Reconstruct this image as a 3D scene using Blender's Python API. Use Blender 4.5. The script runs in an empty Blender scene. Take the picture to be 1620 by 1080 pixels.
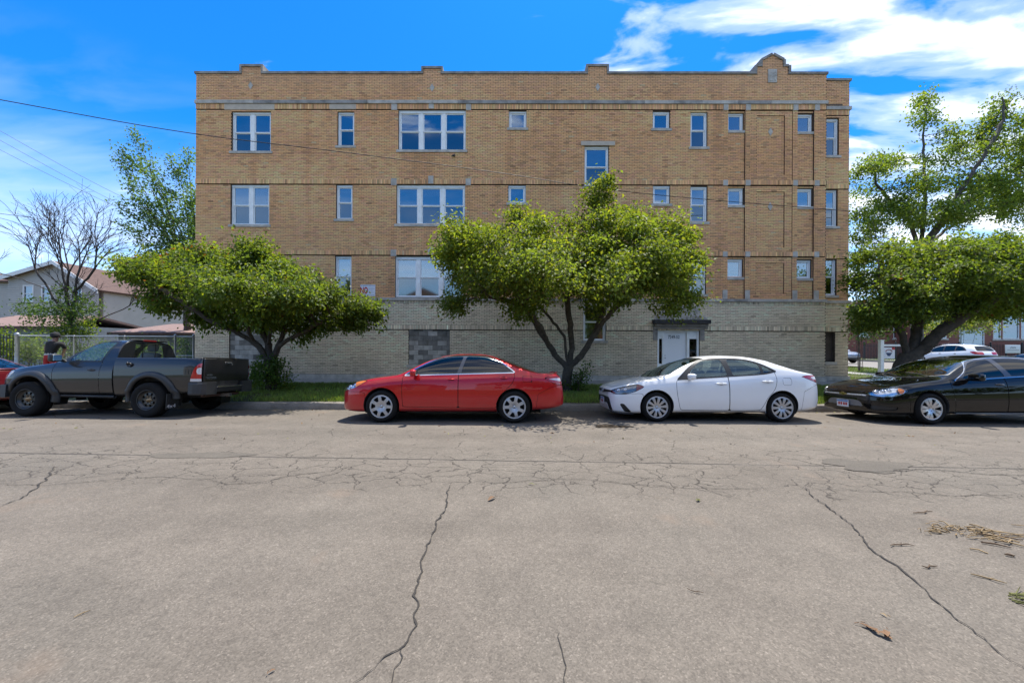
import bpy, bmesh, math, random
import numpy as np
from mathutils import Vector, Matrix

random.seed(7)
rng = np.random.default_rng(7)
R = math.radians
scene = bpy.context.scene
COL = scene.collection

# ---------------------------------------------------------------- camera
FPX = 600.0            # focal length in photo pixels (photo 1620 px wide)
CAM_Z = 1.60
ROLL = 0.0050          # radians, picture content turned clockwise
HOR = 548.0            # picture row of the horizon at the picture's middle
cam_d = bpy.data.cameras.new('camera')
cam_d.sensor_width = 36.0
cam_d.lens = 36.0 * FPX / 1620.0
cam_d.shift_y = (HOR - 540.0) / 1620.0
cam_d.clip_start = 0.05
cam_d.clip_end = 3000.0
cam = bpy.data.objects.new('camera', cam_d)
cam.location = (0, 0, CAM_Z)
cam.rotation_euler = (R(90), -ROLL, 0)
COL.objects.link(cam)
scene.camera = cam

# ---------------------------------------------------------------- light
SUN_DIR = Vector((0.12, 0.33, 1.0)).normalized()
SUN_EL = math.asin(SUN_DIR.z)
SUN_AZ = math.atan2(SUN_DIR.x, SUN_DIR.y)
sun_d = bpy.data.lights.new('sun', 'SUN')
sun_d.energy = 2.05
sun_d.angle = R(0.55)
sun_d.color = (1.0, 0.95, 0.87)
sun = bpy.data.objects.new('sun', sun_d)
sun.rotation_euler = SUN_DIR.to_track_quat('Z', 'Y').to_euler()
sun.location = (5, 20, 40)
COL.objects.link(sun)

scene.view_settings.view_transform = 'Standard'
scene.view_settings.look = 'None'
scene.view_settings.gamma = 1.0
scene.view_settings.exposure = 2.02
scene.view_settings.use_curve_mapping = False


class NT:
    """Tiny helper to write node trees."""
    def __init__(self, tree):
        self.t = tree
        tree.nodes.clear()

    def n(self, typ, ins=None, **props):
        nd = self.t.nodes.new(typ)
        for k, v in props.items():
            setattr(nd, k, v)
        if ins:
            for k, v in ins.items():
                s = nd.inputs[k]
                if isinstance(v, bpy.types.NodeSocket):
                    self.t.links.new(v, s)
                elif isinstance(v, bpy.types.Node):
                    self.t.links.new(v.outputs[0], s)
                else:
                    if s.type == 'RGBA' and hasattr(v, '__len__') and len(v) == 3:
                        v = (*v, 1.0)
                    s.default_value = v
        return nd

    def math(self, op, a, b=0.0, c=0.0, clamp=False):
        return self.n('ShaderNodeMath', {0: a, 1: b, 2: c}, operation=op, use_clamp=clamp).outputs[0]

    def vmath(self, op, a, b=(0, 0, 0)):
        return self.n('ShaderNodeVectorMath', {0: a, 1: b}, operation=op).outputs[0]

    def mix(self, f, a, b, bt='MIX'):
        nd = self.n('ShaderNodeMix', None, data_type='RGBA', blend_type=bt, clamp_factor=True)
        for i, v in ((0, f), (6, a), (7, b)):
            s = nd.inputs[i]
            if isinstance(v, bpy.types.NodeSocket):
                self.t.links.new(v, s)
            else:
                if s.type == 'RGBA' and len(v) == 3:
                    v = (*v, 1.0)
                s.default_value = v
        return nd.outputs[2]

    def ramp(self, fac, stops, interp='LINEAR'):
        nd = self.n('ShaderNodeValToRGB', {0: fac})
        cr = nd.color_ramp
        cr.interpolation = interp
        while len(cr.elements) < len(stops):
            cr.elements.new(0.5)
        for e, (p, c) in zip(cr.elements, stops):
            e.position = p
            e.color = (c, c, c, 1) if isinstance(c, (int, float)) else (*c, 1)
        return nd.outputs[0]

    def noise(self, vec, scale, detail=4.0, rough=0.55, dist=0.0, dim='3D'):
        return self.n('ShaderNodeTexNoise', {'Vector': vec, 'Scale': scale, 'Detail': detail,
                      'Roughness': rough, 'Distortion': dist}, noise_dimensions=dim).outputs[0]


# ---------------------------------------------------------------- sky
world = bpy.data.worlds.new('World')
scene.world = world
world.use_nodes = True
w = NT(world.node_tree)
sky = w.n('ShaderNodeTexSky', None, sky_type='NISHITA', sun_disc=False, sun_elevation=SUN_EL,
          sun_rotation=SUN_AZ, altitude=180.0, air_density=1.0, dust_density=0.4, ozone_density=2.5)
tc = w.n('ShaderNodeTexCoord')
sep = w.n('ShaderNodeSeparateXYZ', {0: tc.outputs['Generated']})
dx, dy, dz = sep.outputs
den = w.math('ADD', w.math('MAXIMUM', dz, 0.0), 0.16)
px_ = w.math('DIVIDE', dx, den)
py_ = w.math('DIVIDE', dy, den)
cv = w.n('ShaderNodeCombineXYZ', {0: px_, 1: py_, 2: 0.0})
rotv = w.n('ShaderNodeMapping', {'Vector': cv.outputs[0], 'Rotation': (0, 0, R(38)), 'Scale': (1.0, 2.4, 1.0),
                                 'Location': (1.1, 4.2, 0)})
warp = w.noise(rotv.outputs[0], 0.7, 3.0, 0.5)
vv = w.vmath('ADD', rotv.outputs[0], w.n('ShaderNodeCombineXYZ', {0: warp, 1: w.math('MULTIPLY', warp, 0.6), 2: 0.0}).outputs[0])
n1 = w.noise(vv, 3.0, 9.0, 0.52, 0.15)
n2 = w.noise(vv, 0.55, 3.0, 0.5)
# cloud cover grows towards the east (right) across the sky in view
east = w.n('ShaderNodeMapRange', {0: w.math('DIVIDE', dx, w.math('ADD', w.math('MAXIMUM', dy, 0.0), 0.25)), 1: -0.5, 2: 0.9,
                                  3: -0.27, 4: 0.045}, clamp=True, interpolation_type='SMOOTHSTEP').outputs[0]
back = w.n('ShaderNodeMapRange', {0: dy, 1: 0.1, 2: -0.5, 3: 0.0, 4: 1.0}, clamp=True, interpolation_type='SMOOTHSTEP').outputs[0]
high = w.n('ShaderNodeMapRange', {0: dz, 1: 0.42, 2: 0.62, 3: -0.24, 4: 0.10}, clamp=True, interpolation_type='SMOOTHSTEP').outputs[0]  # unseen high cloud added behind the camera to brighten the facade
east = w.n('ShaderNodeMix', {0: back, 2: east, 3: high}, data_type='FLOAT').outputs[0]
cov = w.math('ADD', w.math('ADD', n1, w.math('MULTIPLY', w.math('SUBTRACT', n2, 0.5), 0.20)), east)
low = w.n('ShaderNodeMapRange', {0: dz, 1: 0.0, 2: 0.16, 3: 0.55, 4: 1.0}, clamp=True).outputs[0]
mask = w.math('MULTIPLY', w.ramp(cov, [(0.39, 0.0), (0.50, 0.35), (0.60, 0.72), (0.72, 0.92)], 'EASE'), low)
veil = w.math('MULTIPLY', w.ramp(w.math('ADD', w.math('MULTIPLY', n2, 0.6), w.math('MULTIPLY', n1, 0.4)), [(0.42, 0.0), (0.64, 0.55)]), w.n('ShaderNodeMapRange', {0: dz, 1: 0.50, 2: 0.25, 3: 0.0, 4: 1.0}, clamp=True).outputs[0])
skyc = w.n('ShaderNodeHueSaturation', {'Hue': 0.505, 'Saturation': 1.25, 'Value': 1.0, 'Color': sky.outputs[0]}).outputs[0]
skyc = w.mix(1.0, skyc, (0.07, 0.43, 0.62), 'MULTIPLY')
cshade = w.ramp(n1, [(0.40, (2.6, 2.9, 3.5)), (0.55, (3.4, 3.6, 3.9)), (0.78, (4.8, 4.8, 4.8))])
hz = w.n('ShaderNodeMapRange', {0: dz, 1: -0.02, 2: 0.42, 3: 0.75, 4: 0.0}, clamp=True, interpolation_type='SMOOTHSTEP').outputs[0]
skyc = w.mix(hz, skyc, (2.5, 3.2, 4.4))
skyc = w.mix(veil, skyc, (2.5, 2.9, 3.7))
final = w.mix(mask, skyc, cshade)
bg = w.n('ShaderNodeBackground', {'Color': final, 'Strength': 0.10})
wo = w.n('ShaderNodeOutputWorld', {0: bg.outputs[0]})


# ---------------------------------------------------------------- picture <-> place helpers
def PW(px, py, Y):
    """Point at depth Y seen at photo pixel (px, py)."""
    dx_, dy_ = px - 810.0, 540.0 - py
    x, y = dx_ - dy_ * ROLL, dy_ + dx_ * ROLL
    return Vector((x / FPX * Y, Y, CAM_Z + (y + HOR - 540.0) / FPX * Y))


def PG(px, py, z=0.0):
    """Point on the level z seen at photo pixel."""
    p = PW(px, py, 1.0)
    t = (z - CAM_Z) / (p.z - CAM_Z)
    return Vector((p.x * t, t, z))


def road_z(Y):
    return 0.046 - 0.152 * ((Y - 5.3) / 4.8) ** 2


# ---------------------------------------------------------------- object helpers
def tag(o, label=None, cat=None, group=None, kind=None):
    for k, v in (('label', label), ('category', cat), ('group', group), ('kind', kind)):
        if v:
            o[k] = v
    return o


def empty(name, loc=(0, 0, 0), rz=0.0, label=None, cat=None, group=None):
    o = bpy.data.objects.new(name, None)
    o.empty_display_size = 0.2
    COL.objects.link(o)
    o.location = loc
    o.rotation_euler = (0, 0, rz)
    return tag(o, label, cat, group)


def link_mesh(name, me, parent=None):
    o = bpy.data.objects.new(name, me)
    COL.objects.link(o)
    if parent is not None:
        o.parent = parent
    return o


def copy_tree(o, parent=None):
    c = o.copy()
    COL.objects.link(c)
    c.parent = parent
    for ch in list(o.children):
        copy_tree(ch, c)
    return c


def np_mesh(name, V, F, mats=(), parent=None, smooth=False, colors=None, mat_idx=None):
    """V (n,3), F (m,k) uniform faces."""
    V = np.asarray(V, dtype=np.float32)
    F = np.asarray(F, dtype=np.int32)
    me = bpy.data.meshes.new(name)
    m, k = F.shape
    me.vertices.add(len(V))
    me.vertices.foreach_set('co', V.ravel())
    me.loops.add(m * k)
    me.loops.foreach_set('vertex_index', F.ravel())
    me.polygons.add(m)
    me.polygons.foreach_set('loop_start', np.arange(0, m * k, k, dtype=np.int32))
    if mat_idx is not None:
        me.polygons.foreach_set('material_index', np.asarray(mat_idx, dtype=np.int32))
    me.polygons.foreach_set('use_smooth', np.full(m, smooth, dtype=bool))
    if colors is not None:
        a = me.color_attributes.new('col', 'FLOAT_COLOR', 'POINT')
        c = np.ones((len(V), 4), dtype=np.float32)
        c[:, :3] = colors
        a.data.foreach_set('color', c.ravel())
    me.update(calc_edges=True)
    for mt in mats:
        me.materials.append(mt)
    return link_mesh(name, me, parent)


class MB:
    """Collects faces and builds one mesh object."""
    def __init__(self):
        self.v, self.f, self.mi, self.sm = [], [], [], []

    def add(self, verts, faces, mi=0, smooth=False):
        b = len(self.v)
        self.v.extend([tuple(p) for p in verts])
        for f in faces:
            self.f.append(tuple(i + b for i in f))
            self.mi.append(mi)
            self.sm.append(smooth)
        return self

    def box(self, x0, x1, y0, y1, z0, z1, mi=0):
        v = [(x0, y0, z0), (x1, y0, z0), (x1, y1, z0), (x0, y1, z0), (x0, y0, z1), (x1, y0, z1), (x1, y1, z1), (x0, y1, z1)]
        return self.add(v, [(0, 3, 2, 1), (4, 5, 6, 7), (0, 1, 5, 4), (1, 2, 6, 5), (2, 3, 7, 6), (3, 0, 4, 7)], mi)

    def cbox(self, c, s, mi=0, rot=None, taper=1.0):
        hx, hy, hz_ = s[0] / 2, s[1] / 2, s[2] / 2
        v = []
        for z, k in ((-hz_, 1.0), (hz_, taper)):
            for x, y in ((-hx, -hy), (hx, -hy), (hx, hy), (-hx, hy)):
                p = Vector((x * k, y * k, z))
                if rot is not None:
                    p = rot @ p
                v.append(p + Vector(c))
        return self.add(v, [(0, 3, 2, 1), (4, 5, 6, 7), (0, 1, 5, 4), (1, 2, 6, 5), (2, 3, 7, 6), (3, 0, 4, 7)], mi)

    def rbox(self, c, s, r=0.03, mi=0, rot=None, seg=2, smooth=True):
        """Box with rounded edges."""
        bm = bmesh.new()
        bmesh.ops.create_cube(bm, size=1.0)
        for v in bm.verts:
            v.co = Vector((v.co.x * s[0], v.co.y * s[1], v.co.z * s[2]))
        bmesh.ops.bevel(bm, geom=list(bm.edges), offset=r, segments=seg, affect='EDGES', profile=0.5)
        return self.bm(bm, c, mi, rot, smooth)

    def bm(self, bm, c=(0, 0, 0), mi=0, rot=None, smooth=False):
        bm.verts.index_update()
        vs = []
        for v in bm.verts:
            p = v.co.copy()
            if rot is not None:
                p = rot @ p
            vs.append(p + Vector(c))
        self.add(vs, [tuple(v.index for v in f.verts) for f in bm.faces], mi, smooth)
        bm.free()
        return self

    def prism(self, outline, y0, y1, mi=0):
        """Outline of (x, z) points extruded from y0 to y1 (outline anticlockwise seen from -y)."""
        n = len(outline)
        v = [(x, y0, z) for x, z in outline] + [(x, y1, z) for x, z in outline]
        f = [tuple(range(n)), tuple(reversed(range(n, 2 * n)))]
        f += [(i, n + i, n + (i + 1) % n, (i + 1) % n) for i in range(n)]
        return self.add(v, f, mi)

    def tube(self, pts, r, n=6, mi=0, caps=True, smooth=True):
        pts = [Vector(p) for p in pts]
        rs = r if hasattr(r, '__len__') else [r] * len(pts)
        vs, fs = [], []
        up = Vector((0.13, 0.21, 1)).normalized()
        for i, p in enumerate(pts):
            d = (pts[min(i + 1, len(pts) - 1)] - pts[max(i - 1, 0)])
            d = d.normalized() if d.length > 1e-9 else Vector((0, 0, 1))
            a = d.cross(up)
            if a.length < 1e-3:
                a = d.cross(Vector((1, 0, 0)))
            a.normalize()
            b = d.cross(a)
            for k in range(n):
                t = 2 * math.pi * k / n
                vs.append(p + a * (math.cos(t) * rs[i]) + b * (math.sin(t) * rs[i]))
        for i in range(len(pts) - 1):
            for k in range(n):
                k2 = (k + 1) % n
                fs.append((i * n + k, i * n + k2, (i + 1) * n + k2, (i + 1) * n + k))
        if caps:
            fs.append(tuple(range(n)))
            fs.append(tuple((len(pts) - 1) * n + k for k in reversed(range(n))))
        return self.add(vs, fs, mi, smooth)

    def lathe(self, prof, c=(0, 0, 0), n=32, mi=0, axis='y', smooth=True, a0=0.0, a1=2 * math.pi):
        """prof: list of (r, h) turned about the axis through c."""
        vs, fs = [], []
        full = abs(a1 - a0 - 2 * math.pi) < 1e-6
        cnt = n if full else n + 1
        for r, h in prof:
            for k in range(cnt):
                t = a0 + (a1 - a0) * k / n
                u, v = r * math.cos(t), r * math.sin(t)
                p = {'y': (u, h, v), 'z': (u, v, h), 'x': (h, u, v)}[axis]
                vs.append((p[0] + c[0], p[1] + c[1], p[2] + c[2]))
        for i in range(len(prof) - 1):
            for k in range(n):
                k2 = (k + 1) % cnt
                fs.append((i * cnt + k, i * cnt + k2, (i + 1) * cnt + k2, (i + 1) * cnt + k))
        return self.add(vs, fs, mi, smooth)

    def sphere(self, c, r, n=12, mi=0, sc=(1, 1, 1)):
        prof = [(max(1e-4, math.sin(math.pi * i / (n // 2))), -math.cos(math.pi * i / (n // 2))) for i in range(n // 2 + 1)]
        vs, fs = [], []
        for rr, h in prof:
            for k in range(n):
                t = 2 * math.pi * k / n
                vs.append((c[0] + rr * math.cos(t) * r * sc[0], c[1] + rr * math.sin(t) * r * sc[1], c[2] + h * r * sc[2]))
        for i in range(len(prof) - 1):
            for k in range(n):
                k2 = (k + 1) % n
                fs.append((i * n + k, i * n + k2, (i + 1) * n + k2, (i + 1) * n + k))
        return self.add(vs, fs, mi, True)

    def build(self, name, mats, parent=None):
        if not hasattr(mats, '__len__'):
            mats = [mats]
        me = bpy.data.meshes.new(name)
        me.from_pydata(self.v, [], self.f)
        for mt in mats:
            me.materials.append(mt)
        me.polygons.foreach_set('material_index', self.mi)
        me.polygons.foreach_set('use_smooth', self.sm)
        me.update()
        return link_mesh(name, me, parent)


def text_obj(name, body, size, mat, parent=None, loc=(0, 0, 0), rot=(R(90), 0, 0), extrude=0.003, xs=1.0, bold=0.0):
    """Lettering as real mesh; the font curve is only used to make the letter shapes."""
    cu = bpy.data.curves.new(name, 'FONT')
    cu.body = body
    cu.size = size
    cu.extrude = extrude
    cu.offset = bold
    cu.align_x = 'CENTER'
    cu.align_y = 'CENTER'
    tmp = bpy.data.objects.new(name + '_tmp', cu)
    me = bpy.data.meshes.new_from_object(tmp)
    bpy.data.objects.remove(tmp)
    bpy.data.curves.remove(cu)
    me.materials.clear()
    me.materials.append(mat)
    o = link_mesh(name, me, parent)
    o.location = loc
    o.rotation_euler = rot
    o.scale = (xs, 1, 1)
    return o


# ---------------------------------------------------------------- materials
MATS = {}


def mat(name, col, rough=0.6, metal=0.0, coat=0.0, spec=0.5, var=0.0, vscale=6.0, bump=0.0, bscale=60.0, vcol=False, back=None,
        coat_rough=0.03, emit=None):
    if name in MATS:
        return MATS[name]
    m = bpy.data.materials.new(name)
    m.use_nodes = True
    t = NT(m.node_tree)
    g = t.n('ShaderNodeNewGeometry')
    tcn = t.n('ShaderNodeTexCoord')
    c = (*col, 1.0) if len(col) == 3 else col
    if vcol:
        c = t.n('ShaderNodeVertexColor', None, layer_name='col').outputs[0]
    if var > 0:
        nz = t.noise(tcn.outputs['Object'], vscale, 5.0, 0.6)
        f = t.n('ShaderNodeMapRange', {0: nz, 1: 0.3, 2: 0.7, 3: 1.0 - var, 4: 1.0 + var}).outputs[0]
        cc = t.n('ShaderNodeCombineXYZ', {0: f, 1: f, 2: f}).outputs[0]
        c = t.mix(1.0, c, cc, 'MULTIPLY')
    ins = {'Base Color': c, 'Roughness': rough, 'Metallic': metal, 'Coat Weight': coat, 'Coat Roughness': coat_rough,
           'Specular IOR Level': spec}
    b = t.n('ShaderNodeBsdfPrincipled', ins)
    if bump > 0:
        bn = t.noise(tcn.outputs['Object'], bscale, 4.0, 0.6)
        bp = t.n('ShaderNodeBump', {'Strength': bump, 'Distance': 0.01, 'Height': bn})
        m.node_tree.links.new(bp.outputs[0], b.inputs['Normal'])
    out = b.outputs[0]
    if back is not None:
        b2 = t.n('ShaderNodeBsdfPrincipled', {'Base Color': back, 'Roughness': 0.85})
        out = t.n('ShaderNodeMixShader', {0: g.outputs['Backfacing'], 1: b.outputs[0], 2: b2.outputs[0]}).outputs[0]
    t.n('ShaderNodeOutputMaterial', {0: out})
    MATS[name] = m
    return m


def glass_mat(name, tint=(0.75, 0.8, 0.8), refl=0.3, rough=0.01, rcol=(1, 1, 1), fres=1.45):
    if name in MATS:
        return MATS[name]
    m = bpy.data.materials.new(name)
    m.use_nodes = True
    t = NT(m.node_tree)
    tr = t.n('ShaderNodeBsdfTransparent', {0: tint})
    gl = t.n('ShaderNodeBsdfGlossy', {'Color': rcol, 'Roughness': rough})
    g = t.n('ShaderNodeNewGeometry')
    ior = t.n('ShaderNodeMix', {0: g.outputs['Backfacing'], 2: fres, 3: 1.0 / fres}, data_type='FLOAT')   # thin pane: same from both sides
    fr = t.n('ShaderNodeFresnel', {0: ior.outputs[0]})
    f = t.math('ADD', fr.outputs[0], refl, clamp=True)
    mx = t.n('ShaderNodeMixShader', {0: f, 1: tr.outputs[0], 2: gl.outputs[0]})
    t.n('ShaderNodeOutputMaterial', {0: mx.outputs[0]})
    MATS[name] = m
    return m
# ================================================================ GROUND
def vnoise(x, y, seed=0):
    """Cheap smooth value noise for arrays, 0..1."""
    x = np.asarray(x, dtype=np.float64); y = np.asarray(y, dtype=np.float64)
    xi = np.floor(x).astype(np.int64); yi = np.floor(y).astype(np.int64)
    xf = x - xi; yf = y - yi
    def h(a, b):
        n = (a * 374761393 + b * 668265263 + seed * 974711) & 0x7fffffff
        n = ((n ^ (n >> 13)) * 1274126177) & 0x7fffffff
        return ((n ^ (n >> 16)) & 0xffff) / 65535.0
    u = xf * xf * (3 - 2 * xf); v = yf * yf * (3 - 2 * yf)
    a = h(xi, yi) * (1 - u) + h(xi + 1, yi) * u
    b = h(xi, yi + 1) * (1 - u) + h(xi + 1, yi + 1) * u
    return a * (1 - v) + b * v


def fbm(x, y, seed=0, oct=4):
    s, a, t = 0.0, 0.5, 0.0
    for i in range(oct):
        s = s + a * vnoise(np.asarray(x) * 2 ** i, np.asarray(y) * 2 ** i, seed + i)
        t += a
        a *= 0.5
    return s / t


def asphalt_mat():
    m = bpy.data.materials.new('worn_asphalt')
    m.use_nodes = True
    t = NT(m.node_tree)
    tcn = t.n('ShaderNodeTexCoord')
    P = tcn.outputs['Object']
    s = t.n('ShaderNodeSeparateXYZ', {0: P})
    X, Y = s.outputs[0], s.outputs[1]
    yb = t.math('ADD', Y, t.math('MULTIPLY', X, 0.035))
    # aggregate
    v1 = t.n('ShaderNodeTexVoronoi', {'Vector': P, 'Scale': 120.0}, feature='F1')
    v2 = t.n('ShaderNodeTexVoronoi', {'Vector': P, 'Scale': 38.0}, feature='F1')
    sepc = t.n('ShaderNodeSeparateColor', {0: v1.outputs['Color']})
    sepc2 = t.n('ShaderNodeSeparateColor', {0: v2.outputs['Color']})
    grain = t.ramp(sepc.outputs[0], [(0.0, 0.74), (0.35, 0.91), (0.7, 1.04), (0.93, 1.14), (1.0, 1.45)])
    grain2 = t.ramp(sepc2.outputs[0], [(0.0, 0.72), (0.3, 0.95), (0.8, 1.04), (1.0, 1.3)])
    big = t.noise(P, 0.35, 5.0, 0.6)
    med = t.noise(P, 2.2, 6.0, 0.65)
    tone = t.ramp(big, [(0.3, (0.124, 0.105, 0.085)), (0.5, (0.144, 0.123, 0.100)), (0.7, (0.128, 0.112, 0.092))])
    medf = t.ramp(med, [(0.3, 0.86), (0.55, 1.0), (0.75, 1.1)])
    # tyre lanes: long faint lengthwise bands
    mp = t.n('ShaderNodeMapping', {'Vector': P, 'Scale': (0.05, 0.9, 1.0)})
    lane = t.ramp(t.noise(mp.outputs[0], 1.4, 3.0, 0.5), [(0.3, 0.90), (0.7, 1.08)])
    c = t.mix(1.0, tone, grain, 'MULTIPLY')
    c = t.mix(0.35, c, grain2, 'MULTIPLY')
    c = t.mix(1.0, c, medf, 'MULTIPLY')
    c = t.mix(1.0, c, lane, 'MULTIPLY')
    # brownish soil stains
    st = t.ramp(t.noise(P, 0.9, 4.0, 0.6), [(0.62, 0.0), (0.75, 0.5)])
    c = t.mix(st, c, (0.20, 0.145, 0.105))
    oil = t.ramp(t.noise(P, 1.9, 4.0, 0.55), [(0.63, 0.0), (0.72, 0.45)])
    lanef = t.n('ShaderNodeMapRange', {0: t.math('ABSOLUTE', t.math('SUBTRACT', Y, 8.9)), 1: 0.3, 2: 2.2, 3: 1.0, 4: 0.25}, clamp=True).outputs[0]
    c = t.mix(t.math('MULTIPLY', oil, lanef), c, (0.035, 0.031, 0.028))
    # crazed cracking along the middle of the road
    wv = t.n('ShaderNodeTexNoise', {'Vector': P, 'Scale': 5.0, 'Detail': 3.0}).outputs['Color']
    wv = t.vmath('SUBTRACT', wv, (0.5, 0.5, 0.5))
    wvs = t.n('ShaderNodeVectorMath', {0: wv, 3: 0.30}, operation='SCALE').outputs[0]
    Pw = t.vmath('ADD', P, wvs)
    def crackset(scale, width, stretch):
        mpp = t.n('ShaderNodeMapping', {'Vector': Pw, 'Scale': stretch})
        e = t.n('ShaderNodeTexVoronoi', {'Vector': mpp.outputs[0], 'Scale': scale}, feature='DISTANCE_TO_EDGE', voronoi_dimensions='2D')
        return t.n('ShaderNodeMapRange', {0: e.outputs[0], 1: 0.0, 2: width, 3: 1.0, 4: 0.0}, clamp=True).outputs[0]
    ck1 = crackset(2.9, 0.032, (0.75, 1.2, 1))
    ck2 = crackset(1.7, 0.015, (0.7, 1.3, 1))
    band = t.math('MULTIPLY',
                  t.n('ShaderNodeMapRange', {0: yb, 1: 4.0, 2: 4.25, 3: 0.0, 4: 1.0}, clamp=True).outputs[0],
                  t.n('ShaderNodeMapRange', {0: yb, 1: 5.3, 2: 5.9, 3: 1.0, 4: 0.0}, clamp=True).outputs[0])
    band2 = t.math('MULTIPLY',
                   t.n('ShaderNodeMapRange', {0: yb, 1: 3.9, 2: 4.1, 3: 0.0, 4: 1.0}, clamp=True).outputs[0],
                   t.n('ShaderNodeMapRange', {0: yb, 1: 7.0, 2: 8.6, 3: 1.0, 4: 0.0}, clamp=True).outputs[0])
    patchy = t.ramp(t.noise(P, 0.8, 3.0, 0.5), [(0.32, 0.35), (0.50, 1.0)])
    patchy2 = t.ramp(t.noise(P, 1.7, 3.0, 0.6), [(0.38, 0.05), (0.52, 0.9)])
    k = t.math('MAXIMUM', t.math('MULTIPLY', t.math('MULTIPLY', ck1, band), patchy),
               t.math('MULTIPLY', t.math('MULTIPLY', ck2, band2), patchy2))
    # paving seam
    sn = t.math('MULTIPLY', t.math('SUBTRACT', t.noise(P, 3.0, 5.0, 0.7), 0.5), 0.07)
    sd = t.math('ABSOLUTE', t.math('SUBTRACT', t.math('ADD', yb, sn), 5.16))
    seamw = t.math('MULTIPLY', t.ramp(t.noise(P, 0.7, 3.0, 0.6), [(0.34, 0.2), (0.5, 1.0)]), 0.019)
    seam = t.n('ShaderNodeMapRange', {0: sd, 1: t.math('MULTIPLY', seamw, 0.5), 2: t.math('ADD', seamw, 0.004), 3: 1.0, 4: 0.0}, clamp=True).outputs[0]
    k = t.math('MAXIMUM', k, t.math('MULTIPLY', seam, 0.95))
    halo = t.n('ShaderNodeMapRange', {0: sd, 1: 0.0, 2: 0.10, 3: 0.22, 4: 0.0}, clamp=True).outputs[0]
    c = t.mix(halo, c, (0.11, 0.10, 0.09))
    c = t.mix(k, c, (0.030, 0.025, 0.02))
    hgt = t.math('SUBTRACT', t.math('MULTIPLY', v1.outputs['Distance'], -0.5), t.math('MULTIPLY', k, 1.6))
    bp = t.n('ShaderNodeBump', {'Strength': 0.35, 'Distance': 0.005, 'Height': hgt})
    b = t.n('ShaderNodeBsdfPrincipled', {'Base Color': c, 'Roughness': 0.88, 'Normal': bp.outputs[0], 'Specular IOR Level': 0.3})
    t.n('ShaderNodeOutputMaterial', {0: b.outputs[0]})
    return m


def ground_mat(name, a, b_, scale=1.2, rough=0.95, bump=0.5):
    m = bpy.data.materials.new(name)
    m.use_nodes = True
    t = NT(m.node_tree)
    P = t.n('ShaderNodeTexCoord').outputs['Object']
    n_ = t.noise(P, scale, 8.0, 0.65)
    n2_ = t.noise(P, scale * 14, 6.0, 0.7)
    c = t.mix(t.ramp(n_, [(0.35, 0.0), (0.65, 1.0)]), a, b_)
    c = t.mix(0.6, c, t.ramp(n2_, [(0.25, 0.6), (0.75, 1.35)]), 'MULTIPLY')
    bp = t.n('ShaderNodeBump', {'Strength': bump, 'Distance': 0.02, 'Height': n2_})
    b = t.n('ShaderNodeBsdfPrincipled', {'Base Color': c, 'Roughness': rough, 'Normal': bp.outputs[0], 'Specular IOR Level': 0.2})
    t.n('ShaderNodeOutputMaterial', {0: b.outputs[0]})
    return m


M_ASPH = asphalt_mat()
M_SOIL = ground_mat('soil_and_turf', (0.055, 0.075, 0.022), (0.085, 0.085, 0.035))
M_CONC = ground_mat('old_concrete', (0.34, 0.33, 0.30), (0.26, 0.25, 0.225), 0.8, 0.9, 0.25)
M_KERB = ground_mat('kerb_concrete', (0.27, 0.245, 0.21), (0.19, 0.17, 0.145), 2.2, 0.9, 0.4)
M_DIRT = ground_mat('bare_yard', (0.14, 0.12, 0.09), (0.07, 0.085, 0.035), 0.6)
M_CRACK = mat('crack_dirt', (0.035, 0.030, 0.025), 0.95)
M_PATCH = ground_mat('patched_asphalt', (0.105, 0.093, 0.078), (0.125, 0.110, 0.092), 3.0, 0.97, 0.5)

# ground sheet out to the horizon
g = MB()
g.add([(-1500, -1500, -0.16), (1500, -1500, -0.16), (1500, 1500, -0.16), (-1500, 1500, -0.16)], [(0, 1, 2, 3)])
tag(g.build('ground', M_DIRT), 'wide flat ground under the whole neighbourhood', 'ground', kind='structure')

# road with a crown
ys = np.linspace(0.45, 10.32, 40)
xs = np.concatenate([np.linspace(-90, -14, 12), np.linspace(-12, 14, 40), np.linspace(16, 90, 12)])
V = [(x, y, road_z(y) + 0.006 * (float(vnoise(x * 0.6, y * 0.8, 5)) - 0.5)) for y in ys for x in xs]
nx = len(xs)
F = [(j * nx + i, j * nx + i + 1, (j + 1) * nx + i + 1, (j + 1) * nx + i) for j in range(len(ys) - 1) for i in range(nx - 1)]
road = tag(np_mesh('road', V, F, [M_ASPH], smooth=True), 'worn grey asphalt street crazed with cracks', 'road', kind='structure')


def strip_on_road(name, pts, w0, m, jit=0.012, lift=0.008, seed=1, step=0.03):
    """A narrow ragged strip lying on the road along pts (ground points)."""
    r_ = random.Random(seed)
    P = []
    for a, b in zip(pts[:-1], pts[1:]):
        a, b = Vector(a), Vector(b)
        n = max(2, int((b - a).length / step))
        for i in range(n):
            P.append(a.lerp(b, i / n))
    P.append(Vector(pts[-1]))
    off, off2, vs = 0.0, 0.0, []
    for i, p in enumerate(P):
        d = (P[min(i + 1, len(P) - 1)] - P[max(i - 1, 0)]).normalized()
        nrm = Vector((-d.y, d.x, 0))
        off = off * 0.85 + r_.uniform(-1, 1) * jit
        off2 = off2 * 0.6 + r_.uniform(-1, 1) * jit * 0.5
        wdt = w0 * (0.35 + 0.9 * r_.random()) * min(1, 0.25 + 4 * min(i, len(P) - 1 - i) / len(P))
        q = p + nrm * (off + off2)
        for s_ in (-1, 1):
            e = q + nrm * wdt * 0.5 * s_
            vs.append((e.x, e.y, road_z(e.y) + lift))
    f = [(2 * i, 2 * i + 1, 2 * i + 3, 2 * i + 2) for i in range(len(P) - 1)]
    mb = MB().add(vs, f)
    return mb.build(name, m, road)


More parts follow.
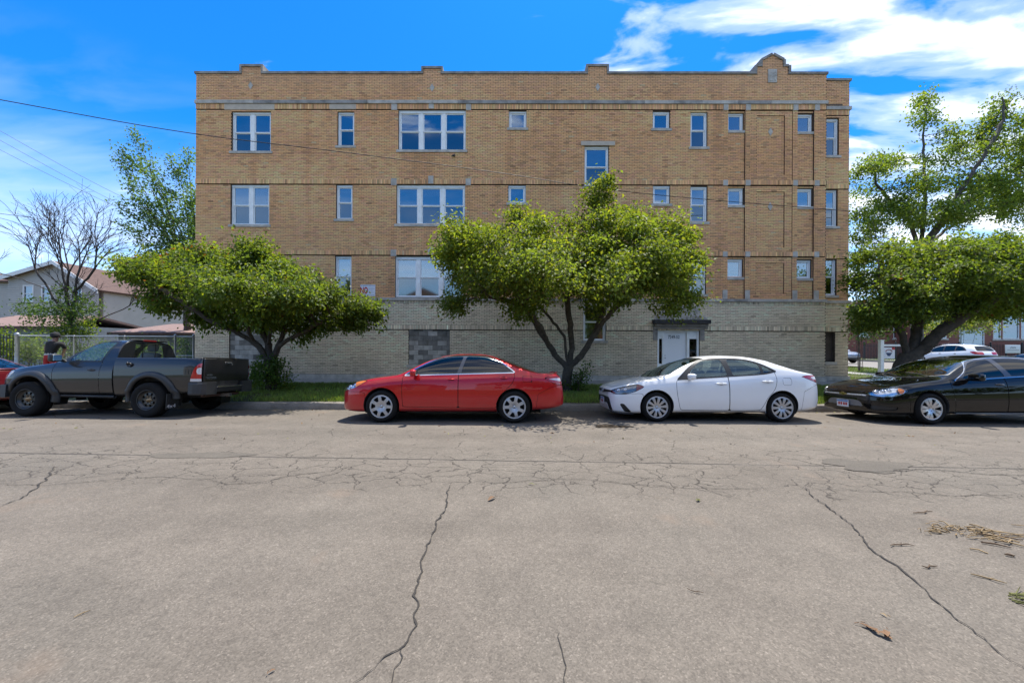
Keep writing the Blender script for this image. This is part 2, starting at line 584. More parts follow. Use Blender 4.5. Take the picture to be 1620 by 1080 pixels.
def gp(*pp):
    return [PG(x, y, 0.0) for x, y in pp]


strip_on_road('crack', gp((714, 770), (705, 800), (690, 830), (676, 868), (668, 905), (660, 950), (654, 985), (641, 1016), (600, 1040), (560, 1080)), 0.014, M_CRACK, seed=3)
strip_on_road('crack', gp((641, 1016), (636, 1040), (622, 1062), (615, 1085)), 0.007, M_CRACK, seed=4)
strip_on_road('crack', gp((1248, 762), (1300, 800), (1345, 832), (1372, 868), (1420, 900), (1470, 940), (1510, 968), (1560, 1010), (1640, 1062)), 0.014, M_CRACK, seed=5)
strip_on_road('crack', gp((882, 995), (888, 1030), (893, 1090)), 0.006, M_CRACK, seed=6)
strip_on_road('crack', gp((-20, 812), (30, 793), (62, 775), (78, 755), (82, 742)), 0.016, M_CRACK, seed=7)
strip_on_road('crack', gp((-10, 770), (62, 774), (150, 766), (230, 760), (330, 764)), 0.008, M_CRACK, seed=8)
strip_on_road('crack', gp((330, 765), (360, 772), (420, 768), (470, 757), (545, 748)), 0.010, M_CRACK, seed=9)
strip_on_road('crack', gp((700, 766), (760, 772), (840, 766), (930, 764), (1000, 772), (1080, 776), (1160, 778), (1250, 776)), 0.008, M_CRACK, seed=10)
strip_on_road('crack', gp((1250, 776), (1330, 781), (1420, 783), (1520, 790), (1640, 789)), 0.007, M_CRACK, seed=11)
strip_on_road('crack', gp((1300, 744), (1380, 752), (1460, 748), (1560, 756), (1640, 758)), 0.014, M_CRACK, seed=12)
# smooth patch in the crazed strip
c0 = PG(1372, 738, 0.03)
pv, n_ = [], 22
for i in range(n_):
    a = 2 * math.pi * i / n_
    rr = 1 + 0.22 * math.sin(3 * a + 1) + 0.12 * math.sin(7 * a)
    x, y = c0.x + 0.52 * rr * math.cos(a), c0.y + 0.27 * rr * math.sin(a)
    pv.append((x, y, road_z(y) + 0.006))
MB().add(pv, [tuple(range(n_))]).build('asphalt_patch', M_PATCH, road)
c0 = PG(318, 722, 0.03)
pv = []
for i in range(n_):
    a = 2 * math.pi * i / n_
    rr = 1 + 0.2 * math.sin(2 * a + 1) + 0.1 * math.sin(5 * a)
    x, y = c0.x + 0.62 * rr * math.cos(a), c0.y + 0.16 * rr * math.sin(a)
    pv.append((x, y, road_z(y) + 0.006))
MB().add(pv, [tuple(range(n_))]).build('asphalt_patch', M_PATCH, road)
# rough pothole beside the white sedan
c0 = PG(967, 677, -0.02)
pv, pf = [(c0.x, c0.y, road_z(c0.y) + 0.004)], []
for ring, (k_, zz) in enumerate(((0.45, 0.006), (0.8, 0.012), (1.0, 0.009))):
    for i in range(n_):
        a = 2 * math.pi * i / n_
        rr = (1 + 0.2 * math.sin(3 * a + 2) + 0.14 * math.sin(8 * a + ring)) * k_
        y = c0.y + 0.17 * rr * math.sin(a)
        pv.append((c0.x + 0.36 * rr * math.cos(a), y, road_z(y) + zz))
for i in range(n_):
    pf.append((0, 1 + i, 1 + (i + 1) % n_))
MBp = MB().add(pv, pf)
for ring in range(2):
    MBp.add(pv, [(1 + ring * n_ + i, 1 + (ring + 1) * n_ + i, 1 + (ring + 1) * n_ + (i + 1) % n_, 1 + ring * n_ + (i + 1) % n_) for i in range(n_)])
MBp.build('pothole', ground_mat('pothole_dirt', (0.018, 0.015, 0.012), (0.07, 0.05, 0.03), 9.0, 0.95, 0.8), road)

# kerb stones, sloping parkway, sidewalk
KERB_Y = 10.12
kerb = tag(empty('kerb', (0, 0, 0)), 'low weathered concrete kerb beside the parkway grass', 'kerb', kind='structure')
x = -60.0
i = 0
rk = random.Random(2)
while x < 27.0:
    L = rk.uniform(2.2, 3.4) if -16 < x < 20 else 8.0
    dz_ = rk.uniform(-0.008, 0.008)
    y0 = KERB_Y + rk.uniform(-0.012, 0.012)
    zb = -0.25
    zt = 0.075 + dz_
    o = MB()
    prof = [(y0 - 0.025, zb), (y0 - 0.02, -0.02), (y0, zt - 0.02), (y0 + 0.02, zt), (y0 + 0.16, zt + 0.006), (y0 + 0.17, zb)]
    n_ = len(prof)
    seg = 6
    vs = []
    for s_ in range(seg + 1):
        xx = x + (L - 0.012) * s_ / seg
        wob = 0.006 * rk.uniform(-1, 1)
        vs += [(xx, y + wob * (1 if k in (2, 3) else 0), z + (wob if k in (2, 3) else 0)) for k, (y, z) in enumerate(prof)]
    fs = [(s_ * n_ + k, (s_ + 1) * n_ + k, (s_ + 1) * n_ + (k + 1) % n_, s_ * n_ + (k + 1) % n_) for s_ in range(seg) for k in range(n_)]
    fs += [tuple(range(n_)), tuple(reversed([seg * n_ + k for k in range(n_)]))]
    o.add(vs, fs).build('kerb_stone', M_KERB, kerb)
    x += L
# near-side kerb behind the camera's feet
MB().box(-60, 60, 0.25, 0.42, -0.25, 0.06).build('kerb_stone', M_KERB, kerb)
MB().add([(-90, -60, 0.05), (90, -60, 0.05), (90, 0.26, 0.05), (-90, 0.26, 0.05)], [(0, 1, 2, 3)]).build('near_verge', M_SOIL)['kind'] = 'structure'
bpy.data.objects['near_verge']['label'] = 'grass verge along the near side of the street'


def parkway_z(Y):
    return 0.078 + (0.175 - 0.078) * min(1, max(0, (Y - 10.3) / 3.7))


ys = np.linspace(KERB_Y + 0.165, 14.02, 14)
xs = np.linspace(-60, 26.5, 90)
V = [(x, y, parkway_z(y) + 0.03 * (float(vnoise(x * 0.9, y * 0.9, 9)) - 0.5)) for y in ys for x in xs]
nx = len(xs)
F = [(j * nx + i, j * nx + i + 1, (j + 1) * nx + i + 1, (j + 1) * nx + i) for j in range(len(ys) - 1) for i in range(nx - 1)]
tag(np_mesh('parkway', V, F, [M_SOIL], smooth=True), 'strip of earth and turf between kerb and sidewalk', 'parkway', kind='structure')

walk = tag(empty('sidewalk'), 'pale concrete sidewalk at the foot of the brick building', 'sidewalk', kind='structure')
x = -30.0
while x < 19.0:
    dz_ = rk.uniform(-0.006, 0.006)
    MB().box(x, x + 1.515, 14.0, 15.93, 0.02, 0.195 + dz_).build('slab', M_CONC, walk)
    x += 1.525
# side street on the right, its sidewalk and verges
y = 16.0
while y < 40.0:
    MB().box(19.1, 20.6, y, y + 1.515, 0.0, 0.16 + rk.uniform(-0.006, 0.006)).build('slab', M_CONC, walk)
    y += 1.525
MB().add([(26.6, 10.2, -0.1), (37.4, 10.2, -0.1), (37.4, 22, -0.06), (37.4, 29, .2), (37.4, 90, 0.26), (26.6, 90, 0.26), (26.6, 29, .2), (26.6, 22, -0.06)],
         [(0, 1, 2, 7), (7, 2, 3, 6), (6, 3, 4, 5)]).build('side_street', ground_mat('side_street_asphalt', (0.24, 0.22, 0.2), (0.2, 0.185, 0.165), 0.8))
tag(bpy.data.objects['side_street'], 'side street of grey asphalt beyond the brick corner', 'road', kind='structure')
MB().box(26.42, 26.6, 14, 27, -0.2, 0.1).build('kerb_stone', M_KERB, kerb)
MB().box(37.4, 37.58, 28, 90, -0.2, 0.36).build('kerb_stone', M_KERB, kerb)
lawn = MB()
lawn.add([(14.3, 14.0, 0.15), (26.42, 14.0, 0.09), (26.42, 27, 0.12), (26.42, 90, 0.3), (14.3, 90, 0.3), (14.3, 27, .14)], [(0, 1, 2, 5), (5, 2, 3, 4)])
lawn.add([(37.58, 14, 0.13), (120, 14, 0.2), (120, 120, 0.32), (37.58, 120, 0.32), (37.58, 28, .33), (120, 28, .34)], [(0, 1, 5, 4), (4, 5, 2, 3)])
tag(lawn.build('lawn', M_SOIL), 'mown lawn along both sides of the side street', 'lawn', kind='structure')
MB().box(39.6, 41.2, 28, 90, 0.0, 0.37).build('slab', M_CONC, walk)
tag(MB().add([(-60, 15.95, 0.14), (-13.4, 15.95, 0.14), (-13.4, 60, 0.16), (-60, 60, 0.16)], [(0, 1, 2, 3)]).build('yard', M_DIRT),
    'bare side yard behind the wire fence', 'yard', kind='structure')


# grass blades on the parkway and lawn
def grass_field(name, N, xr, yr, zfun, label, h=(0.05, 0.13), seed=3, keep=None, cbase=(0.165, 0.245, 0.048)):
    r_ = np.random.default_rng(seed)
    X = r_.uniform(*xr, N); Yv = r_.uniform(*yr, N)
    dens = fbm(X * 0.8, Yv * 0.8, seed)
    ok = r_.random(N) < np.clip((dens - 0.25) * 3.0, 0.1, 1)
    if keep is not None:
        ok &= keep(X, Yv)
    X, Yv = X[ok], Yv[ok]
    n = len(X)
    Z = np.array([zfun(v) for v in Yv])
    H = r_.uniform(*h, n) * (0.6 + 0.9 * fbm(X * 1.3, Yv * 1.3, seed + 4))
    a = r_.uniform(0, 2 * np.pi, n); lean = r_.uniform(0.1, 0.7, n) * H
    wd = r_.uniform(0.004, 0.009, n)
    la = r_.uniform(0, 2 * np.pi, n)
    V = np.zeros((n, 4, 3))
    dxv, dyv = np.cos(a) * wd, np.sin(a) * wd
    V[:, 0] = np.stack([X - dxv, Yv - dyv, Z - 0.01], 1)
    V[:, 1] = np.stack([X + dxv, Yv + dyv, Z - 0.01], 1)
    V[:, 2] = np.stack([X + np.cos(la) * lean * 0.4 + dxv * 0.8, Yv + np.sin(la) * lean * 0.4 + dyv * 0.8, Z + H * 0.6], 1)
    V[:, 3] = np.stack([X + np.cos(la) * lean, Yv + np.sin(la) * lean, Z + H], 1)
    F = np.arange(n * 4).reshape(n, 4)
    tone = r_.normal(1, 0.18, n)[:, None] * (0.75 + 0.5 * fbm(X * 0.5, Yv * 0.5, seed + 7))[:, None]
    dry = (r_.random(n) < 0.14)[:, None]
    cc = np.where(dry, np.array([[0.16, 0.14, 0.055]]), np.array([cbase])) * tone
    o = np_mesh(name, V.reshape(-1, 3), F, [leaf_mat('grass_blade', 0.35)], colors=np.repeat(cc, 4, 0))
    return tag(o, label, 'grass', kind='stuff')


def leaf_mat(name, transl=0.4, rough=0.45):
    if name in MATS:
        return MATS[name]
    m = bpy.data.materials.new(name)
    m.use_nodes = True
    t = NT(m.node_tree)
    c = t.n('ShaderNodeVertexColor', None, layer_name='col').outputs[0]
    d = t.n('ShaderNodeBsdfPrincipled', {'Base Color': c, 'Roughness': rough, 'Specular IOR Level': 0.45})
    tc_ = t.mix(1.0, c, (1.55, 1.5, 0.6), 'MULTIPLY')
    tr = t.n('ShaderNodeBsdfTranslucent', {0: tc_})
    mx = t.n('ShaderNodeMixShader', {0: transl, 1: d.outputs[0], 2: tr.outputs[0]})
    t.n('ShaderNodeOutputMaterial', {0: mx.outputs[0]})
    MATS[name] = m
    return m


grass_field('grass', 110000, (-9.5, 12.5), (KERB_Y + 0.17, 13.98), parkway_z, 'short ragged grass on the parkway behind the parked cars')
grass_field('grass', 26000, (13.8, 26.3), (14.1, 34), lambda v: 0.14, 'lawn grass beside the brick building corner', seed=8,
            keep=lambda X, Y: ((X < 19.0) | (X > 20.7)) & (X < 1.05 * Y) & (X > 0.8 * Y))
grass_field('grass', 14000, (37.7, 60), (30, 62), lambda v: 0.33, 'lawn grass in front of the red brick houses', h=(0.08, 0.2), seed=9,
            keep=lambda X, Y: (X < 1.1 * Y) & (X > 0.86 * Y))
# ================================================================ APARTMENT BUILDING
FS = 15.96 / FPX


def U(px):
    k = (px - 810.5) / FPX
    return 15.96 * k / (1 + 0.006 * k)


def UW(px):                # the same for the wing, which stands further back
    k = (px - 810.5) / FPX
    return 16.33 * k / (1 + 0.006 * k)


def Zr(py):
    return CAM_Z + (HOR - py) * FS


M_BRICK = mat('brick_face', (0.4, 0.27, 0.14), 0.85, vcol=True, spec=0.3)
M_MORT = mat('mortar_tan', (0.075, 0.045, 0.028), 0.95, var=0.25, vscale=5.0)
M_MORTG = mat('mortar_grey', (0.105, 0.082, 0.058), 0.95, var=0.25, vscale=5.0)
M_STONE = mat('limestone', (0.46, 0.415, 0.355), 0.85, var=0.28, vscale=3.5, bump=0.3, bscale=40.0)
M_STONE_D = mat('weathered_limestone', (0.30, 0.275, 0.245), 0.9, var=0.45, vscale=2.2, bump=0.35, bscale=40.0)
M_LINTEL = mat('pale_lintel', (0.52, 0.43, 0.33), 0.85, var=0.12, vscale=4.0)
M_COPE = mat('coping', (0.27, 0.245, 0.215), 0.85, var=0.4, vscale=3.0, bump=0.25, bscale=30.0)
M_BLOCK = mat('concrete_block', (0.25, 0.245, 0.235), 0.95, vcol=True, var=0.3, vscale=4.0, bump=0.5, bscale=80.0)
M_WHITE = mat('white_window_frame', (0.88, 0.88, 0.87), 0.45, var=0.04, vscale=3.0)
M_WHITE2 = mat('white_painted_wood', (0.86, 0.86, 0.83), 0.55, var=0.10, vscale=5.0)
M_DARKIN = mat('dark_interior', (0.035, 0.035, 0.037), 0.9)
M_BOARD = mat('brown_board', (0.075, 0.06, 0.052), 0.75, var=0.25, vscale=3.0)
M_BLIND = mat('white_blind', (0.68, 0.68, 0.66), 0.7)
M_CURT = mat('pale_curtain', (0.50, 0.50, 0.47), 0.9, var=0.25, vscale=3.0)
M_GLASS = glass_mat('window_glass', (0.42, 0.48, 0.52), 0.33, 0.012, (0.80, 0.86, 0.84))
M_GLASSL = glass_mat('window_glass_screened', (0.22, 0.24, 0.26), 0.21, 0.05, (0.80, 0.86, 0.84))
M_ROOFD = mat('roof_felt', (0.05, 0.05, 0.05), 0.9)

bld = empty('apartment_building', (0, 15.96, 0), -0.0060,
            'three-storey tan brick apartment block on a grey brick base, with stepped parapet', 'building')


class Wall:
    """Brick patches with openings; collects bricks and mortar backing."""
    def __init__(self):
        self.bv, self.bc, self.cnt = [], [], 0
        self.back = {0: MB(), 1: MB()}

    def patch(self, u0, u1, z0, z1, v=0.0, style='run', pal='tan', holes=(), thick=0.3, seed=0):
        hs = [h for h in holes if h[0] < u1 and h[1] > u0 and h[2] < z1 and h[3] > z0]
        # backing boxes
        zc = sorted({z0, z1, *[min(max(h[2], z0), z1) for h in hs], *[min(max(h[3], z0), z1) for h in hs]})
        bk = self.back[0 if pal == 'tan' else 1]
        for a, b in zip(zc[:-1], zc[1:]):
            if b - a < 1e-4:
                continue
            mid = (a + b) / 2
            segs = self.free(u0, u1, [(h[0], h[1]) for h in hs if h[2] < mid < h[3]])
            for s0, s1 in segs:
                bk.box(s0, s1, v + 0.012, thick, a, b)
        # bricks
        bl, bh = (0.213, 0.0672) if style == 'run' else (0.0672, 0.215)
        if style == 'row':
            bl, bh = 0.0672, 0.10
        nr = max(1, round((z1 - z0) / bh))
        bh = (z1 - z0) / nr
        joint = 0.0125
        r_ = np.random.default_rng(int(abs(u0 * 131 + z0 * 977)) + seed)
        for i in range(nr):
            a, b = z0 + i * bh, z0 + (i + 1) * bh
            row = int(round(a / bh))
            mid = (a + b) / 2
            off = (row % 2) * bl * 0.5 if style == 'run' else 0.0
            for s0, s1 in self.free(u0, u1, [(h[0], h[1]) for h in hs if h[2] < mid < h[3]]):
                k0 = math.floor((s0 - off) / bl)
                k1 = math.ceil((s1 - off) / bl)
                e = off + bl * np.arange(k0, k1 + 1)
                l = np.maximum(e[:-1], s0); rr = np.minimum(e[1:], s1)
                ok = rr - l > 0.03
                l, rr = l[ok] + joint / 2, rr[ok] - joint / 2
                n = len(l)
                if not n:
                    continue
                aa = np.full(n, a + joint / 2) + r_.normal(0, 0.0012, n)
                bb = np.full(n, b - joint / 2) + r_.normal(0, 0.0012, n)
                vf = v + r_.normal(0, 0.0016, n)
                ft = np.stack([np.stack([l, vf, aa], 1), np.stack([rr, vf + r_.normal(0, .001, n), aa], 1), np.stack([rr, vf, bb], 1),
                               np.stack([l, vf + r_.normal(0, .001, n), bb], 1)], 1)
                bkv = ft.copy()
                bkv[:, :, 1] = v + 0.02
                self.bv.append(np.concatenate([ft, bkv], 1))
                cu, cz = (l + rr) / 2, (aa + bb) / 2
                self.bc.append(self.colour(cu, cz, pal, r_) * (r_.normal(1, 0.13, n)[:, None] if style != 'run' else 1.0))

    @staticmethod
    def free(a, b, cuts):
        segs = [(a, b)]
        for c0, c1 in cuts:
            out = []
            for s0, s1 in segs:
                if c1 <= s0 or c0 >= s1:
                    out.append((s0, s1))
                else:
                    if c0 > s0 + 1e-4:
                        out.append((s0, c0))
                    if c1 < s1 - 1e-4:
                        out.append((c1, s1))
            segs = out
        return segs

    @staticmethod
    def colour(u, z, pal, r_):
        n = len(u)
        if pal == 'tan':
            base = np.array([0.88, 0.455, 0.205])
            blot = fbm(u * 0.45 + 3, z * 0.8, 21)
            c = base[None] * (0.74 + 0.50 * blot)[:, None]
            strk = fbm(u * 2.2 + 40, z * 0.22, 33)
            c = c * (1 - 0.30 * np.clip(strk - 0.55, 0, 1) * 3)[:, None]
            c = c * r_.normal(1, 0.06, n)[:, None]
            hue = r_.normal(0, 0.009, (n, 3))
            c = c * (1 + hue)
            kind = r_.random(n)
            c = np.where((kind < 0.20)[:, None], c * np.array([0.92, 0.90, 1.05]), c)
            c = np.where((kind > 0.84)[:, None], c * np.array([0.78, 0.84, 0.92]), c)
            dk = r_.random(n)
            sp = fbm(u * 1.1, z * 2.2, 40)
            c = np.where((dk < 0.012 + 0.35 * np.clip(sp - 0.56, 0, 1))[:, None], c * 0.68, c)
            wz = np.clip((z - Zr(160)) / 1.0, 0, 1)[:, None]          # weathered parapet
            c = c * (1 - wz) + wz * (c * 0.55 + np.array([0.30, 0.185, 0.105]))
            c = np.where((r_.random(n) < 0.006)[:, None], np.array([0.66, 0.47, 0.26]), c)
        else:
            base = np.array([0.80, 0.655, 0.46])
            blot = fbm(u * 0.6 + 9, z * 1.2, 77)
            c = base[None] * (0.80 + 0.38 * blot)[:, None] * r_.normal(1, 0.085, n)[:, None]
            c = c * (1 + r_.normal(0, 0.009, (n, 3)))
            soot = np.clip(1.15 - (z - 0.35) / 1.0 - 0.9 * (fbm(u * 0.8, z * 1.5, 91) - 0.4) * 2, 0, 1)[:, None]
            c = c * (1 - 0.36 * soot) + 0.36 * soot * np.array([0.22, 0.165, 0.115])
            sp = fbm(u * 1.3, z * 2.0, 55)
            c = np.where((r_.random(n) < 0.015 + 0.3 * np.clip(sp - 0.56, 0, 1))[:, None], c * 0.68, c)
        return np.clip(c, 0.02, 0.8)

    def build(self, name, parent):
        V = np.concatenate(self.bv, 0)
        n = len(V)
        C = np.repeat(np.concatenate(self.bc, 0), 8, 0)
        b = (np.arange(n) * 8)[:, None]
        pat = np.array([[0, 1, 2, 3], [0, 4, 5, 1], [1, 5, 6, 2], [2, 6, 7, 3], [3, 7, 4, 0]])
        F = (b[:, :, None] + pat[None]).reshape(-1, 4)
        o = np_mesh(name, V.reshape(-1, 3), F, [M_BRICK], parent, colors=C)
        o['kind'] = 'stuff'
        return o


# ---- openings: name -> px columns, rows, units, kind
#      (px0, px1, row_top, row_bottom, units, kind, dressing)
OPEN = [
    (365, 427, 177, 240, 2, 'hung', 'blindtop'), (532.7, 559, 177, 231, 1, 'hung', 'dark'), (629, 735.5, 173.8, 237.5, 3, 'hung', 'blindtop'),
    (804, 831.5, 175, 202.5, 1, 'fixed', 'blind'), (924, 962, 230.7, 294, 1, 'hung', 'blindtop'), (1031.7, 1058.5, 175.5, 203, 1, 'fixed', 'blind'),
    (1091.5, 1118, 176, 232, 1, 'hung', 'dark'), (1151, 1176.7, 176.5, 205, 1, 'fixed', 'blind'), (1261, 1286.5, 178, 207, 1, 'fixed', 'blind'),
    (364, 425, 293, 356.5, 2, 'hung', 'half'), (531, 556.7, 293, 347, 1, 'hung', 'blindtop'), (626.5, 735, 292.5, 355, 3, 'hung', 'half'),
    (803.5, 831, 293, 320.7, 1, 'fixed', 'blind'), (1032.5, 1059.5, 293, 321.7, 1, 'fixed', 'dark'), (1092, 1118.5, 294, 350, 1, 'hung', 'dark'),
    (1151.5, 1177, 295, 323, 1, 'fixed', 'blind'), (1261, 1286.5, 296, 325, 1, 'fixed', 'blind'),
    (364, 425, 406, 469.5, 2, 'hung', 'half'), (530, 555.7, 406, 469.5, 1, 'hung', 'lowdark'), (625, 733, 406, 470.5, 3, 'hung', 'curtain'),
    (803.5, 831, 406, 434, 1, 'fixed', 'dark'), (1032.5, 1059.5, 406, 434, 1, 'fixed', 'dark'), (1091, 1117, 407, 464, 1, 'hung', 'blind'),
    (1151, 1176.5, 408, 437, 1, 'fixed', 'blind'), (1260.5, 1285.5, 409, 438, 1, 'fixed', 'blind'),
    (923, 959, 478.5, 538, 1, 'hung', 'blind'),
]
WING = [(1297, 1326, 178, 238, 'half'), (1297, 1324.5, 292, 352, 'half'), (1296, 1323.5, 402.5, 463, 'lowdark')]

holes = [(U(a), U(b), Zr(d), Zr(c)) for a, b, c, d, *_ in OPEN]
DOOR = (U(1040.7), U(1107.4), 0.19, Zr(520))
CM1 = (U(363), U(428), Zr(578), Zr(524))
CM2 = (U(647), U(712), Zr(577), Zr(522))
holes_all = holes + [DOOR, CM1, CM2]
UL, UR = U(308.5), U(1306.5)
W_ = Wall()
# horizontal zones (rows): (top, bottom, style, palette, v)
zones = [(118, 159.5, 'run', 'tan', 0), (165, 173.4, 'sol', 'tan', -0.012), (174.6, 284.7, 'run', 'tan', 0), (284.7, 292, 'sol', 'tan', -0.026),
         (293.2, 397, 'run', 'tan', 0), (397, 404.2, 'sol', 'tan', -0.026), (405.4, 471.5, 'run', 'tan', 0), (476, 480, 'row', 'grey', -0.012),
         (480, 514.4, 'run', 'grey', 0), (514.4, 521.6, 'sol', 'grey', -0.026), (522.7, 592.8, 'run', 'grey', 0)]
B0, B1 = 1143, 1295
for top, bot, sty, pal, v in zones:
    z0, z1 = Zr(bot), Zr(top)
    if top in (174.6, 293.2, 405.4):
        W_.patch(UL, U(B0 + 8), z0, z1, v, sty, pal, holes_all)
        W_.patch(U(B0 + 8), U(1178), z0, z1, 0.055, sty, pal, holes_all)
        W_.patch(U(1178), U(1186), z0, z1, v, sty, pal, holes_all)
        W_.patch(U(1253), U(1261), z0, z1, v, sty, pal, holes_all)
        W_.patch(U(1261), U(1287), z0, z1, 0.055, sty, pal, holes_all)
        W_.patch(U(1287), UR, z0, z1, v, sty, pal, holes_all)
        pa, pb = {174.6: (182, 275), 293.2: (302, 390), 405.4: (414, 463)}[top]
        for a, b, c, d, vv_ in ((1186, 1253, top, pa, .022), (1186, 1253, pb, bot, .022), (1186, 1197, pa, pb, .022), (1241, 1253, pa, pb, .022),
                                (1197, 1241, pa, pb, .055)):
            W_.patch(U(a), U(b), Zr(d), Zr(c), vv_, sty, pal, holes_all)
    else:
        W_.patch(UL, UR, z0, z1, v, sty, pal, holes_all)
# solid backing behind the stone courses
bk = W_.back[0]
for a, b in ((173.4, 174.6), (292, 293.2), (404.2, 405.4), (521.6, 522.7)):
    for s0, s1 in Wall.free(UL, UR, [(h[0], h[1]) for h in holes_all if h[2] < Zr((a + b) / 2) < h[3]]):
        bk.box(s0, s1, 0.075, 0.3, Zr(b), Zr(a))
for a, b in ((159.5, 165), (471.5, 476), (592.8, 602)):
    bk.box(UL, UR if a != 592.8 else U(1040), 0.02, 0.3, Zr(b), Zr(a))
bk.box(U(1108), UR, 0.02, 0.3, Zr(602), Zr(592.8))
# parapet tabs and gable
COPE_Z = Zr(114)
tabs = [(381, 412, 103.5), (668, 696, 106.5), (928.5, 958.5, 103)]
for a, b, r_ in tabs:
    W_.patch(U(a), U(b), Zr(118), Zr(r_ + 3), 0.0, 'run', 'tan', thick=0.36)
gab = []
gc, gz = 1220.5, Zr(118)
z = gz
rowh = 0.0672
while z < Zr(87) - rowh:
    r_ = HOR - (z + rowh * 0.5 - CAM_Z) / FS
    hw = 25 if r_ > 105.5 else (16.5 if r_ > 96 else max(0, 16.5 * (r_ - 86.5) / 9.5))
    if hw > 1:
        W_.patch(U(gc - hw), U(gc + hw), z, z + rowh, 0.0, 'run', 'tan', thick=0.36)
    z += rowh
# wing on the right, set back a little
WV = 0.37
for top, bot, sty, pal, v in zones:
    hs = [(UW(a), UW(b), Zr(d), Zr(c)) for a, b, c, d, _ in WING] + [(UW(1302), UW(1321.5), Zr(570), Zr(520))]
    if top == 118:
        top, bot = 118.5, 160
    W_.patch(UR - 0.02, UW(1342.5), Zr(bot), Zr(top), WV + v, sty, pal, hs, thick=WV + 0.3)
for a, b in ((159.5, 165), (471.5, 476), (592.8, 602), (173.4, 174.6), (292, 293.2), (404.2, 405.4), (521.6, 522.7)):
    bk.box(UR - 0.02, UW(1342.5), WV + 0.02, WV + 0.3, Zr(b), Zr(a))
W_.build('brickwork', bld)
W_.back[0].build('wall', M_MORT, bld)
W_.back[1].build('base_wall', M_MORTG, bld)
shell = MB()
shell.box(UL, UL + 0.3, 0.30, 12.0, 0.0, Zr(118)).box(UW(1342.5) - 0.3, UW(1342.5), WV + 0.3, 12.0, 0.0, Zr(118.5))
shell.box(UL + 0.3, UW(1342.5) - 0.3, 11.7, 12.0, 0.0, Zr(118))
shell.box(UR - 0.3, UR - 0.001, 0.30, WV + 0.29, 0.0, Zr(118))
shell.build('rear_walls', M_MORT, bld)
MB().box(UL + 0.3, UW(1342.5) - 0.3, 0.36, 11.7, Zr(158), Zr(156)).build('flat_roof', M_ROOFD, bld)
flo = MB()
for r_ in (284, 398, 474):
    flo.box(UL + 0.3, UR - 0.3, 0.36, 11.7, Zr(r_ + 5), Zr(r_))
for u in np.linspace(UL + 2.5, UR - 2.0, 9):
    flo.box(u, u + 0.1, 3.2, 11.7, 0.2, Zr(160))
flo.box(UL + 0.3, UR - 0.3, 3.2, 3.3, 0.2, Zr(160))
flo.build('inner_floors', M_DARKIN, bld)


# ---- windows
def hung_unit(win, u0, u1, z0, z1, v, hung=True, up=M_GLASS, lo=M_GLASSL):
    fw = 0.034
    s = MB()
    zm = z0 + (z1 - z0) * 0.505
    def ring(a, b, c, d, y0, y1, w=fw):
        s.box(a, a + w, y0, y1, c, d).box(b - w, b, y0, y1, c, d).box(a + w, b - w, y0, y1, c, c + w).box(a + w, b - w, y0, y1, d - w, d)
    if hung:
        ring(u0, u1, zm, z1, v, v + 0.035)
        ring(u0, u1, z0, zm + 0.004, v + 0.037, v + 0.07)
        s.build('sash', M_WHITE, win)
        MB().box(u0 + fw, u1 - fw, v + 0.018, v + 0.022, zm + fw, z1 - fw).build('pane', up, win)
        MB().box(u0 + fw, u1 - fw, v + 0.050, v + 0.054, z0 + fw, zm - fw + 0.004).build('pane', lo, win)
    else:
        ring(u0, u1, z0, z1, v, v + 0.04, 0.04)
        s.build('sash', M_WHITE, win)
        MB().box(u0 + .04, u1 - .04, v + 0.018, v + 0.022, z0 + .04, z1 - .04).build('pane', up, win)


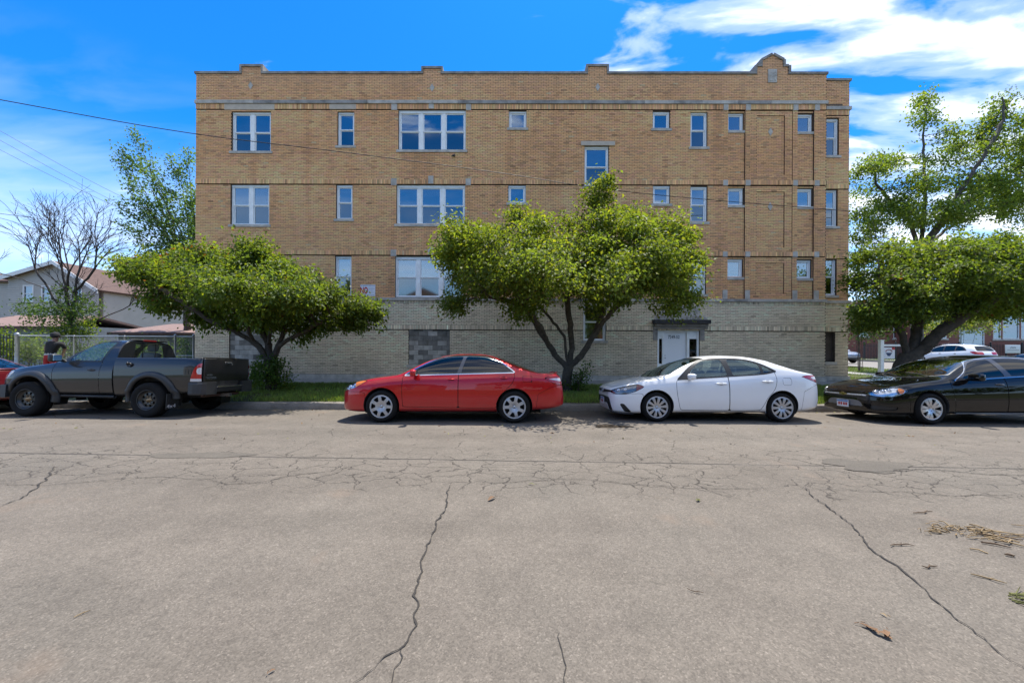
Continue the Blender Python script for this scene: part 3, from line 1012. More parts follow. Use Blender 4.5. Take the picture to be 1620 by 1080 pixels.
def make_window(u0, u1, z0, z1, units, kind, dress, v0=0.0, sill=True, seedw=0):
    r_ = random.Random(int(u0 * 1000) + int(z0 * 77))
    v = v0 + 0.085
    f = MB()
    e = 0.062 if units == 1 else 0.07
    head = 0.075 if units < 3 else 0.11
    f.box(u0, u0 + e, v, v + 0.11, z0, z1 - head).box(u1 - e, u1, v, v + 0.11, z0, z1 - head)
    f.box(u0 - (0.03 if units == 3 else 0), u1 + (0.0 if units < 3 else 0.02), v - 0.012, v + 0.11, z1 - head, z1)
    f.box(u0 + e, u1 - e, v + 0.01, v + 0.11, z0, z0 + 0.045)
    mw = 0.17
    iw = (u1 - u0 - 2 * e - (units - 1) * mw) / units
    for i in range(units - 1):
        a = u0 + e + (i + 1) * iw + i * mw
        f.box(a, a + mw, v + 0.004, v + 0.11, z0 + 0.045, z1 - head)
    win = f.build('window', M_WHITE2 if units > 1 else M_WHITE, bld)
    for i in range(units):
        a = u0 + e + i * (iw + mw)
        hung_unit(win, a + 0.003, a + iw - 0.003, z0 + 0.047, z1 - head - 0.003, v + 0.028, kind == 'hung')
        zt, zb = z1 - head, z0 + 0.05
        y = v + 0.16
        if dress == 'blind':
            zs = zb + (zt - zb) * r_.choice((0.0, 0.5, 0.9))
        elif dress == 'blindtop':
            zs = zt - (zt - zb) * r_.choice((0.0, 0.12))
        elif dress == 'half':
            zs = zt - (zt - zb) * r_.choice((0.0, 0.0, 0.0, 0.2))
        elif dress == 'lowdark':
            zs = zt - (zt - zb) * 0.48
        elif dress == 'curtain' and i == 0:
            zs = zb + 0.25
        elif dress == 'curtain':
            zs = zt - 0.35 * (i == 1) * (zt - zb)
        else:
            zs = zt
        if zt - zs > 0.05:
            b = MB()
            if dress == 'curtain' and i == 0:
                n = 26
                vs = []
                for k in range(n + 1):
                    uu = a + iw * k / n
                    yy = y + 0.018 * math.sin(k * 1.9) + 0.01 * math.sin(k * 0.7)
                    vs += [(uu, yy, zs), (uu, yy, zt)]
                b.add(vs, [(2 * k, 2 * k + 2, 2 * k + 3, 2 * k + 1) for k in range(n)], smooth=True)
                b.build('curtain', M_CURT, win)
            else:
                zz = zs
                while zz < zt - 0.01:
                    b.add([(a, y, zz), (a + iw, y, zz), (a + iw, y + 0.022, zz + 0.021), (a, y + 0.022, zz + 0.021)], [(0, 1, 2, 3)])
                    zz += 0.026
                b.build('window_blind', M_BLIND, win)
    if sill:
        s = MB()
        n = 1 if units < 3 else 3
        L = (u1 - u0 + 0.16) / n
        for i in range(n):
            s.box(u0 - 0.08 + i * L, u0 - 0.08 + (i + 1) * L - 0.006 * (n > 1), v0 - 0.035, v0 + 0.12, z0 - 0.105, z0 - 0.002)
        s.build('sill', M_STONE, win)
    return win


for (a, b, c, d, un, kind, dress), h in zip(OPEN, holes):
    bay = 0.055 if (1150 < a < 1178 or 1260 < a < 1287) else 0.0
    make_window(*h, un, kind, dress, bay, sill=not (d > 468 and d < 472))
for a, b, c, d, dress in WING:
    make_window(UW(a), UW(b), Zr(d), Zr(c), 1, 'hung', dress, WV)


# ---- stone courses, each stone its own piece
def stones(name, u0, u1, z0, z1, v0, v1, lo, hi, ms, seed=1, skip=()):
    r_ = random.Random(seed)
    u = u0
    while u < u1 - 0.01:
        L = min(r_.uniform(lo, hi), u1 - u)
        if u1 - u - L < 0.25:
            L = u1 - u
        mid = u + L / 2
        if not any(a < mid < b for a, b in skip):
            dv = r_.uniform(-0.004, 0.004)
            MB().box(u + 0.003, u + L - 0.003, v0 + dv, v1, z0 + 0.002, z1 - 0.002).build(name, r_.choice(ms), bld)
        u += L


stones('belt_stone', UL - 0.03, UR + 0.03, Zr(165), Zr(159.7), -0.055, 0.05, 0.9, 1.5, [M_STONE, M_STONE_D, M_STONE, M_STONE_D], 3)
stones('ledge_stone', UL - 0.03, UR + 0.02, Zr(476), Zr(471.5), -0.075, 0.05, 1.0, 1.7, [M_STONE, M_STONE_D, M_STONE], 4)
stones('foundation_stone', UL - 0.02, U(1040), Zr(601.5), Zr(593), -0.05, 0.05, 0.8, 1.3, [M_STONE, M_STONE], 5)
stones('foundation_stone', U(1108), UR + 0.02, Zr(601.5), Zr(593), -0.05, 0.05, 0.8, 1.3, [M_STONE, M_STONE], 6)
stones('belt_stone', UR + 0.05, UW(1342.5) + 0.06, Zr(165), Zr(159.7), WV - 0.055, WV + 0.05, 2, 2.1, [M_STONE], 7)
stones('ledge_stone', UR + 0.05, UW(1342.5) + 0.06, Zr(476), Zr(471.5), WV - 0.075, WV + 0.05, 2, 2.1, [M_STONE], 8)
stones('foundation_stone', UR + 0.03, UW(1342.5) + 0.05, Zr(601.5), Zr(593), WV - 0.05, WV + 0.05, 2, 2.1, [M_STONE], 9)


def cope(p0, p1, v0=-0.045, v1=0.40, th=0.095):
    (a, za), (b, zb_) = p0, p1
    d = Vector((b - a, 0, zb_ - za)); L = d.length; d.normalize()
    n = Vector((-d.z, 0, d.x))
    q = [Vector((a, 0, za)) + d * 0.003, Vector((b, 0, zb_)) - d * 0.003]
    vs = []
    for yv in (v0, v1):
        vs += [q[0] + Vector((0, yv, 0)), q[1] + Vector((0, yv, 0)), q[1] + n * th + Vector((0, yv, 0)), q[0] + n * th + Vector((0, yv, 0))]
    MB().add(vs, [(0, 1, 2, 3), (7, 6, 5, 4), (0, 4, 5, 1), (1, 5, 6, 2), (2, 6, 7, 3), (3, 7, 4, 0)]).build('coping_stone', M_COPE, bld)


def cope_run(u0, u1, z, v0=-0.045, v1=0.40):
    n = max(1, round((u1 - u0) / 1.15))
    for i in range(n):
        cope((u0 + (u1 - u0) * i / n, z), (u0 + (u1 - u0) * (i + 1) / n, z + 0.004 * ((i * 7) % 3 - 1)), v0, v1)


zc = Zr(117.6)
edges = [UL - 0.05]
for a, b, r_ in tabs:
    edges += [U(a), U(b)]
edges += [U(gc - 25), U(gc + 25), UR + 0.04]
for a, b in zip(edges[0::2], edges[1::2]):
    cope_run(a - 0.0, b, zc)
for a, b, r_ in tabs:
    zt = Zr(r_ + 3)
    cope((U(a), zt), (U(b), zt))
    cope((U(a) , zc + 0.1), (U(a), zt + 0.095), th=0.08)
    cope((U(b), zt + 0.095), (U(b), zc + 0.1), th=0.08)
zg1, zg2, zg3 = Zr(106), Zr(96.5), Zr(87.5)
for s_ in (-1, 1):
    def sp(p, q):
        (cope(p, q) if s_ < 0 else cope(q, p))
    cope_a = [(U(gc + s_ * 25), zc + 0.1), (U(gc + s_ * 25), zg1 + 0.06)]
    sp(*cope_a)
    sp((U(gc + s_ * 25) , zg1), (U(gc + s_ * 16.5), zg1))
    sp((U(gc + s_ * 16.5), zg1 + 0.1), (U(gc + s_ * 16.5), zg2 + 0.05))
    sp((U(gc + s_ * 16.9), zg2), (U(gc), zg3))
cope_run(UR + 0.045, UW(1342.5) + 0.07, Zr(118.2), WV - 0.045, WV + 0.4)

# keystones, pilaster caps, diamonds, tablet, lintels
def block(name, a, b, top, bot, v0, v1, m, rows=True):
    return MB().box(U(a), U(b), v0, v1, Zr(bot), Zr(top)).build(name, m, bld)


for top, bot in ((164.8, 174.5), (284, 293), (396.5, 405)):
    for a, b in ((1143, 1150.5), (1178.5, 1186), (1253.5, 1261), (1287.5, 1295)):
        block('pilaster_cap', a, b, top + .3, bot, -0.03, 0.04, M_STONE)
for a, b in ((1143, 1150.5), (1178.5, 1186), (1253.5, 1261), (1287.5, 1295)):
    block('pilaster_foot', a, b, 457.5, 471.2, -0.025, 0.04, M_STONE)
for top, bot in ((164.9, 174.5), (283, 293.3), (395.5, 405.5)):
    block('keystone', 618, 627, top + 0.2, bot + 0.5, -0.03, 0.04, M_STONE)
    block('keystone', 677, 685, top - (4 if top > 200 else 0), bot - 1.8, -0.035, 0.04, M_STONE)
    block('keystone', 736, 744, top + 0.2, bot + 0.5, -0.03, 0.04, M_STONE)
block('lintel', 354, 433, 165.3, 174.5, -0.02, 0.04, M_LINTEL)
block('lintel', 520, 562, 165.3, 173.5, -0.02, 0.04, M_LINTEL)
block('lintel', 918, 971.5, 224, 230.6, -0.05, 0.06, M_LINTEL)
def dia(cx, cy, w_, h_, v=-0.012):
    u, z = U(cx), Zr(cy)
    pts = [(u - w_, z), (u, z - h_), (u + w_, z), (u, z + h_)]
    MB().prism(pts, v, 0.08).build('diamond_stone', M_STONE, bld)
for cx, cy in ((395, 136), (682, 139), (944, 138)):
    dia(cx, cy, 0.10, 0.17)
dia(1219, 207, 0.10, 0.18, 0.04); dia(1219, 325, 0.10, 0.18, 0.04)
tb = MB().box(U(1213), U(1227), -0.03, 0.05, Zr(131), Zr(110))
tb.build('carved_tablet', M_STONE, bld)
rl = MB()
rt = random.Random(4)
for i in range(16):
    cu, cz = rt.uniform(U(1214.2), U(1225.8)), rt.uniform(Zr(129.5), Zr(111.5))
    rl.sphere((cu, -0.03, cz), rt.uniform(0.015, 0.035), 8, sc=(1, 0.7, 1))
rl.build('tablet_relief', M_STONE, bld)

# concrete block infill of two old openings
def infill(h, seed):
    u0, u1, z0, z1 = h
    MB().box(u0, u1, 0.07, 0.28, z0, z1).build('infill_backing', M_MORTG, bld)
    r_ = random.Random(seed)
    z, row = z0, 0
    me_cache = {}
    while z < z1 - 0.05:
        zh = min(0.2, z1 - z)
        u = u0 - (0.2 if row % 2 else 0.0)
        while u < u1 - 0.03:
            a, b = max(u, u0), min(u + 0.4, u1)
            if b - a > 0.06:
                o = MB().box(a + 0.005, b - 0.005, 0.045 + r_.uniform(-.006, .006), 0.07, z + 0.005, z + zh - 0.005)
                up = (z - z0) / (z1 - z0)
                k = r_.uniform(0.9, 1.15) if r_.random() > 0.25 + 0.5 * up else r_.uniform(0.4, 0.62)
                ob = o.build('concrete_block', M_BLOCK, bld)
                a_ = ob.data.color_attributes.new('col', 'FLOAT_COLOR', 'POINT')
                for d in a_.data:
                    d.color = (0.40 * k, 0.375 * k, 0.33 * k, 1)
            u += 0.4
        z += 0.2
        row += 1
infill(CM1, 5); infill(CM2, 8)
block('infill_sill', 644, 715, 577.2, 582, -0.04, 0.1, M_STONE)
block('infill_sill', 360, 431, 578.2, 583, -0.04, 0.1, M_STONE)

# boarded basement opening in the wing
MB().box(UW(1302), UW(1321.5), WV + 0.14, WV + 0.2, Zr(570), Zr(520)).build('boarded_opening', M_BOARD, bld)
MB().box(UW(1301), UW(1323.5), WV - 0.04, WV + 0.15, Zr(575), Zr(570)).build('sill', M_STONE, bld)

# entrance door
dz0, dz1 = 0.2, Zr(520)
fr = MB()
ua, ub = DOOR[0], DOOR[1]
v = 0.06
fr.box(ua, ua + 0.085, v, v + 0.2, dz0, dz1).box(ub - 0.085, ub, v, v + 0.2, dz0, dz1).box(ua + .085, ub - .085, v, v + 0.2, dz1 - 0.10, dz1)
d0, d1 = U(1051.5), U(1088.5)
fr.box(d0 - 0.06, d0, v + .01, v + 0.2, dz0, dz1 - 0.1).box(d1, d1 + 0.1, v + .01, v + 0.2, dz0, dz1 - 0.1)
fr.box(ua + .085, d0 - .06, v + 0.03, v + 0.2, Zr(534.5), dz1 - 0.1).box(d1 + .1, ub - .085, v + 0.03, v + 0.2, Zr(534.5), dz1 - 0.1)
fr.box(ua + .085, d0 - .06, v + 0.03, v + 0.2, dz0, Zr(574)).box(d1 + .1, ub - .085, v + 0.03, v + 0.2, dz0, Zr(574))
dfr = fr.build('door_frame', M_WHITE2, bld)
dr = MB().box(d0 + 0.004, d1 - 0.004, v + 0.10, v + 0.15, dz0 + 0.02, dz1 - 0.10).build('entrance_door', mat('white_door', (0.86, 0.86, 0.86), 0.4), bld)
MB().sphere((d0 + 0.09, v + 0.075, Zr(565)), 0.03, 10).sphere((d0 + 0.09, v + 0.09, Zr(561)), 0.022, 10).build('door_knob', mat('steel', (0.5, 0.5, 0.5), 0.3, 1.0), dr)
text_obj('house_number', '7249-52', 0.19, mat('number_grey', (0.16, 0.16, 0.16), 0.5), dr, ((d0 + d1) / 2 - 0.03, v + 0.095, Zr(531.8)), xs=0.78, bold=0.004)
for a, b in ((ua + .085, d0 - .06), (d1 + .1, ub - .085)):
    MB().box(a, b, v + 0.06, v + 0.066, Zr(574), Zr(534.5)).build('sidelight', glass_mat('dark_sidelight', (0.05, 0.05, 0.05), 0.03, 0.02), dfr)
MB().box(ua, ub, v + 0.16, v + 0.21, dz0, dz1 - 0.1).build('door_backing', M_DARKIN, bld)
MB().box(ua - 0.1, ub + 0.1, -0.25, 0.2, 0.1, 0.215).build('doorstep', M_CONC, bld)
# quoins, hood, carved pediment
for s_, (a, b) in ((0, (1033.5, 1040.5)), (1, (1107.6, 1114.5))):
    MB().box(U(a), U(b), -0.03, 0.05, Zr(537), Zr(519.3)).build('door_quoin', M_STONE_D, bld)
M_HOOD = mat('hood_stone', (0.27, 0.235, 0.20), 0.85, var=0.2, vscale=4)
MB().box(U(1033), U(1118), -0.10, 0.05, Zr(519.2), Zr(515.2)).build('door_lintel', M_HOOD, bld)
MB().box(U(1034.5), U(1118), -0.17, 0.05, Zr(514.9), Zr(511.5)).build('door_hood', M_HOOD, bld)
MB().box(U(1032), U(1120.5), -0.26, 0.05, Zr(511.2), Zr(505.0)).build('hood_slab', mat('sooty_slab', (0.035, 0.033, 0.032), 0.85, var=0.4), bld)
ped = MB().prism([(U(1034), Zr(504.7)), (U(1119), Zr(504.7)), (U(1117), Zr(500)), (U(1108), Zr(494)), (U(1106), Zr(482.5)), (U(1047), Zr(482.5)),
                  (U(1045), Zr(494)), (U(1036), Zr(500))], -0.05, 0.06)
pedo = ped.build('carved_pediment', M_STONE, bld)
sc = MB()
def spiral(cx, cy, r0, turns, sgn):
    pts = []
    for i in range(26):
        t = i / 25
        a = sgn * t * turns * 2 * math.pi
        rr = r0 * (1 - 0.85 * t)
        pts.append((U(cx) + rr * math.cos(a), -0.06, Zr(cy) + rr * math.sin(a)))
    sc.tube(pts, 0.016, 5)
for i, (cx, cy, rr) in enumerate(((1041, 500.5, .09), (1049, 499, .11), (1050, 490, .10), (1098, 500.5, .11), (1107, 500, .09), (1113, 502, .06), (1101, 489, .13), (1096, 485, .06), (1057, 501, .07), (1087, 501, .07))):
    spiral(cx, cy, rr, 1.7, 1 if i % 2 else -1)
sc.tube([(U(1066), -0.06, Zr(490)), (U(1075), -0.06, Zr(498)), (U(1084), -0.06, Zr(490)), (U(1080), -0.06, Zr(486)), (U(1070), -0.06, Zr(486)), (U(1066), -0.06, Zr(490))], 0.018, 5)
sc.box(U(1091.5), U(1093), -0.075, -0.05, Zr(504), Zr(484)).box(U(1057.5), U(1059), -0.075, -0.05, Zr(504), Zr(484))
sc.sphere((U(1075), -0.06, Zr(492.5)), 0.06, 10)
sc.build('carved_scrolls', M_STONE, pedo)

# wall lamp bracket under the top triple window
cm = MB().sphere((U(717.5), -0.07, Zr(247.5)), 0.055, 10).tube([(U(717.5), 0.0, Zr(246)), (U(717.5), -0.07, Zr(246.5))], 0.02).tube([(U(714), -0.09, Zr(249)), (U(717), -0.07, Zr(248))], 0.025)
cm.build('security_camera', mat('black_plastic', (0.02, 0.02, 0.02), 0.4), bld)

# warning notice fixed to the wall
sx0, sx1, sz0, sz1 = U(570.6), U(594), Zr(469.5), Zr(451.5)
cx_, cz_ = (sx0 + sx1) / 2, (sz0 + sz1) / 2
Lb = Matrix.Translation((0, 15.96, 0)) @ Matrix.Rotation(-0.0060, 4, 'Z')
sg = empty('notice_sign', Lb @ Vector((cx_, -0.02, cz_)), -0.0060, 'white warning notice with big red NO on the tan brick wall', 'sign')
hw_, hh_ = (sx1 - sx0) / 2, (sz1 - sz0) / 2
MB().box(-hw_, hw_, -0.008, 0.012, -hh_, hh_).build('sign_board', mat('sign_white', (0.80, 0.79, 0.80), 0.4), sg)
M_RED = mat('sign_red', (0.50, 0.02, 0.025), 0.4)
text_obj('lettering', 'NO', 0.36, M_RED, sg, (-hw_ * 0.50, -0.010, -0.01), xs=0.56, extrude=0.004, bold=0.014)
ln = MB()
M_SIGNB = mat('sign_print', (0.30, 0.31, 0.40), 0.5)
for k, (a, b, zz, hgt) in enumerate(((-0.9, 0.9, 0.80, 0.032), (0.05, 0.9, 0.36, 0.026), (0.05, 0.72, 0.02, 0.026), (0.05, 0.75, -0.34, 0.026), (-0.8, 0.85, -0.80, 0.026))):
    u = a * hw_
    rs = random.Random(k)
    while u < b * hw_:
        L = rs.uniform(0.012, 0.03)
        ln.box(u, u + L, -0.0095, -0.008, zz * hh_ - hgt / 2, zz * hh_ + hgt / 2)
        u += L + rs.choice((0.005, 0.006, 0.018))
ln.build('small_print', M_SIGNB, sg)
# ================================================================ VEHICLES
def pchip(pts):
    """Monotone cubic through (x, y) points; returns a vectorised function."""
    P = np.array(pts, dtype=float)
    x, y = P[:, 0], P[:, 1]
    h = np.diff(x); d = np.diff(y) / h
    m = np.zeros(len(x))
    for i in range(1, len(x) - 1):
        if d[i - 1] * d[i] > 0:
            w1, w2 = 2 * h[i] + h[i - 1], h[i] + 2 * h[i - 1]
            m[i] = (w1 + w2) / (w1 / d[i - 1] + w2 / d[i])
    m[0], m[-1] = d[0], d[-1]

    def f(q):
        q = np.clip(np.asarray(q, dtype=float), x[0], x[-1])
        i = np.clip(np.searchsorted(x, q, side='right') - 1, 0, len(h) - 1)
        t = (q - x[i]) / h[i]
        return (y[i] * (1 + 2 * t) * (1 - t) ** 2 + m[i] * h[i] * t * (1 - t) ** 2
                + y[i + 1] * t * t * (3 - 2 * t) + m[i + 1] * h[i] * t * t * (t - 1))
    return f


def smooth_poly(pts, n=6, closed=True):
    P = [Vector((a, b, 0)) for a, b in pts]
    out = []
    N = len(P)
    rngi = range(N) if closed else range(N - 1)
    for i in rngi:
        p0, p1, p2, p3 = P[(i - 1) % N], P[i], P[(i + 1) % N], P[(i + 2) % N]
        if not closed:
            p0 = P[max(i - 1, 0)]; p3 = P[min(i + 2, N - 1)]
        for k in range(n):
            t = k / n
            q = 0.5 * ((2 * p1) + (p2 - p0) * t + (2 * p0 - 5 * p1 + 4 * p2 - p3) * t * t + (3 * p1 - p0 - 3 * p2 + p3) * t ** 3)
            out.append((q.x, q.y))
    if not closed:
        out.append((P[-1].x, P[-1].y))
    return out


def sdp(P, poly):
    """Signed distance of points P (n,2) to polygon (negative inside)."""
    poly = np.asarray(poly, dtype=float)
    a = poly; b = np.roll(poly, -1, 0)
    d = np.full(len(P), 1e9); s = np.ones(len(P))
    for (ax, ay), (bx, by) in zip(a, b):
        ex, ey = bx - ax, by - ay
        wx, wy = P[:, 0] - ax, P[:, 1] - ay
        t = np.clip((wx * ex + wy * ey) / (ex * ex + ey * ey + 1e-12), 0, 1)
        d = np.minimum(d, (wx - ex * t) ** 2 + (wy - ey * t) ** 2)
        c1 = P[:, 1] >= ay; c2 = P[:, 1] < by; c3 = ex * wy > ey * wx
        flip = (c1 & c2 & c3) | (~c1 & ~c2 & ~c3)
        s = np.where(flip, -s, s)
    return s * np.sqrt(d)


class Shell:
    """Half body (y >= 0) as a grid; panels and openings are cut out of it exactly and emitted as mirrored parts."""
    def __init__(self, G, segid, cap0=True, cap1=True):
        ni, nj = G.shape[:2]
        self.V = G.reshape(-1, 3).tolist()
        self.F, self.T = [], []
        for i in range(ni - 1):
            for j in range(nj - 1):
                a, b, c, d = i * nj + j, i * nj + j + 1, (i + 1) * nj + j + 1, (i + 1) * nj + j
                self.F.append((a, b, c, d)); self.T.append(segid[j])
        # smooth vertex normals
        V = G
        N = np.zeros_like(V)
        e1 = V[1:, :-1] - V[:-1, :-1]; e2 = V[:-1, 1:] - V[:-1, :-1]
        e3 = V[:-1, 1:] - V[1:, 1:]; e4 = V[1:, :-1] - V[1:, 1:]
        fn = np.cross(e2, e1) + np.cross(e4, e3)
        for (si, sj) in ((slice(0, -1), slice(0, -1)), (slice(1, None), slice(0, -1)), (slice(0, -1), slice(1, None)), (slice(1, None), slice(1, None))):
            N[si, sj] += fn
        N[:, 0, 1] = 0; N[:, -1, 1] = 0
        N /= np.maximum(np.linalg.norm(N, axis=2, keepdims=True), 1e-12)
        if N[ni // 2, nj // 2, 1] < 0:
            N = -N
            self.F = [tuple(reversed(f)) for f in self.F]
        self.N = N.reshape(-1, 3).tolist()
        for cap, i, s_ in ((cap0, 0, -1), (cap1, ni - 1, 1)):
            if not cap:
                continue
            # flat end: quads from the outline to the middle line, own normals
            b = len(self.V)
            for j in range(nj):
                p = G[i, j]
                for k in range(3):
                    self.V.append([p[0], p[1] * (1 - k / 2), p[2]]); self.N.append([s_, 0, 0])
            for j in range(nj - 1):
                for k in range(2):
                    q = (b + j * 3 + k, b + j * 3 + k + 1, b + (j + 1) * 3 + k + 1, b + (j + 1) * 3 + k)
                    self.F.append(q if s_ < 0 else tuple(reversed(q))); self.T.append('endcap')

    def arr(self):
        return np.array(self.V)

    def cut(self, gfun, src, inside, outside=None):
        V = self.arr()
        g = np.asarray(gfun(V), dtype=float)
        g = np.where(np.abs(g) < 1e-7, 1e-7, g).tolist()
        cache = {}
        F2, T2 = [], []
        for f, t in zip(self.F, self.T):
            if t not in src:
                F2.append(f); T2.append(t); continue
            sg = [g[i] < 0 for i in f]
            if all(sg):
                F2.append(f); T2.append(inside or t); continue
            if not any(sg):
                F2.append(f); T2.append(outside or t); continue
            ins, outs = [], []
            n = len(f)
            for k in range(n):
                a, b = f[k], f[(k + 1) % n]
                (ins if sg[k] else outs).append(a)
                if sg[k] != sg[(k + 1) % n]:
                    key = (a, b) if a < b else (b, a)
                    if key not in cache:
                        q = g[a] / (g[a] - g[b])
                        pa, pb, na, nb = self.V[a], self.V[b], self.N[a], self.N[b]
                        self.V.append([pa[i] + (pb[i] - pa[i]) * q for i in range(3)])
                        nn = [na[i] + (nb[i] - na[i]) * q for i in range(3)]
                        l = math.sqrt(sum(c * c for c in nn)) or 1
                        self.N.append([c / l for c in nn])
                        cache[key] = len(self.V) - 1
                        g.append(0.0)
                    ins.append(cache[key]); outs.append(cache[key])
            if len(ins) > 2:
                F2.append(tuple(ins)); T2.append(inside or t)
            if len(outs) > 2:
                F2.append(tuple(outs)); T2.append(outside or t)
        self.F, self.T = F2, T2

    def emit(self, tags, name, mats, parent, off=0.0, sides='both', mi=None):
        """sides: 'both' one mirrored mesh, 'split' two objects, 'pos'/'neg' one side."""
        tags = (tags,) if isinstance(tags, str) else tags
        sel = [(f, t) for f, t in zip(self.F, self.T) if t in tags]
        if not sel:
            return []
        used = sorted({i for f, _ in sel for i in f})
        mp = {v: k for k, v in enumerate(used)}
        outs = []
        jobs = {'both': [(1, -1)], 'split': [(-1,), (1,)], 'neg': [(-1,)], 'pos': [(1,)]}[sides]
        for sg in jobs:
            vs, ns, fs, ms = [], [], [], []
            for s_ in sg:
                b = len(vs)
                for i in used:
                    p, n_ = self.V[i], self.N[i]
                    vs.append((p[0] + n_[0] * off, s_ * (p[1] + n_[1] * off), p[2] + n_[2] * off))
                    ns.append((n_[0], s_ * n_[1], n_[2]))
                for f, t in sel:
                    q = [b + mp[i] for i in f]
                    fs.append(q if s_ > 0 else q[::-1])
                    ms.append((mi or {}).get(t, 0))
            me = bpy.data.meshes.new(name)
            me.from_pydata(vs, [], fs)
            for m in (mats if hasattr(mats, '__len__') else [mats]):
                me.materials.append(m)
            me.polygons.foreach_set('use_smooth', [True] * len(fs))
            me.polygons.foreach_set('material_index', ms)
            me.update()
            if len(me.vertices) == len(ns):
                me.normals_split_custom_set_from_vertices(ns)
            outs.append(link_mesh(name, me, parent))
        return outs


class CarBody:
    def __init__(self, sp):
        self.sp = sp
        self.zc, self.zs, self.W, self.zb = (pchip(sp[k]) for k in ('zc', 'zs', 'W', 'zb'))
        self.fB = pchip(sp['fB'])
        self.tum = sp.get('tum', 0.50)
        L = sp['L']
        self.L = L
        ends = [0, .006, .015, .03, .05, .075, .105, .14, .18, .225, .27]
        xs = np.array(ends + list(np.arange(.31, L - .31, .035)) + [L - e for e in reversed(ends)])
        self.xs = xs
        nA, nB, nC, nD = 3, 22, 10, 12
        rows, seg = [], ['A'] * nA + ['B'] * nB + ['C'] * nC + ['D'] * nD
        for x in xs:
            rows.append(self.section(x, nA, nB, nC, nD))
        G = np.zeros((len(xs), nA + nB + nC + nD + 1, 3))
        G[:, :, 0] = xs[:, None]
        G[:, :, 1:] = np.array(rows)
        self.sh = Shell(G, seg)
        # plan arc length from the middle of the nose / tail round the corner
        q = np.linspace(0, L / 2, 400)
        w = self.W(q)
        self.sF = (q, w[0] + np.concatenate([[0], np.cumsum(np.hypot(np.diff(q), np.diff(w)))]))
        q2 = np.linspace(0, L / 2, 400)
        w2 = self.W(L - q2)
        self.sR = (q2, w2[0] + np.concatenate([[0], np.cumsum(np.hypot(np.diff(q2), np.diff(w2)))]))

    def section(self, x, nA, nB, nC, nD):
        zc, zs, W, zb = float(self.zc(x)), float(self.zs(x)), float(self.W(x)), float(self.zb(x))
        zs = min(zs, zc - 0.012); zb = min(zb, zs - 0.05)
        pts = []
        y0 = W * float(self.fB(0))
        for k in range(nA):
            pts.append((y0 * 0.97 * k / nA, zb + 0.0))
        for k in range(nB):
            v = k / nB
            pts.append((W * float(self.fB(v)), zb + (zs - zb) * v))
        y1 = W * float(self.fB(1))
        h = zc - zs
        cr = self.sp.get('crown', 0.045) * min(1, h / 0.3) + 0.45 * h * max(0, 1 - h / 0.3)
        zr = zc - cr
        yr = max(y1 - self.tum * (zr - zs) - 0.03, 0.3 * y1)
        for k in range(nC):
            u = k / nC
            bow = 0.03 * math.sin(math.pi * u) * min(1, h / 0.35)
            pts.append((y1 + (yr - y1) * u + bow, zs + (zr - zs) * u))
        for k in range(nD + 1):
            u = k / nD
            pts.append((yr * (1 - u), zr + (zc - zr) * (1 - (1 - u) ** 2.0)))
        P = np.array(pts)
        i0, i1 = nA + nB + 2, nA + nB + nC + nD - 1
        for _ in range(4):
            Q = P.copy()
            Q[i0:i1] = 0.25 * P[i0 - 1:i1 - 1] + 0.5 * P[i0:i1] + 0.25 * P[i0 + 1:i1 + 1]
            P = Q
        b0, b1 = nA + nB - 1, nA + nB + 2
        for _ in range(self.sp.get('belt_soft', 2)):
            Q = P.copy()
            Q[b0:b1] = 0.25 * P[b0 - 1:b1 - 1] + 0.5 * P[b0:b1] + 0.25 * P[b0 + 1:b1 + 1]
            P = Q
        a0, a1 = nA - 1, nA + 2
        for _ in range(2):
            Q = P.copy()
            Q[a0:a1] = 0.25 * P[a0 - 1:a1 - 1] + 0.5 * P[a0:a1] + 0.25 * P[a0 + 1:a1 + 1]
            P = Q
        return P

    def bodyY(self, x, z):
        zs, zb = np.minimum(self.zs(x), self.zc(x) - 0.012), self.zb(x)
        v = np.clip((z - zb) / np.maximum(zs - zb, 0.05), 0, 1)
        return self.W(x) * self.fB(v)

    # cutting functions ------------------------------------------------
    def g_side(self, poly, ymin=0.35):
        def f(V):
            return np.maximum(sdp(V[:, [0, 2]], poly), ymin - V[:, 1])
        return f

    def g_top(self, poly, zmin=0.0):
        def f(V):
            return np.maximum(sdp(V[:, [0, 1]], poly), zmin - V[:, 2])
        return f

    def g_front(self, poly, rear=False):
        q, s = self.sR if rear else self.sF

        def f(V):
            xx = (self.L - V[:, 0]) if rear else V[:, 0]
            ss = np.interp(xx, q, s)
            ss = np.where(xx < 1e-6, np.minimum(V[:, 1], s[0]), ss)
            return np.maximum(sdp(np.stack([ss, V[:, 2]], 1), poly), xx - self.L * 0.45)
        return f

    def region(self, g, src, tag, gap=0.0, gaptag='gap', gapsrc=None, band=0.0, bandtag=None):
        """Tag faces inside g<0; optional dark gap around, or a band (seal) outside it."""
        if band:
            self.sh.cut(g, src, tag)
            self.sh.cut(lambda V: g(V) - band, src, bandtag)
        elif gap:
            self.sh.cut(lambda V: g(V) + gap, src, tag)
            self.sh.cut(lambda V: g(V) - gap, gapsrc or src, gaptag)
        else:
            self.sh.cut(g, src, tag)


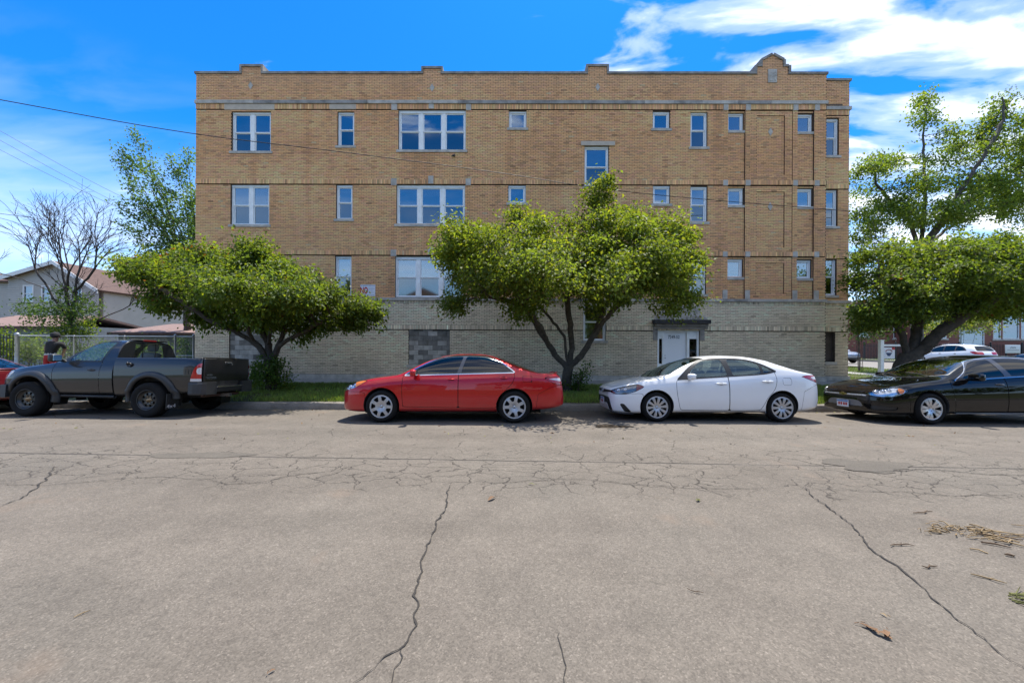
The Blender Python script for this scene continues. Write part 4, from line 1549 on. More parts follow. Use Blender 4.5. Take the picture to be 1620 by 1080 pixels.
M_TYRE = mat('tyre_rubber', (0.011, 0.0105, 0.010), 0.9, spec=0.25, var=0.2, vscale=8, bump=0.2, bscale=60)
M_BLACKP = mat('black_trim', (0.018, 0.018, 0.019), 0.45)
M_GAP = mat('panel_gap_dark', (0.004, 0.004, 0.004), 0.9)
M_WELL = mat('wheel_well', (0.012, 0.012, 0.012), 0.95)
M_CHROME = mat('chrome', (0.75, 0.75, 0.76), 0.08, 1.0)
M_HUBCAP = mat('silver_hubcap', (0.46, 0.46, 0.47), 0.35, 0.55, coat=0.4)
M_ALLOY = mat('bright_alloy', (0.55, 0.55, 0.56), 0.28, 0.7, coat=0.4)
M_BLACKW = mat('black_steel_wheel', (0.012, 0.012, 0.012), 0.35, coat=0.3)
M_BRASS = mat('tarnished_hub', (0.30, 0.22, 0.13), 0.4, 0.8)
M_BRAKE = mat('brake_dark', (0.02, 0.018, 0.017), 0.8)
M_SEAT = mat('grey_seat_cloth', (0.10, 0.10, 0.105), 0.95)
M_SEATL = mat('pale_seat_cloth', (0.42, 0.43, 0.45), 0.95)
M_DASH = mat('dark_dash', (0.03, 0.03, 0.032), 0.8)
M_LENS = glass_mat('lamp_lens', (0.93, 0.93, 0.93), 0.06, 0.01)
M_LAMPIN = mat('lamp_reflector', (0.72, 0.72, 0.74), 0.16, 0.85)
M_AMBER = mat('amber_lens', (0.75, 0.20, 0.02), 0.2, coat=0.8)
M_REDL = mat('red_lens', (0.42, 0.012, 0.015), 0.12, coat=1.0)
M_CLEARL = mat('clear_lens_white', (0.62, 0.60, 0.60), 0.12, coat=1.0)
M_PLATE = mat('plate_white', (0.62, 0.65, 0.72), 0.4)
M_MIRGL = mat('mirror_glass', (0.6, 0.62, 0.65), 0.03, 1.0)
G_CLEAR = glass_mat('car_glass', (0.74, 0.84, 0.81), 0.07, 0.008, (.75, .95, 1))
G_TINT = glass_mat('tinted_car_glass', (0.05, 0.05, 0.052), 0.05, 0.02, (0.85, 0.80, 0.72))


def paint(name, col, rough=0.25, metal=0.0, coat=1.0, spec=0.5, dusty=1.0):
    if name in MATS:
        return MATS[name]
    m = bpy.data.materials.new(name)
    m.use_nodes = True
    t = NT(m.node_tree)
    P = t.n('ShaderNodeTexCoord').outputs['Object']
    g = t.n('ShaderNodeNewGeometry')
    nz = t.noise(P, 3.0, 6.0, 0.65)
    # a light film of road dust near the sills
    s = t.n('ShaderNodeSeparateXYZ', {0: P})
    low = t.n('ShaderNodeMapRange', {0: s.outputs[2], 1: 0.62, 2: 0.2, 3: 0.0, 4: 1.0}, clamp=True).outputs[0]
    dust = t.math('MULTIPLY', t.math('MULTIPLY', low, nz), 0.30 * dusty)
    c = t.mix(dust, col, (0.22, 0.19, 0.16))
    r_ = t.math('ADD', rough, t.math('MULTIPLY', nz, 0.06))
    cr = t.math('ADD', 0.012, t.math('MULTIPLY', dust, 0.5))
    b = t.n('ShaderNodeBsdfPrincipled', {'Base Color': c, 'Roughness': r_, 'Metallic': metal, 'Coat Weight': coat, 'Coat Roughness': cr, 'Specular IOR Level': spec})
    b2 = t.n('ShaderNodeBsdfPrincipled', {'Base Color': (0.03, 0.03, 0.032, 1), 'Roughness': 0.9})
    mx = t.n('ShaderNodeMixShader', {0: g.outputs['Backfacing'], 1: b.outputs[0], 2: b2.outputs[0]})
    t.n('ShaderNodeOutputMaterial', {0: mx.outputs[0]})
    MATS[name] = m
    return m


# ---------------------------------------------------------------- wheels
def wheel_face(style, R0, yo):
    """Outer face of rim as polygons in the wheel plane; returns MB pieces. Local: axis along -y is outside."""
    ng, nr = 120, 16
    rs = np.linspace(0.0, R0, nr + 1)
    V, F = [], []
    def dish(r):
        k = r / R0
        if style in ('cover7', 'cover10'):
            return yo + 0.012 + 0.020 * (1 - k) * (k > 0) - 0.028 * math.sin(min(1, k) * math.pi * 0.9) + (0.012 if k > 0.96 else 0)
        if style == 'alloy5':
            return yo + 0.040 * (1 - k) - 0.020 * math.sin(k * math.pi) + (0.004 if k > 0.97 else 0)
        return yo + 0.075 - 0.02 * math.sin(k * math.pi) * (k < 0.95) - 0.07 * max(0, (k - 0.78) / 0.22)
    sh = type('S', (), {})()
    grid = np.zeros((ng + 1, nr + 1, 3))
    for i in range(ng + 1):
        a = 2 * math.pi * i / ng
        for j, r in enumerate(rs):
            grid[i, j] = (r * math.cos(a), dish(r), r * math.sin(a))
    V = grid[:ng].reshape(-1, 3)
    fs = []
    for i in range(ng):
        i2 = (i + 1) % ng
        for j in range(nr):
            fs.append((i * (nr + 1) + j, i2 * (nr + 1) + j, i2 * (nr + 1) + j + 1, i * (nr + 1) + j + 1))
    S = Shell.__new__(Shell)
    S.V = V.tolist(); S.N = [[0, -1, 0]] * len(S.V); S.F = fs; S.T = ['f'] * len(fs)

    def holes(Vv):
        r = np.hypot(Vv[:, 0], Vv[:, 2]) / R0
        a = np.arctan2(Vv[:, 2], Vv[:, 0])
        if style == 'cover7':
            n = 7; ph = (np.mod(a - 0.35, 2 * np.pi / n) - np.pi / n) * r * R0
            half = (0.10 + 0.16 * (r - 0.52) / 0.36) * R0
            return np.maximum(np.maximum(np.abs(ph) - half, (0.50 - r) * R0), (r - 0.88) * R0)
        if style == 'cover10':
            n = 10; ph = (np.mod(a - 0.1, 2 * np.pi / n) - np.pi / n) * r * R0
            half = (0.02 + 0.125 * (r - 0.32) / 0.56) * R0
            return np.maximum(np.maximum(np.abs(ph) - half, (0.34 - r) * R0), (r - 0.89) * R0)
        if style == 'alloy5':
            n = 5
            ph = (np.mod(a + 0.3, 2 * np.pi / n) - np.pi / n) * r * R0
            big = np.maximum(np.maximum(np.abs(ph) - (0.05 + 0.30 * (r - 0.38)) * R0, (0.36 - r) * R0), (r - 0.90) * R0)
            ph2 = (np.mod(a + 0.3 + np.pi / n, 2 * np.pi / n) - np.pi / n) * r * R0
            slot = np.maximum(np.maximum(np.abs(ph2) - 0.028 * R0, (0.46 - r) * R0), (r - 0.88) * R0)
            return np.minimum(big, slot)
        n = 8
        c = (np.mod(a, 2 * np.pi / n) - np.pi / n)
        xx, yy = r * np.cos(c) - 0.60, r * np.sin(c)
        return (np.hypot(xx / 1.15, yy) - 0.125) * R0
    S.cut(holes, ('f',), 'hole')
    m = MB()
    keep = [f for f, t_ in zip(S.F, S.T) if t_ == 'f']
    m.add(S.V, [f[::-1] for f in keep], 0, True)
    # thickness: inner skin behind the edges of the openings
    edge = {}
    for f in keep:
        for a, b in zip(f, f[1:] + f[:1]):
            k = (min(a, b), max(a, b))
            edge[k] = edge.get(k, 0) + 1
    vs, q = [], []
    for (a, b), n in edge.items():
        if n == 1:
            A, B = S.V[a], S.V[b]
            i0 = len(vs)
            vs += [A, B, (B[0], B[1] + 0.022, B[2]), (A[0], A[1] + 0.022, A[2])]
            q.append((i0, i0 + 1, i0 + 2, i0 + 3))
    m.add(vs, q)
    return m


def make_wheel(parent, c, Rt, wdt, Rr, style, side, steer=0.0):
    """side -1: near side (outside face looks to -y)."""
    t = MB()
    h = wdt / 2
    prof = [(Rr - 0.012, -h + 0.02), (Rr + 0.004, -h + 0.006), (Rr + 0.014, -h - 0.002), ((Rr + Rt) / 2 - .01, -h - 0.012), ((Rr + Rt) / 2 + .012, -h - 0.0125), (Rt - 0.035, -h - 0.004),
            (Rt - 0.012, -h + 0.014), (Rt - 0.003, -h + 0.035), (Rt, -h * 0.45), (Rt, -h * 0.2), (Rt - .006, -h * .19), (Rt - .006, -h * .13), (Rt, -h * .12), (Rt, h * .12), (Rt - .006, h * .13), (Rt - .006, h * .19),
            (Rt, h * 0.2), (Rt, h * 0.45), (Rt - 0.003, h - 0.035), (Rt - 0.012, h - 0.014), (Rt - 0.035, h + 0.004), ((Rr + Rt) / 2, h + 0.012), (Rr, h)]
    t.lathe([(r, y * 1.0) for r, y in prof], n=56)
    tyre = t.build('wheel', M_TYRE, parent)
    M = {'cover7': M_HUBCAP, 'cover10': M_HUBCAP, 'alloy5': M_ALLOY, 'steel8': M_BLACKW}[style]
    rim = wheel_face(style, Rr + 0.001, -h + 0.004)
    rim.lathe([(Rr + 0.002, -h - 0.001), (Rr - 0.004, -h - 0.004), (Rr - 0.012, -h + 0.004)], n=56)
    if style == 'alloy5':
        for k in range(5):
            a = 0.3 + 2 * math.pi * k / 5
            rim.lathe([(0.0001, -h + 0.020), (0.011, -h + 0.021), (0.012, -h + 0.05)], (0.052 * math.cos(a), 0, 0.052 * math.sin(a)), 8, 1)
    rim.build('rim', [M, M_BRAKE], tyre)
    b = MB().lathe([(0.0001, -h + 0.085), (Rr * 0.62, -h + 0.085), (Rr * 0.64, -h + 0.10), (Rr - 0.005, -h + 0.10)], n=32)
    b.lathe([(Rr - 0.004, -h + 0.02), (Rr - 0.006, h * 0.7)], n=32)
    b.build('brake_disc', M_BRAKE, tyre)
    if style == 'steel8':
        hb = MB().lathe([(0.0001, -h + 0.012), (0.030, -h + 0.014), (0.034, -h + 0.05), (0.058, -h + 0.058), (0.06, -h + 0.085)], n=20)
        for k in range(6):
            a = 2 * math.pi * k / 6
            hb.lathe([(0.0001, -h + 0.040), (0.011, -h + 0.042), (0.012, -h + 0.075)], (0.075 * math.cos(a), 0, 0.075 * math.sin(a)), 8)
        hb.build('hub', M_BRASS, tyre)
    elif style != 'alloy5':
        MB().lathe([(0.0001, -h - 0.004 + .012), (0.026, -h + 0.010), (0.030, -h + 0.03)], n=18).build('hub_cap', M_HUBCAP if style != 'cover7' else mat('hub_cap_silver', (0.5, 0.5, 0.5), 0.25, 0.9), tyre)
    tyre.location = c
    tyre.rotation_euler = (0, random.uniform(0, 1.2) if style != 'alloy5' else 0.3, (math.pi if side > 0 else 0.0) + steer)
    return tyre


def wheel_well(cb, xa, za, Rarch, y_in, parent, bodymat, lip=True, nang=40, bodyY=None):
    bodyY = bodyY or cb.bodyY
    a0 = -0.42
    angs = np.linspace(a0, math.pi - a0, nang + 1)
    for s_ in (-1, 1):
        m, lp = MB(), MB()
        vs, vl = [], []
        for a in angs:
            x, z = xa + Rarch * math.cos(a), za + Rarch * math.sin(a)
            yo = float(bodyY(x, z)) - 0.001
            vl += [(x, s_ * yo, z), (xa + (Rarch - .004) * math.cos(a), s_ * (yo - 0.028), za + (Rarch - .004) * math.sin(a))]
            vs += [(xa + (Rarch - .003) * math.cos(a), s_ * (yo - 0.027), za + (Rarch - .003) * math.sin(a)), (x, s_ * y_in, z)]
        q = [(2 * i, 2 * i + 1, 2 * i + 3, 2 * i + 2) for i in range(nang)]
        m.add(vs, q, 0, True)
        m.add([(xa, s_ * y_in, za)] + [(xa + Rarch * math.cos(a), s_ * y_in, za + Rarch * math.sin(a)) for a in angs], [(0, i + 1, i + 2) for i in range(nang)])
        m.build('wheel_well', M_WELL, parent)
        if lip:
            lp.add(vl, q, 0, True)
            lp.build('arch_lip', bodymat, parent)


def seat_set(parent, xs_, zs_, yw, m, steer=None, rear=None, dash=None):
    for y in (-yw, yw):
        s = MB()
        rt = Matrix.Rotation(R(14), 3, 'Y')
        s.rbox((xs_ - 0.22, y, zs_), (0.52, 0.5, 0.16), 0.05)
        s.rbox((xs_ + 0.10, y, zs_ + 0.36), (0.15, 0.48, 0.66), 0.06, rot=rt)
        so = s.build('seat', m, parent)
        MB().rbox((xs_ + 0.205, y, zs_ + 0.80), (0.10, 0.26, 0.19), 0.045, rot=rt).build('headrest', m, so)
    if rear:
        s = MB()
        s.rbox((rear - 0.25, 0, zs_), (0.5, 1.25, 0.16), 0.05).rbox((rear + 0.05, 0, zs_ + 0.32), (0.16, 1.25, 0.62), 0.06, rot=Matrix.Rotation(R(20), 3, 'Y'))
        for y in (-0.4, 0.4):
            s.rbox((rear + 0.17, y, zs_ + 0.68), (0.10, 0.26, 0.15), 0.04)
        s.build('rear_seat', m, parent)
    if dash:
        x, z = dash
        MB().rbox((x, 0, z), (0.45, 1.32, 0.20), 0.06).build('dashboard', M_DASH, parent)
        sw = MB()
        c = Vector((x + 0.36, -yw, z + 0.05))
        rt = Matrix.Rotation(R(-65), 3, 'Y')
        pts = [c + rt @ Vector((0.18 * math.cos(a), 0.18 * math.sin(a), 0)) for a in np.linspace(0, 2 * math.pi, 25)]
        sw.tube(pts, 0.014, 6, caps=False)
        sw.tube([c + rt @ Vector((-0.17, 0, 0)), c + rt @ Vector((0.17, 0, 0))], 0.014, 5).tube([c, c + rt @ Vector((0, 0, -0.3))], 0.025, 6)
        sw.build('steering_wheel', M_DASH, parent)


def mirror_cap(parent, x, y, z, m, s_, L=0.20, H=0.13):
    """Door mirror: housing with glass facing rearward, on a short stalk."""
    mb = MB()
    mb.rbox((x, s_ * y, z), (0.13, L, H), 0.045, seg=3)
    mb.tube([(x + .01, s_ * (y - L * 0.5), z - H * 0.25), (x + 0.02, s_ * (y - L * 0.5 - 0.09), z - H * 0.45)], [0.035, 0.03], 8)
    o = mb.build('door_mirror', m, parent)
    MB().cbox((x + 0.066, s_ * y, z), (0.004, L * 0.78, H * 0.72)).build('mirror_glass', M_MIRGL, o)
    return o


def door_handle(parent, cb, x0, x1, z, m, s_, out=0.028):
    mb = MB()
    n = 9
    pts, rr = [], []
    for i in range(n):
        t = i / (n - 1)
        x = x0 + (x1 - x0) * t
        y = float(cb.bodyY(x, z)) + out * math.sin(math.pi * t) ** 0.5 * 1.0 + 0.001
        pts.append((x, s_ * y, z)); rr.append(0.012 + 0.004 * math.sin(math.pi * t))
    mb.tube(pts, rr, 8)
    o = mb.build('door_handle', m, parent)
    cup = MB()  # flat dark oval on the skin, painting in the shade behind the handle
    xm = (x0 + x1) / 2
    cup.add([(xm + 0.055 * math.cos(a), s_ * (float(cb.bodyY(xm + 0.055 * math.cos(a), z + 0.026 * math.sin(a))) + 0.0015), z + 0.026 * math.sin(a)) for a in np.linspace(0, 2 * math.pi, 17)[:-1]],
            [tuple(range(16))])
    cup.build('handle_shade', M_GAP, o)


def wiper(parent, p0, p1, lift=0.02):
    p0, p1 = Vector(p0), Vector(p1)
    MB().tube([p0, p0.lerp(p1, 0.5) + Vector((0, 0, lift)), p1], 0.009, 5).build('wiper', M_BLACKP, parent)


def plate_text(parent, txt, loc, rot, size, m, xs=1.0):
    return text_obj('plate_lettering', txt, size, m, parent, loc, rot, 0.001, xs)


ROAD_SIDE = ('B', 'C', 'D', 'A', 'endcap')
BODY = ('A', 'B', 'C', 'D', 'endcap')
def curve(pts, n=5):
    """Closed outline; points marked 'c' are sharp corners, runs between them are smooth."""
    N = len(pts)
    cs = [i for i, p in enumerate(pts) if len(p) > 2]
    if not cs:
        return smooth_poly([(p[0], p[1]) for p in pts], n)
    out = []
    for a, b in zip(cs, cs[1:] + [cs[0] + N]):
        run = [pts[k % N][:2] for k in range(a, b + 1)]
        if len(run) == 2:
            out.append(run[0])
        else:
            out += smooth_poly(run, n, closed=False)[:-1]
    return out


def build_sedan(sp):
    cb = CarBody(sp)
    sh = cb.sh
    L = sp['L']
    root = empty(sp['name'], (0, 0, 0), 0, sp['label'], sp.get('cat', 'car'), sp.get('group'))
    P = sp['paint']
    S = lambda x: float(np.interp(x, *cb.sF))
    SR = lambda x: float(np.interp(x, *cb.sR))
    ax1, ax2 = sp['axles']
    za = sp['Rt'] - 0.004
    Ra = sp.get('Ra', sp['Rt'] + 0.045)
    for xa in (ax1, ax2):
        sh.cut(lambda V: np.maximum(np.hypot(V[:, 0] - xa, V[:, 2] - za - 0.015) - Ra, 0.5 - V[:, 1]), ('A', 'B'), 'hole')
    top = ('B', 'C', 'D')
    cb.region(cb.g_side(curve(sp['dlo']), 0.3), top, 'pillar', band=sp.get('trim_w', 0.018), bandtag='dlotrim')
    for k, pn in enumerate(sp['panes']):
        cb.region(cb.g_side(curve(pn, 4), 0.3), ('pillar',), 'pane%d' % k)
    if sp.get('wind'):
        cb.region(cb.g_top(curve(sp['wind']), 0.85), ('C', 'D'), 'wind', band=0.022, bandtag='seal')
    if sp.get('backlight'):
        cb.region(cb.g_top(curve(sp['backlight']), 0.85), ('C', 'D'), 'back', band=0.022, bandtag='seal')
    allb = ('B', 'C', 'D', 'endcap')
    for tagn, kind, poly in sp['lamps'](S, SR):
        src = ('B', 'C', 'endcap') if not tagn.startswith('in_') else ('headlamp', 'tail')
        pl = curve(poly)
        g = cb.g_side(pl, 0.2) if kind == 'side' else cb.g_front(pl, kind == 'rear')
        if tagn in ('headlamp', 'tail'):
            cb.region(g, src, tagn, gap=0.004)
        else:
            cb.region(g, src if not tagn.startswith('in_') else ('headlamp', 'tail'), tagn)
    for tagn, kind, poly in sp['openings'](S, SR):
        pl = curve(poly)
        g = cb.g_side(pl, 0.2) if kind == 'side' else cb.g_front(pl, kind == 'rear')
        cb.region(g, ('B', 'C', 'endcap'), tagn)
    G = 0.0045
    cb.region(cb.g_side(curve(sp['front_door']), 0.3), ('B', 'C'), 'fdoor', gap=G)
    cb.region(cb.g_side(curve(sp['rear_door']), 0.3), ('B', 'C'), 'rdoor', gap=G)
    if sp.get('fuel'):
        a, b, c, d = sp['fuel']
        gg = cb.g_side([(a, c), (b, c), (b, d), (a, d)], 0.3)
        sh.cut(lambda V: gg(V) - 0.004, ('B',), 'fuel0')
        sh.cut(lambda V: gg(V) + 0.002, ('fuel0',), 'fuel')
        sh.T = ['gap' if t == 'fuel0' else t for t in sh.T]
    if sp.get('hood'):
        cb.region(cb.g_top(curve(sp['hood']), 0.5), ('C', 'D', 'B'), 'hood', gap=G)
    if sp.get('trunk'):
        cb.region(cb.g_top(curve(sp['trunk']), 0.78), ('C', 'D', 'B'), 'trunk', gap=G)
    cb.region(cb.g_side(curve(sp['fbumper']), -1), ('B', 'A', 'endcap', 'C', 'D'), 'fbump', gap=0.003)
    cb.region(cb.g_side(curve(sp['rbumper']), -1), ('B', 'A', 'endcap', 'C', 'D'), 'rbump', gap=0.003)

    sh.emit(('A', 'B', 'C', 'D', 'endcap'), 'body', [P, M_BLACKP], root, mi={'A': 1})
    sh.emit('gap', 'panel_gap', M_GAP, root, off=-0.008)
    sh.emit('fbump', 'front_bumper', P, root)
    sh.emit('rbump', 'rear_bumper', P, root)
    sh.emit('hood', 'hood', P, root)
    sh.emit('trunk', 'trunk_lid', P, root)
    fd = sh.emit('fdoor', 'door', P, root, sides='split')
    rd = sh.emit('rdoor', 'door', P, root, sides='split')
    sh.emit('fuel', 'fuel_door', P, root, sides='pos' if sp.get('fuel_far') else 'neg')
    if sp.get('fuel'):
        sh.emit('fuel', 'quarter_skin', P, root, sides='neg' if sp.get('fuel_far') else 'pos')
    sh.emit('dlotrim', 'window_trim', sp['trim'], root, off=0.003, sides='split')
    sh.emit('pillar', 'pillar_cover', sp.get('pillar_mat', M_BLACKP), root, off=-0.002, sides='split')
    for k in range(len(sp['panes'])):
        sh.emit('pane%d' % k, 'side_window', sp['glass'], root, off=-0.006, sides='split')
    sh.emit('seal', 'window_seal', M_BLACKP, root, off=-0.001)
    sh.emit('wind', 'windshield', sp.get('wglass', G_CLEAR), root, off=-0.003)
    sh.emit('back', 'rear_window', sp['glass'], root, off=-0.003)
    hl = sh.emit(('headlamp',), 'headlight', M_LENS, root, off=0.001, sides='split')
    hi = sh.emit('headlamp', 'lamp_reflector', sp.get('lampin', M_LAMPIN), root, off=-0.035, sides='split')
    am = sh.emit('in_amber', 'turn_signal', sp.get('amber', M_AMBER), root, off=0.0, sides='split')
    for a, b in zip(hi, hl):
        a.parent = b
    for a, b in zip(am, hl):
        a.parent = b
    for s_, h in zip((-1, 1), hl):
        for (x, z, r_) in sp.get('bulbs', ()):
            y = float(cb.bodyY(x, z)) - 0.05
            o = MB().lathe([(r_ * .4, 0.02), (r_, -0.012), (r_ * 1.08, -0.012), (r_ * 1.08, 0.02)], (0, 0, 0), 16).sphere((0, -0.002, 0), r_ * 0.7, 10).build('lamp_projector', M_LAMPIN, h)
            o.location = (x, s_ * y, z)
            o.rotation_euler = (0, 0, R(-52) if s_ < 0 else R(-128))
    tl = sh.emit('tail', 'tail_light', sp.get('tailm', M_REDL), root, off=0.002, sides='split')
    tw = sh.emit('in_white', 'lamp_stripe', M_CLEARL, root, off=0.003, sides='split')
    for a, b in zip(tw, tl):
        a.parent = b
    sh.emit('grille', 'grille', sp.get('grille_mat', M_BLACKP), root, off=-0.012)
    sh.emit('lowgrille', 'lower_grille', sp.get('lowgrille_mat', M_BLACKP), root, off=sp.get('lg_off', -0.018))
    sh.emit('chrome', 'grille_bar', mat('satin_silver', (.62, .62, .63), .35, .3), root, off=0.004)
    sh.emit('fog', 'bumper_intake', M_BLACKP, root, off=-0.02, sides='split')
    for xa in (ax1, ax2):
        wheel_well(cb, xa, za + 0.015, Ra, 0.52, root, P)
    tw_ = sp['track'] / 2
    for xa, st in ((ax1, sp.get('steer', 0)), (ax2, 0)):
        for s_ in (-1, 1):
            make_wheel(root, (xa, s_ * tw_, sp['Rt']), sp['Rt'], sp['tw'], sp['Rr'], sp['wheel'], s_, st)
    # cabin
    fl = MB()
    fl.box(0.9, L - 0.9, -0.72, 0.72, 0.24, 0.30).box(0.95, 1.05, -0.72, 0.72, 0.3, 0.8).box(L - 1.35, L - 0.9, -0.70, 0.70, 0.3, sp['shelf'])
    fl.build('cabin_floor', M_DASH, root)
    seat_set(root, sp['seat'], 0.42, 0.37, sp.get('seatm', M_SEAT), rear=sp['rseat'], dash=sp['dash'])
    MB().box(ax1 - .25, ax1 + .25, -0.7, 0.7, 0.2, 0.3).box(ax2 - .25, ax2 + .25, -0.7, 0.7, 0.2, 0.3).box(0.5, L - 0.5, -0.45, 0.45, 0.17, 0.22).build('underbody', M_WELL, root)
    for s_ in (-1, 1):
        x, y, z = sp['mirror']
        mirror_cap(root, x, y, z, sp.get('mirror_m', P), s_, sp.get('mL', .20), sp.get('mH', .13))
        for d, k in (((fd[0] if s_ < 0 else fd[1]), 'fh'), ((rd[0] if s_ < 0 else rd[1]), 'rh')):
            x0, x1, z = sp[k]
            door_handle(d, cb, x0, x1, z, sp.get('handle_m', P), s_)
    for a, b in sp.get('wipers', ()):
        wiper(root, a, b)
    if sp.get('extra'):
        sp['extra'](root, cb, sh)
    return root


def place(root, x, y, rz=0.0, slope=True):
    root.location = (x, y, road_z(y) if slope else 0.0)
    sl = -2 * 0.152 / 4.8 ** 2 * (y - 5.3) if slope else 0
    root.rotation_euler = (math.atan(sl), 0, rz)


P_RED = paint('red_paint', (0.48, 0.006, 0.010), 0.32, 0.25, spec=0.2)
P_DRED = paint('dark_red_paint', (0.14, 0.006, 0.012), 0.3, 0.2)
P_WHITE = paint('white_paint', (0.80, 0.80, 0.80), 0.35)
P_BLACK = paint('black_paint', (0.004, 0.004, 0.0045), 0.3, spec=0.0, dusty=0.25)
P_GREY = paint('charcoal_paint', (0.026, 0.026, 0.026), 0.28, 0.15, spec=0.15)
P_SILVER = paint('silver_paint', (0.50, 0.51, 0.52), 0.3, 0.6)
FB = [(0, .925), (.05, .95), (.16, .975), (.4, .998), (.62, 1.0), (.80, .985), (.92, .958), (1, .925)]

# ---- red sedan
camry = dict(
    name='red_sedan', label='red four-door sedan with dented rear fender parked between pickup and white sedan', group='cars parked along the kerb',
    L=4.805, paint=P_RED, axles=(0.95, 3.725), Rt=0.334, Rr=0.236, tw=0.21, track=1.575, wheel='cover7', fB=FB, tum=0.50,
    zc=[(0, .66), (.03, .705), (.1, .76), (.25, .83), (.6, .915), (1.05, .975), (1.2, 1.0), (1.54, 1.18), (1.91, 1.345), (2.2, 1.42), (2.6, 1.462), (2.94, 1.458), (3.25, 1.41),
        (3.5, 1.335), (3.9, 1.185), (4.25, 1.06), (4.38, 1.035), (4.62, 1.035), (4.69, 1.015), (4.715, .94), (4.75, .82), (4.79, .70), (4.805, .55)],
    zs=[(0, .625), (.1, .695), (.3, .775), (.6, .845), (.95, .905), (1.3, .95), (1.6, .975), (2.5, 1.0), (3.7, 1.045), (4.2, 1.03), (4.6, 1.0), (4.7, .93), (4.805, .50)],
    W=[(0, .42), (.02, .52), (.06, .61), (.14, .70), (.28, .79), (.5, .86), (.8, .895), (1.2, .905), (2.4, .91), (3.4, .91), (3.9, .90), (4.3, .875), (4.55, .82), (4.7, .74), (4.77, .66), (4.805, .5)],
    zb=[(0, .40), (.03, .27), (.12, .21), (.4, .19), (1.3, .20), (3.5, .21), (4.1, .24), (4.6, .29), (4.77, .35), (4.805, .43)],
    dlo=[(1.43, .985, 'c'), (1.68, 1.135), (2.05, 1.312), (2.345, 1.382), (2.66, 1.402), (2.95, 1.398), (3.15, 1.378), (3.385, 1.285), (3.54, 1.19), (3.72, 1.055, 'c'), (2.55, 1.018)],
    panes=[[(1.63, 1.018, 'c'), (1.70, 1.13), (2.06, 1.298), (2.35, 1.365), (2.63, 1.385, 'c'), (2.515, 1.03, 'c')],
           [(2.60, 1.034, 'c'), (2.70, 1.387, 'c'), (2.95, 1.382), (3.13, 1.364), (3.36, 1.278), (3.52, 1.185), (3.665, 1.068, 'c')]],
    wind=[(1.17, -.2, 'c'), (1.17, 0), (1.22, .35), (1.40, .72, 'c'), (2.12, .55, 'c'), (2.08, .3), (2.06, 0), (2.06, -.2, 'c')],
    backlight=[(3.36, -.2, 'c'), (3.36, 0), (3.40, .50, 'c'), (4.10, .66, 'c'), (4.27, .3), (4.29, 0), (4.29, -.2, 'c')],
    lamps=lambda S, SR: [('headlamp', 'side', [(-.05, .61), (.15, .655), (.40, .735), (.62, .865, 'c'), (.45, .852), (.2, .785), (-.05, .71)]),
                         ('in_amber', 'side', [(.40, .70), (.70, .80), (.70, .95), (.40, .95)]),
                         ('tail', 'side', [(4.32, .945, 'c'), (4.5, .855), (4.62, .80), (4.85, .79), (4.85, .945), (4.6, .96)]),
                         ('in_white', 'side', [(4.40, .925, 'c'), (4.85, .845), (4.85, .915), (4.6, .935)])],
    openings=lambda S, SR: [('grille', 'front', [(-.2, .64), (.42, .64), (.36, .52), (-.2, .50)]), ('lowgrille', 'front', [(-.2, .38), (.5, .38), (.5, .30), (-.2, .29)])],
    front_door=[(1.39, 1.0, 'c'), (1.375, .72), (1.40, .33, 'c'), (2.55, .315, 'c'), (2.545, 1.03, 'c')],
    rear_door=[(2.551, 1.03, 'c'), (2.556, .315, 'c'), (3.31, .32), (3.345, .40), (3.42, .56), (3.56, .70), (3.70, .87), (3.73, 1.06, 'c')],
    fuel=(3.90, 4.09, .855, .985), hood=[(.12, -.2, 'c'), (.12, .3), (.2, .56), (.4, .70), (1.25, .78, 'c'), (1.13, .4), (1.10, 0), (1.10, -.2, 'c')],
    trunk=[(4.40, -.2, 'c'), (4.40, .62, 'c'), (4.69, .55, 'c'), (4.70, -.2, 'c')],
    fbumper=[(-.1, .60, 'c'), (.2, .63), (.55, .62), (.60, .52, 'c'), (.62, .1, 'c'), (-.1, .1, 'c')],
    rbumper=[(4.9, .78, 'c'), (4.55, .76), (4.22, .60, 'c'), (4.15, .1, 'c'), (4.9, .1, 'c')],
    trim=M_CHROME, glass=G_TINT, wglass=glass_mat('camry_windshield', (0.25, 0.28, 0.28), 0.10, 0.01), pillar_mat=mat('glossy_pillar', (0.05, 0.05, 0.055), 0.2, coat=0.6),
    bulbs=((.20, .715, .045), (.33, .755, .04)), seat=2.35, rseat=3.3, dash=(1.55, .88), shelf=0.95, mirror=(1.64, 1.00, 1.035),
    fh=(2.33, 2.47, .905), rh=(3.43, 3.57, .935))
red = build_sedan(camry)
place(red, -3.67, 8.77)
# low boot-lid spoiler
sp_ = MB()
sp_.tube([(4.60, -.52, 1.028), (4.655, -.42, 1.040), (4.67, 0, 1.048), (4.655, .42, 1.040), (4.60, .52, 1.028)], [.008, .018, .020, .018, .008], 8)
sp_.build('boot_spoiler', P_RED, red)

# ---- dark red sedan ahead of the pickup (same body, its own paint)
def repaint_tree(root, old, new):
    for o in [root] + list(root.children_recursive):
        if o.type == 'MESH' and any(m == old for m in o.data.materials):
            o.data = o.data.copy()
            for i, m in enumerate(o.data.materials):
                if m == old:
                    o.data.materials[i] = new


dred = copy_tree(red)
dred.name = 'dark_red_sedan'
dred['label'] = 'dark red sedan ahead of the grey pickup, only its tail in the picture'
repaint_tree(dred, P_RED, P_DRED)
place(dred, -12.12 - 4.805, 9.35)

